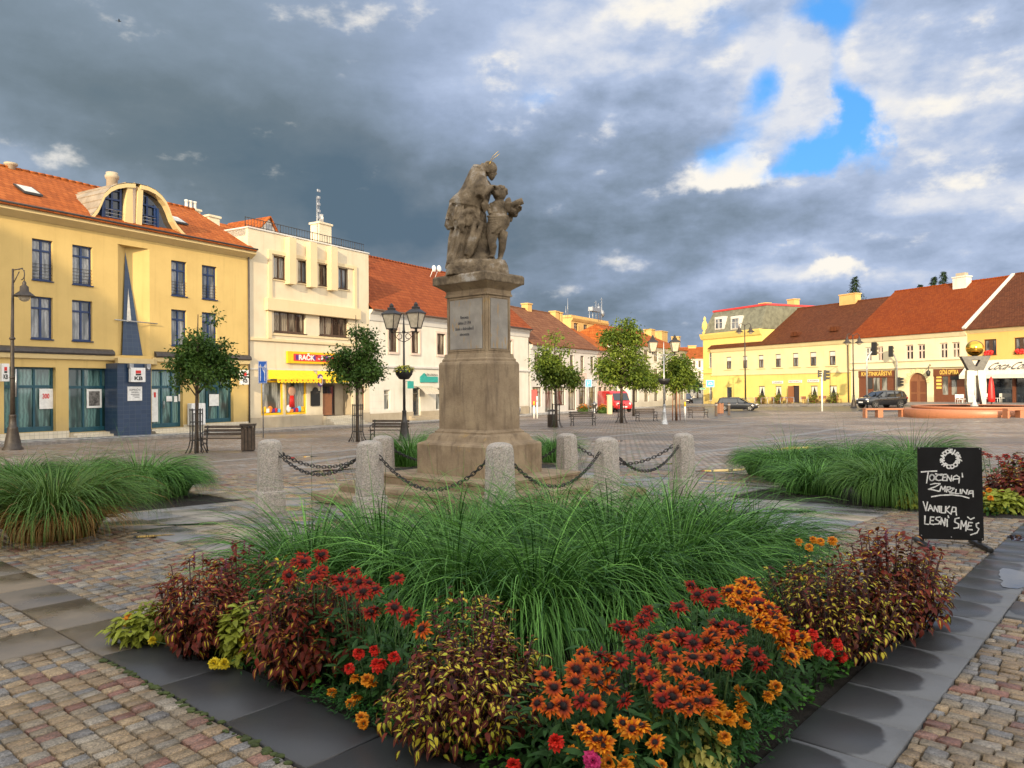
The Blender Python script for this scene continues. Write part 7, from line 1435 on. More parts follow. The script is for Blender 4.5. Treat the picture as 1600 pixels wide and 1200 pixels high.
# ---- fountain with gilt ball, stone benches, cafe
def fountain():
    Y = 56.5; c = at(1524, 640, Y); g = gz(c.x, c.y); t = thing('fountain', 'round red granite fountain basin with raised rim', 'fountain', (c.x, c.y, g))
    zt = at(1524, 636.5, Y-4.4).z-g; z1 = at(1524, 641, Y-4.6).z-g
    q = MB(); q.lathe([(4.75, -.3), (4.75, z1-.06), (4.70, z1), (4.1, z1)], (0, 0, 0), 64); q.build('outer_basin', M['redgranite'], t); q = MB(); q.lathe([(3.9, z1-.1), (4.2, z1+.05), (4.25, zt), (3.9, zt), (3.85, zt-.12), (.02, zt-.12)], (0, 0, 0), 64); q.build('upper_rim', M['redgranite'], t); q = MB(); q.lathe([(3.86, zt-.06), (.02, zt-.06)], (0, 0, 0), 48); q.build('water', M['water'], t)
    s = thing('ball_sculpture', 'steel sculpture of triangle and legs topped by a golden ball', 'sculpture', (c.x, c.y, g+zt-.15), R(-20)); k = Y/FPX; Z = lambda py: EYE+(599.4-py)*k-(g+zt-.15)
    q = MB(); q.sphere((0, 0, Z(543.5)), 12.6*k, 32, 20); q.build('golden_ball', M['gold'], s)
    def plate(o, i, name, mat, y0, y1): # outline with a hole: ring of quads
        q = MB(); n = len(o)
        for a in range(n):
            b = (a+1) % n
            for y in (y0, y1): q.quad((o[a][0], y, o[a][1]), (o[b][0], y, o[b][1]), (i[b][0], y, i[b][1]), (i[a][0], y, i[a][1]))
            q.quad((o[a][0], y0, o[a][1]), (o[b][0], y0, o[b][1]), (o[b][0], y1, o[b][1]), (o[a][0], y1, o[a][1])); q.quad((i[a][0], y0, i[a][1]), (i[b][0], y0, i[b][1]), (i[b][0], y1, i[b][1]), (i[a][0], y1, i[a][1]))
        q.build(name, mat, s)
    plate([(-20*k, Z(556)), (20*k, Z(556)), (10*k, Z(578)), (-10*k, Z(578))], [(-6*k, Z(562)), (6*k, Z(562)), (1*k, Z(572)), (-1*k, Z(572))], 'triangle', M['steel_d'], -.45, .45)
    q = MB(); q.prism([(-12*k, Z(578)), (-2.4*k, Z(578)), (-2.4*k, Z(605)), (-4*k, Z(628)), (-11*k, Z(628)), (-13*k, Z(600))], -.4, .4); q.build('left_leg', M['steel'], s); q = MB(); q.prism([(2.4*k, Z(586)), (2.4*k, Z(578)), (12*k, Z(578)), (14*k, Z(600)), (13*k, Z(631)), (8*k, Z(631)), (4*k, Z(605))], -.4, .4); q.build('right_leg', M['steel'], s)
    q = MB(); q.box(-2.4*k, 2.4*k, -.3, .3, Z(586), Z(578)); q.build('bridge', M['steel'], s); q = MB(); q.tube([(0, 0, Z(590)), (0, 0, Z(632))], .06, 8); q.lathe([(.3, 0), (.1, .4), (.04, .8)], (-.1, -.2, Z(634)), 8); q.build('water_jet', M['headlight'], s)
    for px, py, lab in ((1388, 652, 'low red granite bench with two hollow ends left of the fountain'), (1610, 652, 'low red granite bench at the right edge by the fountain')):
        p = gp(px, py); w = 70*p.y/FPX/2; b = thing('granite_bench', lab, 'stone bench', p, R(-4)); h = at(px, 638, p.y).z-p.z; q = MB(); q.box(-w, w, -.1, .55, h-.13, h, ch=.01); q.build('seat_slab', M['redgranite'], b)
        for x0, x1 in ((-w, -w+.12), (-w*.46, -w*.24), (w*.55, w)): q = MB(); q.box(x0, x1, -.08, .53, -.1, h-.131, ch=.01); q.build('block_leg', M['redgranite'], b)
fountain()
def person(label, p, rz, seated=False, shirt='black', trousers='white_cloth', hair='black', bag=False, k=1.0):
    t = thing('person', label, 'person', p, rz); t.scale = (k, k, k); dz = -.42 if seated else 0
    if seated: J = {'pel': (0, 0, .50), 'kn': (.12, -.42, .50), 'an': (.12, -.42, .08), 'toe': (.13, -.60, .04), 'el': (.24, -.14, .78), 'wr': (.16, -.36, .72), 'hip': (.10, -.02, .49)}
    else: J = {'pel': (0, 0, .92), 'kn': (.10, -.05, .50), 'an': (.11, .05, .08), 'toe': (.12, -.12, .04), 'el': (.26, .03, 1.10), 'wr': (.24, -.14, .90), 'hip': (.10, 0, .88)}
    V = []; E = []; RD = []
    def add(pt, r, par=None):
        V.append(pt); RD.append(r)
        if par is not None: E.append((par, len(V)-1))
        return len(V)-1
    pe = add(J['pel'], .125); ch = add((0, .02, 1.28+dz), .14, pe); nk = add((0, 0, 1.46+dz), .055, ch); hd = add((0, -.02, 1.56+dz), .085, nk); tp = add((0, -.02, 1.68+dz), .08, hd); no = add((0, -.115, 1.585+dz), .02, hd)
    hands = []
    for s in (-1, 1):
        f = lambda n: (s*J[n][0], J[n][1], J[n][2]); hp = add(f('hip'), .088, pe); kn = add(f('kn'), .058, hp); an = add(f('an'), .04, kn); add(f('toe'), .035, an); sh = add((s*.19, .01, 1.38+dz), .062, ch); el = add(f('el'), .042, sh); wr = add(f('wr'), .03, el); w = Vector(f('wr')); d = (w-Vector(f('el'))).normalized(); pm = add(tuple(w+d*.07), .03, wr)
        for kf in range(4): add(tuple(w+d*(.14+.012*(kf % 2))+Vector((0, .022*(kf-1.5), -.01))), .009, pm)
        add(tuple(w+d*.08+Vector((-s*.03, -.035, 0))), .010, pm)
    def grow(Vs, Es, Rs, name, mat):
        me = bpy.data.meshes.new(name); me.from_pydata(Vs, Es, []); o = bpy.data.objects.new(name, me); COL.objects.link(o); m = o.modifiers.new('s', 'SKIN'); 
        for i, v in enumerate(me.skin_vertices[0].data): v.radius = (Rs[i], Rs[i]); v.use_root = (i == 0)
        m2 = o.modifiers.new('u', 'SUBSURF'); m2.levels = 1; m2.render_levels = 1; bpy.context.view_layer.update(); me2 = bpy.data.meshes.new_from_object(o.evaluated_get(bpy.context.evaluated_depsgraph_get())); bpy.data.objects.remove(o); me2.materials.clear(); me2.materials.append(mat); me2.polygons.foreach_set('use_smooth', [True]*len(me2.polygons)); return link(name, me2, t)
    grow(V, E, RD, 'body', M['skin'])
    a = [J['pel'], (0, .02, 1.28+dz), (0, 0, 1.43+dz)]; vs = a+[(s*.19, .01, 1.38+dz) for s in (-1, 1)]+[(s*(.19+(J['el'][0]-.19)*.7), J['el'][1]*.7, 1.38+dz+(J['el'][2]-1.38-dz)*.7) for s in (-1, 1)]; grow(vs, [(0, 1), (1, 2), (1, 3), (1, 4), (3, 5), (4, 6)], [.15, .165, .08, .08, .08, .065, .065], 'shirt', M[shirt])
    kf = .55 if not seated else .95; vs = [J['pel']]
    for s in (-1, 1): h = Vector((s*J['hip'][0], J['hip'][1], J['hip'][2])); kn = Vector((s*J['kn'][0], J['kn'][1], J['kn'][2])); vs += [tuple(h), tuple(h.lerp(kn, kf))]
    grow(vs, [(0, 1), (1, 2), (0, 3), (3, 4)], [.145, .11, .095, .11, .095], 'shorts', M[trousers])
    q = MB(); q.sphere((0, .01, 1.645+dz), .108, 12, 8, sc=(.95, 1.05, .9)); q.build('hair', M[hair], t)
    for s in (-1, 1): q = MB(); q.sphere((s*.032, -.105, 1.60+dz), .011, 6, 5); q.build('eye', M['black'], t)
    if bag: q = MB(); q.box(-.15, .15, .12, .28, 1.0, 1.42, ch=.04); q.build('backpack', M['black'], t)
p = gp(643, 656); person('person in a black top and white shorts walking past the white house', p, R(160), shirt='black', bag=True, k=1.0)
def cafe_set():
    b = CAFE; proto = None; k = 0
    def chair(name, lab, p, rz, mat, grp):
        t = thing(name, lab, 'chair', p, rz, grp); q = MB()
        q.box(-.22, .22, -.22, .22, .43, .47, ch=.01); q.build('seat', M[mat], t); q = MB(); q.box(-.22, .22, .20, .23, .55, .90, ch=.01); q.build('backrest', M[mat], t)
        for sx in (-1, 1):
            for sy in (-1, 1): q = MB(); q.tube([(sx*.2, sy*.2, 0), (sx*.2, sy*.2, .44 if sy < 0 else .9)], .022, 5); q.build('leg', M[mat], t)
        return t
    for i, (px, py) in enumerate(((1498, 630), (1505, 631), (1514, 631), (1541, 631), (1553, 631.5), (1560, 631), (1567, 631.5))):
        p = at(px, py-4, 72); p.z = gz(p.x, p.y)+.05; lab = 'pale cafe chair standing in front of the apricot cafe beyond the fountain'
        proto = chair('cafe_chair', lab, p, 2.0*i, 'white_sign', 'pale chairs of the apricot cafe') if proto is None else dup(proto, p, 2.0*i, lab)
    x, z = b.l(1549, 632, -6); p = b.w(x, -6, 0); g = gz(p.x, p.y); t = thing('closed_parasol', 'closed bright red parasol in front of the white awning', 'parasol', (p.x, p.y, g)); H = b.l(1549, 588, -6)[1]-g; q = MB(); q.lathe([(.28, .35), (.30, .7), (.22, H*.7), (.12, H-.2), (.02, H)], (0, 0, 0), 12); q.build('folded_canopy', M['red'], t); q = MB(); q.tube([(0, 0, 0), (0, 0, .5)], .05, 6); q.lathe([(.3, 0), (.3, .08)], (0, 0, 0), 12); q.build('foot', M['dark_metal'], t)
    for px, sh, lab, rz in ((1581, 'white_cloth', 'person in a pale shirt sitting at the cafe left of the yellow one', 1.2), (1598, 'yellow_sign', 'person in a yellow top sitting at the cafe at the right edge', -1.0)):
        p = at(px, 630, 71.5); p.z = gz(p.x, p.y)+.05; person(lab, p, rz, True, sh, 'lblue', k=1.15); dup(proto, (p.x, p.y+.05, p.z), rz, 'pale cafe chair with a person seated on it'+(' in yellow' if sh[0] == 'y' else ' in a pale shirt'))
    # inn terrace: wooden chairs, planters with green-yellow shrubs, low rail
    b = INN; pr = None
    for i, px in enumerate((1183, 1197, 1206, 1223, 1231, 1262, 1278, 1291, 1311, 1258)):
        x = b.x(px, -1.2); p = b.w(x, -1.2-.4*(i % 2)); p.z = gz(p.x, p.y)+.1; lab = 'brown wooden terrace chair against the lemon inn wall'; pr = chair('terrace_chair', lab, p, i*1.7, 'wood_door', 'wooden chairs on the inn terrace') if pr is None else dup(pr, p, i*1.7, lab)
    q = MB(); pts = []
    for k in range(14): x = b.x(1180)+(b.x(1312)-b.x(1180))*k/13; w = b.w(x, -4.9); pts.append(w); 
    t = thing('pavement_rail', 'low thin grey pavement railing in front of the lemon inn', 'railing', (pts[0].x, pts[0].y, 0)); o = pts[0]
    for k in range(14): g = gz(pts[k].x, pts[k].y)+.1; d = pts[k]-o; q.tube([(d.x, d.y, g), (d.x, d.y, g+.95)], .035, 5)
    for k in range(0, 12, 3):
        for j in range(2): g0, g1 = gz(pts[k+j].x, pts[k+j].y)+1.05, gz(pts[k+j+1].x, pts[k+j+1].y)+1.05; a, c = pts[k+j]-o, pts[k+j+1]-o; q.tube([(a.x, a.y, g0), (c.x, c.y, g1)], .03, 5)
    q.build('rail', M['zinc'], t)
cafe_set()
def small_things():
    for px, b, t_, lab, m_ in ((834.5, 654, 627, 'yellow striped white post left of the brown litter bin', 'yellow_sign'), (839.5, 654, 619, 'thin white post beside the red notice board', 'white_sign'), (1070.5, 657, 628, 'yellow topped post near the far benches', 'yellow_sign')):
        p = gp(px, b); h = at(px, t_, p.y).z-p.z; t = thing('marker_post', lab, 'post', p); q = MB(); q.tube([(0, 0, -.05), (0, 0, h*.75)], .06, 8); q.build('lower_post', M['white_sign'], t); q = MB(); q.tube([(0, 0, h*.75), (0, 0, h)], .062, 8); q.build('post_top', M[m_], t)
    p = gp(835, 650); t = thing('notice_board', 'dark red notice board on posts before the pinkish shops', 'notice board', p); h0, h1 = at(835, 632, p.y).z-p.z, at(835, 609, p.y).z-p.z; q = MB(); q.box(-.25, .25, -.04, .04, h0, h1, ch=.02); q.build('panel', M['red_sign'], t); q = MB(); q.tube([(-.2, .05, 0), (-.2, .05, h1)], .03, 6); q.tube([(.2, .05, 0), (.2, .05, h1)], .03, 6); q.build('posts', M['dark_metal'], t)
    p = gp(952.5, 647); t = thing('information_pillar', 'cream square pillar beside the red van', 'pillar', p, R(20)); h = at(952, 617, p.y).z-p.z; q = MB(); q.box(-.2, .2, -.15, .15, -.05, h-.08, ch=.01); q.build('shaft', M['cream2'], t); q = MB(); q.box(-.24, .24, -.19, .19, h-.08, h, ch=.015); q.build('cap', M['cream2'], t)
    p = gp(929, 646); t = thing('drinking_fountain', 'small silver column fountain between two orange flower bushes', 'fountain', p); h = at(929, 628, p.y).z-p.z; q = MB(); q.lathe([(.26, 0), (.26, .1), (.16, .2), (.14, h*.6), (.28, h*.75), (.30, h*.85), (.12, h*.9), (.1, h), (.02, h*1.08)], (0, 0, 0), 14); q.build('column', M['steel'], t)
    for px, b, lab in ((1119, 650, 'left brown wooden bollard beside the black hatchback'), (1139, 649, 'right brown wooden bollard in front of the black hatchback')):
        p = gp(px, b); t = thing('wooden_bollard', lab, 'bollard', p); h = at(px, 629, p.y).z-p.z; q = MB(); q.box(-.09, .09, -.09, .09, -.05, h, ch=.02); q.build('post', M['bench_wood'], t); q = MB(); q.box(-.1, .1, -.1, .1, h*.8, h*.86); q.build('band', M['zinc'], t)
    p = gp(1124, 646); t = thing('wooden_bin', 'brown slatted wooden bin beside the dark hatchback', 'litter bin', p); q = MB(); h = at(1124, 629, p.y).z-p.z
    for k in range(8): a = k*math.pi/4; q.bar((.3*math.cos(a), .3*math.sin(a), .02), (.3*math.cos(a), .3*math.sin(a), h-.05), .2, .05)
    q.build('slats', M['wood_door'], t); q = MB(); q.lathe([(.30, h-.12), (.33, h-.06), (.30, h)], (0, 0, 0), 14); q.build('rim', M['dark_metal'], t)
    # bird high in the sky on the left
    c = at(186, 33, 90); t = thing('flying_bird', 'tiny dark bird flying high in the cloudy sky on the left', 'bird', c, .4); q = MB(); q.loft([[(x, r*math.cos(a), r*math.sin(a)) for a in np.linspace(0, 6.283, 8, endpoint=False)] for x, r in ((-.22, .01), (-.1, .05), (.05, .06), (.16, .04), (.2, .035), (.25, .008))], sm=True)
    for s in (-1, 1): q.loft([[(.08, s*.03, .02), (-.06, s*.03, .02), (-.06, s*.03, .0), (.08, s*.03, .0)], [(.07, s*.25, .12), (-.04, s*.25, .12), (-.04, s*.25, .11), (.07, s*.25, .11)], [(-.05, s*.5, .06), (-.09, s*.5, .06), (-.09, s*.5, .055), (-.05, s*.5, .055)]])
    q.poly([(-.2, -.02, 0), (-.2, .02, 0), (-.34, .06, 0), (-.34, -.06, 0)]); q.build('body', M['black'], t)
small_things()
# ------------------------------------------------------------------ vegetation
def leafmat(name, kind, rough=.5, trans=.25):
    m, nt, b = newmat(name); a = N(nt, 'ShaderNodeAttribute', attribute_name='tint'); o = OBJ(nt)
    u, v, _ = N(nt, 'ShaderNodeSeparateXYZ', {0: UVS(nt)}, out=None).outputs; rr, gg, bb = N(nt, 'ShaderNodeSeparateColor', {0: a}, out=None).outputs
    n = NOI(nt, o, 40, 3); au = MA(nt, 'ABSOLUTE', u)
    if kind == 'tint': c = MIX(nt, .4, a, MIX(nt, 1., a, RAMP(nt, n, [(.3, (.6, .6, .6)), (.7, (1.4, 1.4, 1.3))]), 'MULTIPLY'))
    else:
        # coleus: r = brightness of the dark part, g = how far the yellow heart spreads, b = hue of the heart
        dark = MIX(nt, rr, (.022, .003, .004), (.19, .026, .012)); yel = MIX(nt, bb, (.36, .40, .03), (.66, .48, .035))
        w = MA(nt, 'MULTIPLY', gg, MA(nt, 'MULTIPLY', SMO(nt, v, .02, .30), SMO(nt, v, 1.0, .45)))
        msk = SMO(nt, MA(nt, 'ADD', MA(nt, 'SUBTRACT', w, au), MA(nt, 'MULTIPLY', MA(nt, 'SUBTRACT', n, .5), .5)), -.06, .10); msk = MA(nt, 'MULTIPLY', msk, SMO(nt, gg, .02, .08))
        rim = MA(nt, 'MULTIPLY', SMO(nt, au, .86, .98), .45); c = MIX(nt, rim, MIX(nt, msk, dark, yel), (.10, .11, .02))
        c = MIX(nt, MA(nt, 'MULTIPLY', SMO(nt, au, .07, .0), .35), c, (.20, .05, .04))
    setp(nt, b, col=c, rough=rough, spec=.22); t = N(nt, 'ShaderNodeBsdfTranslucent', {0: c}); out = nt.nodes['Material Output']
    L(nt, N(nt, 'ShaderNodeMixShader', {0: trans, 1: b.outputs[0], 2: t}), out.inputs[0]); M[name] = m; return m
leafmat('leaf', 'tint'); leafmat('coleus_leaf', 'coleus', .55, .10); leafmat('grass_blade', 'tint', .42, .18); leafmat('petal', 'tint', .6, .25)
def nrm(v): return v/np.maximum(np.linalg.norm(v, axis=-1, keepdims=True), 1e-9)
def leaves(pos, dr, up, Ln, Wd, tint, rows=5, fold=.25, droop=.35, sharp=.85):
    n = len(pos); dr = nrm(dr); sd = nrm(np.cross(dr, up)); nm = np.cross(sd, dr); t = np.linspace(0, 1, rows); w = np.sin(np.pi*np.clip(t, 0, 1)**sharp)**.8; w[0] = .08; w[-1] = .02
    V = np.zeros((n, rows, 3, 3)); UV = np.zeros((n, rows, 3, 2)); Ln = np.broadcast_to(Ln, n)[:, None]; Wd = np.broadcast_to(Wd, n)[:, None]; dp = np.broadcast_to(droop, n)[:, None]
    for r in range(rows):
        for c, u in enumerate((-1, 0, 1)):
            V[:, r, c] = pos+dr*Ln*t[r]*(1-.12*dp*t[r])+sd*(u*Wd/2*w[r])+nm*(fold*abs(u)*Wd/2*w[r]-dp*Ln*t[r]**2); UV[:, r, c] = (u, t[r])
    q = [(r*3+c, r*3+c+1, r*3+c+4, r*3+c+3) for r in range(rows-1) for c in range(2)]
    F = (np.arange(n)[:, None, None]*(rows*3)+np.array(q)[None]).reshape(-1, 4)
    return V.reshape(-1, 3), F, UV.reshape(-1, 2), np.repeat(np.broadcast_to(tint, (n, 3)), rows*3, axis=0)
def cat(parts):
    off = 0; Vs, Fs, Us, Cs = [], [], [], []
    for V, F, U, C in parts: Vs.append(V); Fs.append(F+off); Us.append(U); Cs.append(C); off += len(V)
    return np.concatenate(Vs), np.concatenate(Fs), np.concatenate(Us), np.concatenate(Cs)
def bladeset(n, rad, lmin, lmax, w, K, rng, brown=.0, skirt=.0, drop=22, seg=7, lean=(0, 0), green=((.018, .072, .010), (.17, .38, .075)), dry=.0):
    a = rng.uniform(0, 2*np.pi, n); r = rad*np.sqrt(rng.uniform(0, 1, n)); base = np.stack([r*np.cos(a), r*np.sin(a), np.zeros(n)], 1)
    tuft = np.array([mnoise.noise(Vector((x*4.5, y*4.5, 1.3+rad*9))) for x, y in base[:, :2]]); az = a+tuft*1.9+rng.normal(0, .22, n)
    dx = np.cos(az)+lean[0]; dy = np.sin(az)+lean[1]; az = np.arctan2(dy, dx)
    Ln = rng.uniform(lmin, lmax, n)*(1-.15*(r/rad)); e0 = np.radians(88-drop*(r/rad)-rng.uniform(0, 12, n)); kk = np.radians(rng.uniform(K[0], K[1], n)*(.55+.45*r/rad)*(1+.3*tuft))
    sk = (rng.random(n) < skirt) & (r > .62*rad) & (np.sin(az) < .35); Ln[sk] *= .62
    V = np.zeros((n, seg+1, 2, 3)); p = base.copy(); hd = np.stack([np.cos(az), np.sin(az), 0*az], 1); sd = np.stack([-np.sin(az), np.cos(az), 0*az], 1); tw = rng.normal(0, .6, n)
    sd2 = sd*np.cos(tw)[:, None]+np.array([0, 0, 1])*np.sin(tw)[:, None]*.8
    U = np.zeros((n, seg+1, 2, 2)); C = np.zeros((n, seg+1, 2, 3)); g0, g1 = np.array(green[0]), np.array(green[1]); mixg = np.clip(rng.normal(.42, .34, n)+tuft*.35, 0, 1.25)[:, None]; base_c = g0+(g1-g0)*mixg
    isd = rng.random(n) < dry; base_c[isd] = np.array([.26, .17, .06])*rng.uniform(.6, 1.1, (isd.sum(), 1)); base_c[sk] = np.array([.30, .17, .05])*rng.uniform(.55, 1.15, (sk.sum(), 1)); br = np.array([.22, .12, .035])
    for s in range(seg+1):
        t = s/seg; wd = w*(1-t**1.6)*.5+.0006; V[:, s, 0] = p-sd2*wd; V[:, s, 1] = p+sd2*wd; U[:, s, 0] = (-1, t); U[:, s, 1] = (1, t)
        bf = np.clip(brown*(1.2-2.2*t), 0, 1)*(.4+.6*rng.random(n))[:, None] if brown else 0; col = base_c*(1-bf)+br*bf; C[:, s, 0] = C[:, s, 1] = col
        e = e0-kk*((t+.5/seg)**1.5); step = Ln/seg; p = p+hd*(np.cos(e)*step)[:, None]+np.array([0, 0, 1])*(np.sin(e)*step)[:, None]; p[:, 2] = np.maximum(p[:, 2], .012)
    q = np.array([(s*2, s*2+1, s*2+3, s*2+2) for s in range(seg)]); F = (np.arange(n)[:, None, None]*((seg+1)*2)+q[None]).reshape(-1, 4); return V.reshape(-1, 3), F, U.reshape(-1, 2), C.reshape(-1, 3)
def clump(label, p, group, n=1100, rad=.24, lm=(.75, 1.25), w=.010, K=(95, 175), seed=1, rz=0, **k):
    rng = np.random.default_rng(seed); V, F, U, C = bladeset(n, rad, lm[0], lm[1], w, K, rng, **k)
    if lm[1] > 1.0:     # a few stiff upright flower stalks
        q = bladeset(int(n*.008), rad*.6, lm[1]*.75, lm[1]*1.0, w*.6, (5, 30), rng); V, F, U, C = cat([(V, F, U, C), q])
    o = np_mesh('ornamental_grass', V, F, M['grass_blade'], uv=U, col=C, smooth=True, label=label, cat='ornamental grass', group=group); o.location = p; o.rotation_euler = (0, 0, rz); return o
def grasses():
    gl = 'tall arching green grass clump merging with its neighbours in the front flower bed'; g1 = 'tall grass clumps in the front flower bed'
    for i, (x, y, k) in enumerate(((-1.62, 6.05, .92), (-1.0, 5.8, .98), (-.42, 5.45, 1.0), (.14, 5.2, 1.0), (.72, 5.45, 1.02), (1.25, 5.95, 1.05), (1.78, 6.75, 1.0), (-1.2, 6.75, .95), (-.5, 6.6, 1.0), (.2, 6.6, 1.0), (.85, 6.8, 1.05), (1.5, 7.35, 1.05), (-.3, 7.5, .9), (.45, 7.6, .95), (2.15, 6.9, .85))):
        clump(gl, (x, y, -.02), g1, n=1350 if y < 6.4 else 1000, rad=.27, lm=(.78*k, 1.5*k), w=.0115, K=(104, 180), drop=32, seed=40+i, lean=(.22 if x > .9 else (-.10 if x < -1 else .12), -.18))
    dn = dict(w=.014)
    for i, (px, py, hpx, lab, kw) in enumerate(((85, 838, 135, 'pale green grass clump with straw brown skirt, nearest on the left', dict(brown=.4, skirt=.75, rad=.42, n=2600, green=((.05, .12, .02), (.13, .24, .05)), dry=.04)), (218, 783, 88, 'dark green grass clump behind the straw skirted one on the left', dict(rad=.42, n=1700)), (30, 775, 70, 'grass clump farthest back at the left photo edge', dict(rad=.5, n=1500)), (135, 765, 60, 'light green grass clump between two others at the back of the left bed', dict(rad=.45, n=1300, green=((.05, .12, .02), (.12, .22, .05)))), (262, 776, 62, 'dark grass clump at the right corner of the left bed', dict(rad=.30, n=1400))
                                                 , (1235, 752, 74, 'low dark grass clump at the left end of the right bed', dict(rad=.45, n=1500)), (1330, 755, 78, 'broad dark grass clump in the middle of the right bed', dict(rad=.5, n=1600)), (1430, 748, 82, 'tall grass clump behind the chalk board', dict(rad=.5, n=1500)), (1385, 788, 92, 'light green rounded grass clump left of the chalk board', dict(rad=.30, n=1500, green=((.05, .13, .02), (.13, .25, .05)))), (1290, 735, 50, 'grass clump at the rear of the right bed', dict(rad=.5, n=900)), (1272, 772, 66, 'low grass clump drooping onto the slabs at the front of the right bed', dict(rad=.4, n=1300)), (1200, 742, 52, 'small grass clump at the outermost left corner of the right bed', dict(rad=.4, n=1000)),
                                                 (640, 728, 62, 'bright grass clump behind the pedestal on its left', dict(rad=.40, n=1300, green=((.05, .14, .02), (.12, .27, .05)))), (865, 722, 52, 'grass clump behind the pedestal on its right', dict(rad=.30, n=900)), (700, 715, 50, 'grass clump hidden mostly behind the pedestal', dict(rad=.4, n=900)))):
        p = gp(px, py); d = p.y; h = hpx*d/FPX; wide = kw.pop('rad'); clump(lab, p, None, rad=wide*1.0, lm=(h*1.10, h*1.68), K=(140, 190), seed=70+i, seg=7, w=.011, drop=14, **kw)
grasses()

def bush(name, label, catg, p, H, Rd, nst, leafL, tintf, mat, seed, wfac=.52, droop=.45, tipk=.85, lean=(0, 0), stemcol=(.05, .012, .012), group=None, spikes=0, shell=1.2, nodes=8, flat=.35, leafname='leaves'):
    rng = np.random.default_rng(seed); P, D, Up, Ls, T = [], [], [], [], []; st = MB(); t = thing(name, label, catg, p, 0, group); ph = rng.uniform(0, 6.28, 4); lob = lambda a: 1+.16*math.sin(2*a+ph[0])+.13*math.sin(3*a+ph[1])+.08*math.sin(5*a+ph[2]); hob = lambda a, q: 1+(.13*math.sin(2*a+ph[3])+.10*math.sin(3*a+ph[0]))*q
    for s in range(nst):
        a = rng.uniform(0, 2*np.pi); q = math.sqrt((s+.5)/nst); tip = np.array([Rd*lob(a)*q*math.cos(a)+lean[0]*H, Rd*lob(a)*q*math.sin(a)+lean[1]*H, H*hob(a, q)*(1-flat*q*q)*rng.uniform(.74, 1.10)]); b0 = np.array([.45*tip[0], .45*tip[1], 0]); mid = np.array([.8*tip[0], .8*tip[1], tip[2]*.55])
        st.tube([tuple(b0), tuple(mid), tuple(tip)], [.006, .005, .003], 5); a0 = rng.uniform(0, 6.28)
        for k in range(nodes):
            f = .16+.84*k/(nodes-1); c = (1-f)**2*b0+2*f*(1-f)*mid+f*f*tip; az0 = a0+k*math.pi/2+rng.normal(0, .25); n2 = 2 if k < nodes-1 else 4
            for j in range(n2):
                az = az0+j*2*math.pi/n2; el = math.radians(-20+48*f+rng.normal(0, 14)); out = np.array([math.cos(az)*math.cos(el), math.sin(az)*math.cos(el), math.sin(el)]); out += .35*np.array([tip[0], tip[1], 0])/max(Rd, .01)
                P.append(c+rng.normal(0, .008, 3)); D.append(out); Up.append([0, 0, 1]+rng.normal(0, .25, 3)); Ls.append(leafL*(1.15-(1.15-tipk)*f)*rng.uniform(.7, 1.15)); T.append(tintf(rng, f, c))
    for s in range(int(nst*nodes*shell)):     # outer leaves that close the dome
        a = rng.uniform(0, 6.28); h = rng.uniform(.16, 1)**.75; r = Rd*math.sqrt(max(.02, 1-h**3))*(.72+.28*min(1, h*2.2))*lob(a)*rng.uniform(.70, 1.05); P.append(np.array([r*math.cos(a)+lean[0]*H*h, r*math.sin(a)+lean[1]*H*h, H*.93*h*hob(a, .8)])); az = a+rng.normal(0, .55); el = math.radians(-50+75*h+rng.normal(0, 16)); D.append(np.array([math.cos(az)*math.cos(el), math.sin(az)*math.cos(el), math.sin(el)])); Up.append([.5*math.cos(a), .5*math.sin(a), 1]+rng.normal(0, .25, 3)); Ls.append(leafL*(1.2-(1.2-tipk)*h)*rng.uniform(.7, 1.15)); T.append(tintf(rng, h, None))
    Ls = np.array(Ls); V, F, U, C = leaves(np.array(P), np.array(D), np.array(Up), Ls, Ls*wfac, np.array(T), droop=rng.uniform(droop*.5, droop*1.3, len(P)))
    np_mesh(leafname, V, F, M[mat], parent=t, uv=U, col=C, smooth=True); sc = plain(name+'_stem', stemcol, .6); st.build('stems', sc, t)
    if spikes:
        for s in range(spikes):
            q = MB()
            a = rng.uniform(0, 6.28); r = Rd*rng.uniform(.1, .8); z = H*(1-.3*(r/Rd)**2); pts = [Vector((r*math.cos(a), r*math.sin(a), z-.03)), Vector((r*math.cos(a)*1.05, r*math.sin(a)*1.05, z+rng.uniform(.03, .09)))]; q.tube(pts, .0022, 4)
            for k in range(9): v = pts[0].lerp(pts[1], .25+.75*k/9); q.sphere(v+Vector((.006*math.cos(k*2.4), .006*math.sin(k*2.4), 0)), .0045, 5, 4)
            q.build('flower_spike', M['coleus_spike'], t)
    return t
M['coleus_spike'] = plain('coleus_spike', (.16, .03, .07), .6)
def maroon(rng, f, c): return (np.clip(rng.normal(.35+.45*f, .25), 0, 1), rng.uniform(.14, .34) if rng.random() < .42 else .0, .4+.6*rng.random())
def maroon_y(rng, f, c): return (np.clip(rng.normal(.45, .2), 0, 1), rng.uniform(.35, .8) if rng.random() < .42 else .0, rng.random())
def mottled(rng, f, c): return (np.clip(rng.normal(.32, .2), 0, 1), rng.uniform(.38, .85) if rng.random() < .52 else .12*(rng.random() < .5), rng.random()*.8)
def copper(rng, f, c): return (np.clip(rng.normal(.7, .2), 0, 1), .25 if rng.random() < .2 else 0, rng.random())
def green_l(rng, f, c): g = rng.uniform(.6, 1.25); return (.035*g, .095*g, .022*g)
def lime(rng, f, c): g = rng.uniform(.7, 1.2); return (.30*g, .34*g, .045*g)
def varieg(rng, f, c): g = rng.uniform(.6, 1.15); return (.46*g, .42*g, .10*g) if rng.random() < .65 else (.16*g, .24*g, .05*g)
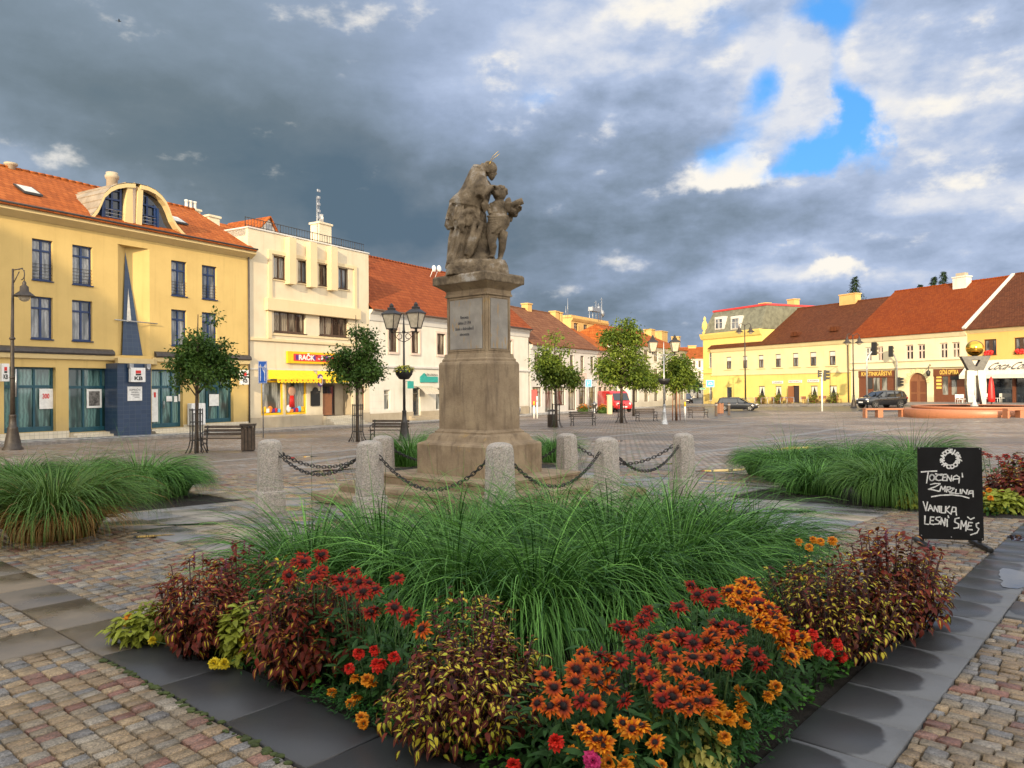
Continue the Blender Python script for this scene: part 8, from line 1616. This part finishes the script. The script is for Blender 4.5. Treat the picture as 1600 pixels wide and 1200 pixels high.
def bp(px, py, z=0.0): p = at(px, py, 1.0); d = pxdir(px, py); s = (z-EYE)/d.z; return Vector((d.x*s, d.y*s, 0))
def coleus():
    B = lambda *a, **k: bush('coleus_plant', a[0], 'coleus', a[1], *a[2:], mat='coleus_leaf', **k)
    B('dark maroon coleus at the left corner of the flower bed with tall purple spikes', bp(312, 1020), .56, .30, 52, .052, maroon, seed=1, spikes=5, droop=.6)
    B('maroon coleus topped with bright yellow leaves, second from the left', bp(474, 1062), .55, .31, 54, .054, maroon, seed=2, droop=.7)
    B('yellow splashed coleus tip rising out of the second maroon coleus', bp(442, 1005), .56, .16, 12, .065, mottled, seed=3)
    B('large yellow mottled maroon coleus at the front centre of the bed', bp(735, 1155), .47, .39, 84, .046, mottled, seed=4, droop=.75, spikes=3)
    B('coppery upper coleus behind the mottled one in the front centre', bp(735, 1085), .56, .28, 24, .050, mottled, seed=5)
    B('yellow mottled coleus in front of the tall maroon one on the right', bp(1298, 1030), .60, .40, 84, .046, mottled, seed=6, droop=.6)
    B('tall dark maroon coleus at the right corner of the bed', bp(1392, 990), .66, .33, 56, .056, maroon, seed=7, spikes=3)
    B('small yellow mottled coleus at the far right end of the front bed', bp(1425, 978), .48, .26, 26, .056, mottled, seed=8)
    B('copper coleus at the left rear beside the long grass', bp(375, 985), .55, .22, 18, .06, copper, seed=9, spikes=4)
    for px, py, H, Rr, Ll, fn, sd, lab in ((228, 1002, .22, .17, .075, lime, 11, 'lime green coleus spilling over the left bed corner'), (378, 1035, .34, .12, .07, lime, 12, 'lime yellow coleus squeezed between the two maroon ones'), (1025, 1140, .30, .13, .055, varieg, 13, 'cream variegated leaf plant among the orange flowers'), (1095, 1205, .20, .13, .05, varieg, 14, 'smaller cream variegated plant at the front bed tip'), (1025, 1168, .16, .12, .05, lime, 15, 'low light green plant under the cream variegated one')):
        bush('leafy_bedding_plant', lab, 'bedding plant', bp(px, py), H, Rr, 16, Ll, fn, 'leaf', sd, stemcol=(.12, .14, .03), droop=.5, flat=.6)
    for k, (px, py, H, Rr) in enumerate(((640, 1010, .34, .22), (600, 960, .30, .2), (880, 1010, .32, .22), (960, 1000, .34, .22), (830, 1040, .28, .16), (1150, 1080, .28, .13), (1185, 1030, .34, .16), (1080, 1010, .34, .2), (560, 1060, .2, .16), (870, 1150, .2, .18), (970, 1185, .16, .16), (1100, 1150, .2, .16))):
        bush('leafy_bedding_plant', 'plain green leafy plant without blooms between the flowers of the front bed', 'bedding plant', bp(px, py), H, Rr, 16, .085, green_l, 'leaf', 50+k, wfac=.36, stemcol=(.05, .1, .025), droop=.5, group='green plants between the flowers')
    # right-hand bed behind the chalk board
    e = lambda px, py: gp(px, py)
    bush('coleus_plant', 'maroon coleus at the right photo edge behind the chalk board', 'coleus', e(1585, 795), .52, .40, 36, .10, maroon, 'coleus_leaf', 21); bush('leafy_bedding_plant', 'bright lime plant at the foot of the right bed beside the chalk board', 'bedding plant', e(1562, 800), .26, .28, 22, .12, lime, 'leaf', 22, stemcol=(.12, .14, .03), flat=.5)
    bush('leafy_bedding_plant', 'lime plant peeping out left of the chalk board', 'bedding plant', e(1424, 793), .20, .18, 14, .10, lime, 'leaf', 23, stemcol=(.12, .14, .03), flat=.5); bush('coleus_plant', 'yellow mottled coleus behind the maroon one at the right edge', 'coleus', e(1610, 765), .6, .4, 30, .10, maroon_y, 'coleus_leaf', 24)
    for i, (px, py) in enumerate(((912, 646), (942, 646))):
        bush('flowering_bush', ('left' if i == 0 else 'right')+' orange flowering bush beside the silver drinking fountain', 'bush', e(px, py), .85, .55, 40, .2, (lambda rng, f, c: (.62, .22, .03) if f > .8 and rng.random() < .7 else (.08, .14, .03)), 'leaf', 25+i, stemcol=(.1, .12, .03))
    for i, px in enumerate((1190, 1215, 1270, 1301)): x = INN.x(px, -1.0); p = INN.w(x, -1.0); p.z = gz(p.x, p.y)+.1; t = bush('terrace_shrub', 'yellow green potted shrub on the lemon inn terrace', 'shrub', p, 1.25, .5, 26, .22, (lambda rng, f, c: (.16, .18, .03)), 'leaf', 30+i, stemcol=(.1, .08, .03), group='potted shrubs on the inn terrace', nodes=4); q = MB(); q.lathe([(.2, 0), (.3, .4), (.32, .42), (.2, .42)], (0, 0, 0), 12); q.build('pot', M['wood_brown'], t)
    h = BASK[0]; rng = np.random.default_rng(5); n = 260; a = rng.uniform(0, 6.28, n); z = rng.uniform(-.05, .22, n); r = .36*np.sqrt(np.clip(1-(z/.28)**2, 0, 1))*rng.uniform(.5, 1.1, n); pos = np.stack([r*np.cos(a), r*np.sin(a), z+.03], 1); col = np.where(rng.random(n)[:, None] < .6, np.array([[.55, .50, .03]]), np.array([[.10, .20, .03]]))
    V, F, U, C = leaves(pos, np.stack([np.cos(a), np.sin(a), rng.uniform(-.3, .8, n)], 1), np.tile([0, 0, 1.], (n, 1)), .13, .08, col); np_mesh('flowers', V, F, M['leaf'], parent=h, uv=U, col=C)
coleus()

# ---- flower heads
def head_mesh(name, rings, seed, cone=.014, conecol=(.018, .008, .006)):
    rng = np.random.default_rng(seed); parts = []
    for npet, Lp, Wp, el, z, cols in rings:
        a = np.arange(npet)*2*np.pi/npet+rng.uniform(0, 6)+rng.normal(0, .06, npet); e = np.radians(el+rng.normal(0, 13, npet)); d = np.stack([np.cos(a)*np.cos(e), np.sin(a)*np.cos(e), np.sin(e)], 1); pos = np.stack([.008*np.cos(a), .008*np.sin(a), np.full(npet, z)], 1)
        V, F, U, C = leaves(pos, d, np.tile([0, 0, 1.], (npet, 1)), Lp*rng.uniform(.70, 1.15, npet), Wp, (1, 1, 1), rows=5, fold=.12, droop=rng.uniform(-.1, .75, npet), sharp=1.35)
        t = U[:, 1]; c0, c1, c2 = map(np.array, cols); k = np.clip((t-.30)/.28, 0, 1)[:, None]; k2 = np.clip((t-.62)/.38, 0, 1)[:, None]; C = (c0*(1-k)+c1*k)*(1-k2)+c2*k2; C = C*np.repeat(rng.uniform(.8, 1.15, npet), 15)[:, None]; parts.append((V, F, U, C))
    V, F, U, C = cat(parts); o = np_mesh(name, V, F, M['petal'], uv=U, col=C, smooth=True); me = o.data; bpy.data.objects.remove(o); return me
MAH = (.045, .004, .003); RED = (.30, .014, .004); ORG = (.56, .115, .003); GLD = (.72, .26, .006); RST = (.42, .05, .003)
HM = {}
def flower_kit():
    for k in range(3):
        HM['R%d' % k] = head_mesh('petals', [(17, .041, .012, 6, 0, (MAH, RED, RST)), (14, .036, .012, 28, .003, (MAH, RED, RED))], 60+k)
        HM['O%d' % k] = head_mesh('petals', [(17, .041, .012, 4, 0, (MAH, ORG, ORG)), (15, .036, .012, 24, .003, (MAH, RST, ORG))], 70+k)
        HM['G%d' % k] = head_mesh('petals', [(16, .038, .014, -5, 0, (RST, ORG, GLD)), (14, .034, .013, 18, .004, (RED, GLD, GLD)), (10, .024, .011, 45, .006, (RED, ORG, GLD))], 80+k)
    for nm, c0, c1, sd in (('M', (.50, .12, .006), (.78, .30, .015), 91), ('Z', (.45, .012, .010), (.68, .03, .015), 92), ('Y', (.55, .38, .01), (.75, .58, .03), 93), ('P', (.42, .015, .10), (.60, .04, .18), 94)):
        HM[nm] = head_mesh('petals', [(12, .028, .017, -12, -.004, (c0, c1, c1)), (12, .026, .016, 14, 0, (c0, c1, c1)), (11, .023, .015, 36, .003, (c0, c1, c1)), (9, .019, .013, 56, .006, (c0, c1, c1)), (6, .015, .011, 76, .007, (c0, c0, c1))], sd)
    q = MB(); rr = random.Random(3); q.sphere((0, 0, .006), .012, 12, 8, sc=(1, 1, .95))
    for i in range(70):
        a = i*2.399; h = i/70; r = math.sqrt(1-h*h)*.0122; q.sphere((r*math.cos(a), r*math.sin(a), .006+.0118*h), .0018, 5, 3)
    o = q.build('flower_centre', plain('dark_flower_cone', (.016, .007, .006), .7)); HM['cone'] = o.data; bpy.data.objects.remove(o)
flower_kit()
def zof(py): return min(.66, max(.20, .62-(py-900)*.4/300))
def flower_plant(name, label, catg, heads, seed, low=None, leaf=(.075, green_l, .30), foot=None, feather=False, hs=1.0, group=None):
    rng = np.random.default_rng(seed); pts = []
    for px, py, k in heads:
        z = low if low is not None else zof(py); s = (z-EYE)/pxdir(px, py).z; d = pxdir(px, py); p = Vector((d.x*s, d.y*s, z)); a, b = toAB(p.x, p.y)
        if a < .08 or b < .08: # keep the head over the bed
            for zz in np.arange(z, .04, -.02):
                s = (zz-EYE)/d.z; p = Vector((d.x*s, d.y*s, zz)); a, b = toAB(p.x, p.y)
                if a > .02 and b > .02: break
        pts.append((p, k))
    c = foot or sum((p for p, _ in pts), Vector())/len(pts); c = Vector((c.x, c.y+.10, 0)); t = thing(name, label, catg, c, 0, group); st = MB(); P, D, Ls, T = [], [], [], []
    for p, k in pts:
        q = p-c; b0 = Vector((q.x*.45+rng.normal(0, .02), q.y*.45+rng.normal(0, .02), 0)); mid = Vector((q.x*.75, q.y*.75+.02, q.z*.6)); st.tube([b0, mid, q-Vector((0, 0, .004))], [.0035, .003, .0026], 5)
        key = k+str(rng.integers(3)) if k in 'ROG' else k; h = link('flower_head', HM[key], t); h.location = q; sc = hs*rng.uniform(.84, 1.16); h.scale = (sc, sc, sc)
        tl = Vector((-q.x*.4-p.x*.16+rng.normal(0, .42), -.5+rng.normal(0, .42), 1.0)).normalized(); h.rotation_euler = tl.to_track_quat('Z', 'Y').to_euler()
        if k in 'ROG': link('flower_centre', HM['cone'], h)
        nl = 5 if not feather else 0
        for j in range(nl):
            f = rng.uniform(.08, .80); cpt = b0.lerp(mid, f*1.6) if f < .6 else mid.lerp(q, (f-.6)*2); az = rng.uniform(0, 6.28); P.append(np.array(cpt)); D.append([math.cos(az), math.sin(az), rng.uniform(-.1, .7)]); Ls.append(leaf[0]*rng.uniform(.7, 1.5)*(1.2-.6*f)); T.append(leaf[1](rng, f, None))
    ext = max(.10, max((Vector((p.x, p.y, 0))-c).length for p, _ in pts)); zt = sum(p.z for p, _ in pts)/len(pts)
    if feather:   # finely cut foliage: many thin leaflets in tufts
        n = int(900*min(2.2, (ext/.14)**1.2)); a = rng.uniform(0, 6.28, n); r = ext*1.15*np.sqrt(rng.random(n)); z = (zt-.03)*rng.random(n)**.6*np.clip(1.1-(r/(ext*1.25))**2*.8, .15, 1); pos = np.stack([r*np.cos(a), r*np.sin(a), z], 1); dr = np.stack([np.cos(a)+rng.normal(0, .8, n), np.sin(a)+rng.normal(0, .8, n), rng.normal(.35, .5, n)], 1); Ln = rng.uniform(.02, .045, n); g = rng.uniform(.6, 1.3, (n, 1)); V, F, U, C = leaves(pos, dr, rng.normal(0, .4, (n, 3))+[0, 0, 1], Ln, Ln*.22, np.array([[.03, .10, .026]])*g, rows=4)
        ok = np.array([min(toAB(x+c.x, y+c.y)) > -.05 for x, y in pos[:, :2]]) if low is not None or c.y < 8 else np.ones(n, bool); F = F[np.repeat(ok, len(F)//n)]
    else:
        n = int(150*min(3, (ext/.16)**1.3)); a = rng.uniform(0, 6.28, n); r = ext*1.1*np.sqrt(rng.random(n)); z = (zt*.80)*rng.random(n); P += list(np.stack([r*np.cos(a), r*np.sin(a), z], 1)); D += list(np.stack([np.cos(a)+rng.normal(0, .6, n), np.sin(a)+rng.normal(0, .6, n), rng.normal(.3, .5, n)], 1)); Ls += list(rng.uniform(.6, 1.4, n)*leaf[0]); T += [leaf[1](rng, .4, None) for _ in range(n)]; Ls = np.array(Ls); V, F, U, C = leaves(np.array(P), np.array(D), rng.normal(0, .25, (len(P), 3))+[0, 0, 1], Ls, Ls*leaf[2], np.array(T), droop=.35); ok = np.array([min(toAB(p_[0]+c.x, p_[1]+c.y)) > .05 for p_ in P]); F = F[np.repeat(ok, len(F)//len(P))]
    np_mesh('leaves', V, F, M['leaf'], parent=t, uv=U, col=C, smooth=True); st.build('stems', M['flower_stem'], t); return t
M['flower_stem'] = plain('flower_stem', (.05, .10, .025), .6)
def flowers():
    c7 = lambda lst, k: [(780+x/3.333, 840+y/3.333, k) for x, y in lst]; c6 = lambda lst, k: [(400+x/3.333, 840+y/3.333, k) for x, y in lst]; c8 = lambda lst, k: [(1120+x/3.333, 840+y/3.333, k) for x, y in lst]; c5 = lambda lst, k: [(x/3.333, 840+y/3.333, k) for x, y in lst]
    RB = lambda lab, heads, seed, **k: flower_plant('rudbeckia_plant', lab, 'rudbeckia', heads, seed, **k)
    RB('dark red rudbeckia on the left with blooms rising above the maroon coleus', c6([(245, 105), (330, 95), (250, 130), (170, 200), (320, 190), (345, 175), (215, 125), (300, 215), (345, 90)], 'R'), 1)
    RB('dark red rudbeckia with a tight row of blooms against the left grass', c6([(410, 220), (460, 275), (540, 235), (510, 180), (560, 285), (620, 275), (495, 225), (440, 225), (590, 240)], 'R'), 2)
    RB('sparse red rudbeckia with single scattered blooms left of centre', c6([(735, 215), (720, 370), (795, 415), (600, 390), (625, 375)], 'R')+c6([(865, 480)], 'O'), 3)
    RB('crimson rudbeckia standing high just right of centre', c7([(770, 385), (755, 420), (615, 470), (670, 480), (700, 555), (785, 530), (645, 455), (740, 440), (785, 400)], 'R'), 4)
    RB('rudbeckia with dark red blooms in front of the grass right of centre', c7([(1000, 250), (1035, 300), (1105, 285), (1110, 325), (935, 365)], 'R'), 5)
    RB('orange rudbeckia with dark centres at the bottom centre', c7([(430, 605), (455, 650), (495, 695), (400, 690), (395, 755), (570, 730), (580, 790), (520, 770), (285, 785), (270, 885), (200, 865), (500, 870), (565, 645), (330, 880), (240, 720)], 'O')+c7([(525, 615), (630, 645), (430, 850)], 'R'), 6)
    RB('rusty orange rudbeckia in the middle of the front flowers', c7([(920, 645), (925, 690), (1000, 740), (855, 800), (955, 785), (1065, 785), (1025, 855), (945, 880), (740, 700), (900, 830), (850, 580), (1000, 800), (800, 720), (1080, 860), (985, 880)], 'O')+c7([(745, 640), (870, 610), (780, 740), (850, 850), (655, 850)], 'R'), 7)
    RB('rudbeckia with many small dark centred blooms right of centre', c7([(1085, 540), (1130, 560), (1095, 630), (1010, 630), (1240, 600), (1200, 655), (875, 520), (1210, 500), (1245, 570), (1160, 600), (1110, 510)], 'O')+c7([(1130, 455), (1010, 555), (1340, 610), (1365, 660), (1190, 470), (950, 515), (1205, 655), (1250, 480)], 'R'), 8)
    RB('golden orange rudbeckia sprawling to the right under the mottled coleus', c7([(1275, 240), (1310, 260), (1200, 280), (1250, 290), (1215, 330), (1275, 330), (1340, 330), (1310, 375), (1370, 350), (1405, 370), (1355, 440), (1400, 455), (1445, 430), (1465, 470), (1430, 400), (1470, 545), (1545, 590), (1580, 520), (1590, 600), (1240, 350), (1330, 300), (1380, 420), (1500, 560), (1520, 620), (1480, 500), (1440, 480), (1290, 290)], 'G')+c7([(1190, 280), (1300, 230), (1345, 350), (1440, 410), (1420, 380)], 'R'), 9)
    RB('golden rudbeckia low at the front tip of the bed', c7([(425, 1000), (470, 1030), (540, 1060), (545, 1090), (640, 970), (740, 990), (815, 1070), (500, 1060), (690, 1000)], 'G'), 10)
    MG = lambda lab, heads, seed, **k: flower_plant('marigold_plant', lab, 'marigold', heads, seed, feather=True, **k)
    MG('orange marigold with feathery leaves at the right front edge', c7([(1255, 800), (1398, 825), (1145, 885), (1255, 890), (1140, 930), (1200, 935), (1110, 915), (1280, 960), (1440, 780), (1175, 1040), (1265, 850)], 'M'), 21, low=.25)
    MG('orange marigold with feathery leaves between the two coleus at the left front', c6([(512, 732), (580, 742), (605, 755), (520, 835), (492, 865), (550, 940), (560, 970), (395, 805)], 'M'), 22, low=.22)
    MG('single orange marigold at the front tip of the bed', c7([(380, 1115), (685, 1120), (845, 1190), (655, 1190), (570, 1175)], 'M'), 23, low=.20)
    MG('orange marigold at the far left corner of the bed', c5([(675, 415), (655, 440)], 'M'), 24, low=.16)
    MG('yellow marigold between the two maroon coleus on the left', c5([(1230, 525), (1260, 510), (1240, 620), (1115, 655), (1168, 657), (795, 535), (1275, 580), (1215, 500), (1290, 540), (1200, 600)], 'Y'), 25, low=.24)
    MG('yellow marigold above the lime coleus at the left corner', c5([(940, 365), (970, 355)], 'Y'), 26, low=.36)
    MG('orange marigold peeping over the grass edge on the right', c8([(425, 20), (480, 50), (600, 15), (540, 20), (500, 10)], 'M'), 27, low=.55)
    ZN = lambda lab, heads, seed, **k: flower_plant('zinnia_plant', lab, 'zinnia', heads, seed, leaf=(.06, green_l, .42), **k)
    ZN('scarlet zinnia at the right below the mottled coleus', c8([(400, 505), (500, 500), (530, 575), (580, 605), (632, 565), (650, 615), (625, 545)], 'Z'), 31, low=.36)
    ZN('scarlet zinnia with small round blooms left of centre', c6([(535, 600), (615, 585), (718, 622), (630, 660), (485, 680), (655, 655)], 'Z'), 32, low=.34)
    ZN('magenta pink zinnia at the bottom centre', c7([(480, 1155), (490, 1165)], 'P'), 33, low=.24); ZN('faded brick red zinnia at the bottom left of centre', c6([(1560, 1060), (1340, 1185)], 'Z')+c7([(295, 1060)], 'Z'), 34, low=.24)
    # right-hand bed flowers
    for lab, P, k, sd in (('dark red rudbeckia at the right edge behind the chalk board', ((1535, 708), (1545, 712), (1560, 716), (1566, 724), (1572, 713), (1590, 715), (1598, 725), (1556, 735)), 'R', 41), ('orange marigold beside the lime plant right of the chalk board', ((1546, 766), (1541, 780), (1548, 778), (1536, 772), (1533, 781)), 'M', 42)):
        t = None; rng = np.random.default_rng(sd); b0 = gp(1562, 785) if k == 'R' else gp(1543, 800); t = thing('rudbeckia_plant' if k == 'R' else 'marigold_plant', lab, 'rudbeckia' if k == 'R' else 'marigold', b0); st = MB()
        for px, py in P:
            q = at(px, py, b0.y+rng.normal(0, .12))-b0; st.tube([(q.x*.5, q.y*.5, 0), tuple(q)], .004, 5); h = link('flower_head', HM[k+'0' if k == 'R' else k], t); h.location = q; h.scale = (1.25,)*3; h.rotation_euler = (.6, rng.normal(0, .3), 0)
        st.build('stems', M['flower_stem'], t); n = 160; a = rng.uniform(0, 6.28, n); r = .3*np.sqrt(rng.random(n)); z = rng.random(n)*(.55 if k == 'R' else .15); V, F, U, C = leaves(np.stack([r*np.cos(a), r*np.sin(a), z], 1), np.stack([np.cos(a), np.sin(a), rng.normal(.3, .4, n)], 1), np.tile([0, 0, 1.], (n, 1)), .09, .035, np.array([[.04, .10, .02]])*rng.uniform(.6, 1.4, (n, 1))); np_mesh('leaves', V, F, M['leaf'], parent=t, uv=U, col=C)
    # low weeds and seedlings along the edges and over the soil
    rng = np.random.default_rng(8); P = []; 
    for k in range(5200):
        a, b = rng.uniform(.02, 3.9, 2)
        if rng.random() < .65: (a, b) = (rng.uniform(.02, .28), b) if rng.random() < .5 else (a, rng.uniform(.02, .28))
        if mnoise.noise(Vector((a*3, b*3, 4))) > -.12: x, y = AB(a, b); P.append((x, y, rng.uniform(.0, .075)))
    n = len(P); P = np.array(P); a = rng.uniform(0, 6.28, n); Ln = rng.uniform(.016, .044, n); col = np.array([[.075, .23, .028]])*rng.uniform(.5, 1.4, (n, 1)); V, F, U, C = leaves(P, np.stack([np.cos(a), np.sin(a), rng.normal(.5, .4, n)], 1), rng.normal(0, .3, (n, 3))+[0, 0, 1], Ln, Ln*.75, col, rows=4)
    np_mesh('ground_cover', V, F, M['leaf'], uv=U, col=C, smooth=True, label='low green weeds and seedlings along the slab edge of the bed', cat='ground cover', kind='stuff')
flowers()

# ---- trees
def tree(name, label, p, th, blobs, nleaf, ls, seed, trunk=.07, cols=((.026, .072, .013), (.10, .175, .030)), guard=None, stakes=0, group=None, bark='bark'):
    rng = np.random.default_rng(seed); t = thing(name, label, 'tree', p, 0, group); q = MB(); top = max(b[2]+b[4]*.75 for b in blobs); sway = rng.normal(0, .05, 4)
    tr = [Vector((sway[0]*k*.3, sway[1]*k*.3, z)) for k, z in enumerate((-.1, th*.5, th, th+(top-th)*.4, th+(top-th)*.75, top))]; q.tube(tr, [trunk*1.25, trunk, trunk*.9, trunk*.6, trunk*.35, .012], 9)
    cl = []
    vol = np.array([b[3]*b[3]*b[4] for b in blobs]); vol = vol/vol.sum(); ncl = max(40, nleaf//34)
    for i in range(ncl):
        b = blobs[rng.choice(len(blobs), p=vol)]; d = nrm(rng.normal(0, 1, 3)); r = rng.uniform(.25, 1.0)**.5; c = np.array([b[0]+d[0]*b[3]*r, b[1]+d[1]*b[3]*r, b[2]+d[2]*b[4]*r])
        if mnoise.noise(Vector(c*1.5)+Vector((seed, 0, 0))) > -.02: cl.append(c)
    for c in cl[::max(1, len(cl)//46)]:
        z0 = max(th*.92, min(c[2]-.45*np.hypot(c[0], c[1])-.25, top*.9)); f = min(1, max(0, (z0-th)/(top-th))); r0 = trunk*(.42-.3*f); b0 = Vector((0, 0, z0)); e = Vector(c); m = b0.lerp(e, .5)+Vector((0, 0, .08*(e-b0).length)); q.tube([b0, m, e], [r0, r0*.55, .008], 6)
    q.build('trunk', M[bark], t)
    cl = np.array(cl); per = nleaf//len(cl); n = per*len(cl); c = np.repeat(cl, per, 0); sp = .135*ls/.1; off = rng.normal(0, 1, (n, 3))*[sp, sp, sp*.75]; pos = c+off; dr = nrm(off)*.7+rng.normal(0, .5, (n, 3))+[0, 0, -.25]; tone = np.repeat(np.clip(rng.normal(.45, .25, len(cl)), 0, 1), per); tone = np.clip(tone+rng.normal(0, .18, n), 0, 1)[:, None]; col = np.array(cols[0])*(1-tone)+np.array(cols[1])*tone; Ln = ls*rng.uniform(.7, 1.3, n)
    V, F, U, C = leaves(pos, dr, rng.normal(0, .5, (n, 3))+[0, 0, 1], Ln, Ln*.62, col, rows=3, droop=.2); np_mesh('crown', V, F, M['leaf'], parent=t, uv=U, col=C, smooth=True)
    if guard:
        h, r = guard; g = MB()
        for k in range(10):
            a = k*2*math.pi/10; ca, sa = math.cos(a), math.sin(a); g.tube([(ca*r*1.75, sa*r*1.75, 0), (ca*r*1.25, sa*r*1.25, .18), (ca*r, sa*r, .40), (ca*r, sa*r, h)], .014, 5)
        for z in (.42, h*.7, h*.97): g.tube([(r*math.cos(a), r*math.sin(a), z) for a in np.linspace(0, 2*math.pi, 17)], .013, 4)
        g.build('tree_guard', M['dark_metal'], t)
    for k in range(stakes):
        a = k*2*math.pi/stakes+.4; g = MB(); g.tube([(.32*math.cos(a), .32*math.sin(a), -.1), (.25*math.cos(a), .25*math.sin(a), th*1.02)], .035, 6); g.build('stake', M['wood_door'], t)
def street_trees():
    def T(px, pyb, spec, label, nleaf, ls, seed, **k): # spec: blobs measured in the photo as (px, py, half width, half height)
        p = gp(px, pyb); s = p.y/FPX; bl = []
        for i, (x, y, rx, rz) in enumerate(spec): c = at(x, y, p.y); bl.append((c.x-p.x, (.12 if i % 2 else -.1)*rx*s, c.z-p.z, rx*s, rz*s))
        th = min(b[2]-b[4]*.75 for b in bl); tree('street_tree', label, p, th, bl, nleaf, ls, seed, **k)
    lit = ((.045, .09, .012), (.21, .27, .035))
    T(307, 708, ((318, 575, 46, 34), (300, 598, 30, 18), (345, 590, 26, 24), (318, 540, 34, 26), (325, 510, 18, 24), (300, 555, 30, 26)), 'young dark leaved street tree in a black guard before the yellow bank', 9000, .115, 3, guard=(1.45, .20), trunk=.06)
    T(559, 690, ((560, 580, 42, 28), (590, 585, 22, 18), (545, 562, 34, 22), (565, 540, 30, 24), (562, 512, 15, 26), (535, 585, 22, 16)), 'young dark street tree in a black guard before the toy shop', 8000, .12, 4, guard=(1.55, .22), trunk=.07)
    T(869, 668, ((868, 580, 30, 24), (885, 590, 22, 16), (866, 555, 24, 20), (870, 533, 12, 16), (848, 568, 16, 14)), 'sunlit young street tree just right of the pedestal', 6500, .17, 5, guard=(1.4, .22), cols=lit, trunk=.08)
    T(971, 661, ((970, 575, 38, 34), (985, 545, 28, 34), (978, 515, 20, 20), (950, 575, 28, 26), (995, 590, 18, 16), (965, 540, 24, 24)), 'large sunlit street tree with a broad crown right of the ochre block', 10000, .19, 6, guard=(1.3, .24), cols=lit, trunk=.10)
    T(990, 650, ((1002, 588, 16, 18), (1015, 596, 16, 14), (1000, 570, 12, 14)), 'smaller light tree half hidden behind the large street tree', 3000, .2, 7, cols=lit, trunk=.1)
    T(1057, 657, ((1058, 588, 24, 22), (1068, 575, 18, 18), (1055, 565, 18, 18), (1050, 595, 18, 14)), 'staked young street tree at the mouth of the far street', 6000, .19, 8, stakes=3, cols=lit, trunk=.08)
    T(1027, 634, ((1022, 590, 14, 18), (1030, 600, 14, 12)), 'dark distant tree down the far street', 2500, .3, 9, trunk=.15)
    T(1090, 622, ((1082, 600, 14, 12), (1075, 590, 12, 12)), 'distant tree by the lemon house corner', 2000, .35, 10, trunk=.15)
    for px, pyt, pyb, w, lab, sd in ((1335.5, 431, 480, 11, 'lone conifer above the brown inn roof', 1), (1459, 431, 470, 7, 'left conifer of the pair behind the rust orange roof', 2), (1474, 423, 470, 8.5, 'right taller conifer of the pair behind the rust orange roof', 3), (1437.5, 443, 470, 4, 'tiny conifer top behind the rust orange roof', 4)):
        Y = 135; c = at(px, pyt, Y); s = Y/FPX; g = gz(c.x, Y); t = thing('conifer_tree', lab, 'conifer', (c.x, Y, g)); H = c.z-g; q = MB(); q.tube([(0, 0, 0), (0, 0, H*.98)], [.3, .03], 6); q.build('trunk', M['bark'], t)
        rng = np.random.default_rng(sd); P, D = [], []
        for z in np.linspace(H*.35, H*.99, 60):
            R0 = (H-z)*w/(pyb-pyt)*1.8+.12
            for k in range(11):
                a = rng.uniform(0, 6.28); rl = R0*rng.uniform(.5, 1.15)
                for m_ in range(4): f = (m_+1)/4; P.append((rl*f*math.cos(a), rl*f*math.sin(a), z-.28*rl*f)); D.append((math.cos(a)+rng.normal(0, .5), math.sin(a)+rng.normal(0, .5), rng.normal(-.2, .4)))
        V, F, U, C = leaves(np.array(P), np.array(D), np.tile([0, 0, 1.], (len(P), 1)), .55, .16, np.array([[.03, .055, .022]])*rng.uniform(.6, 1.5, (len(P), 1)), rows=3); np_mesh('crown', V, F, M['leaf'], parent=t, uv=U, col=C)
street_trees()
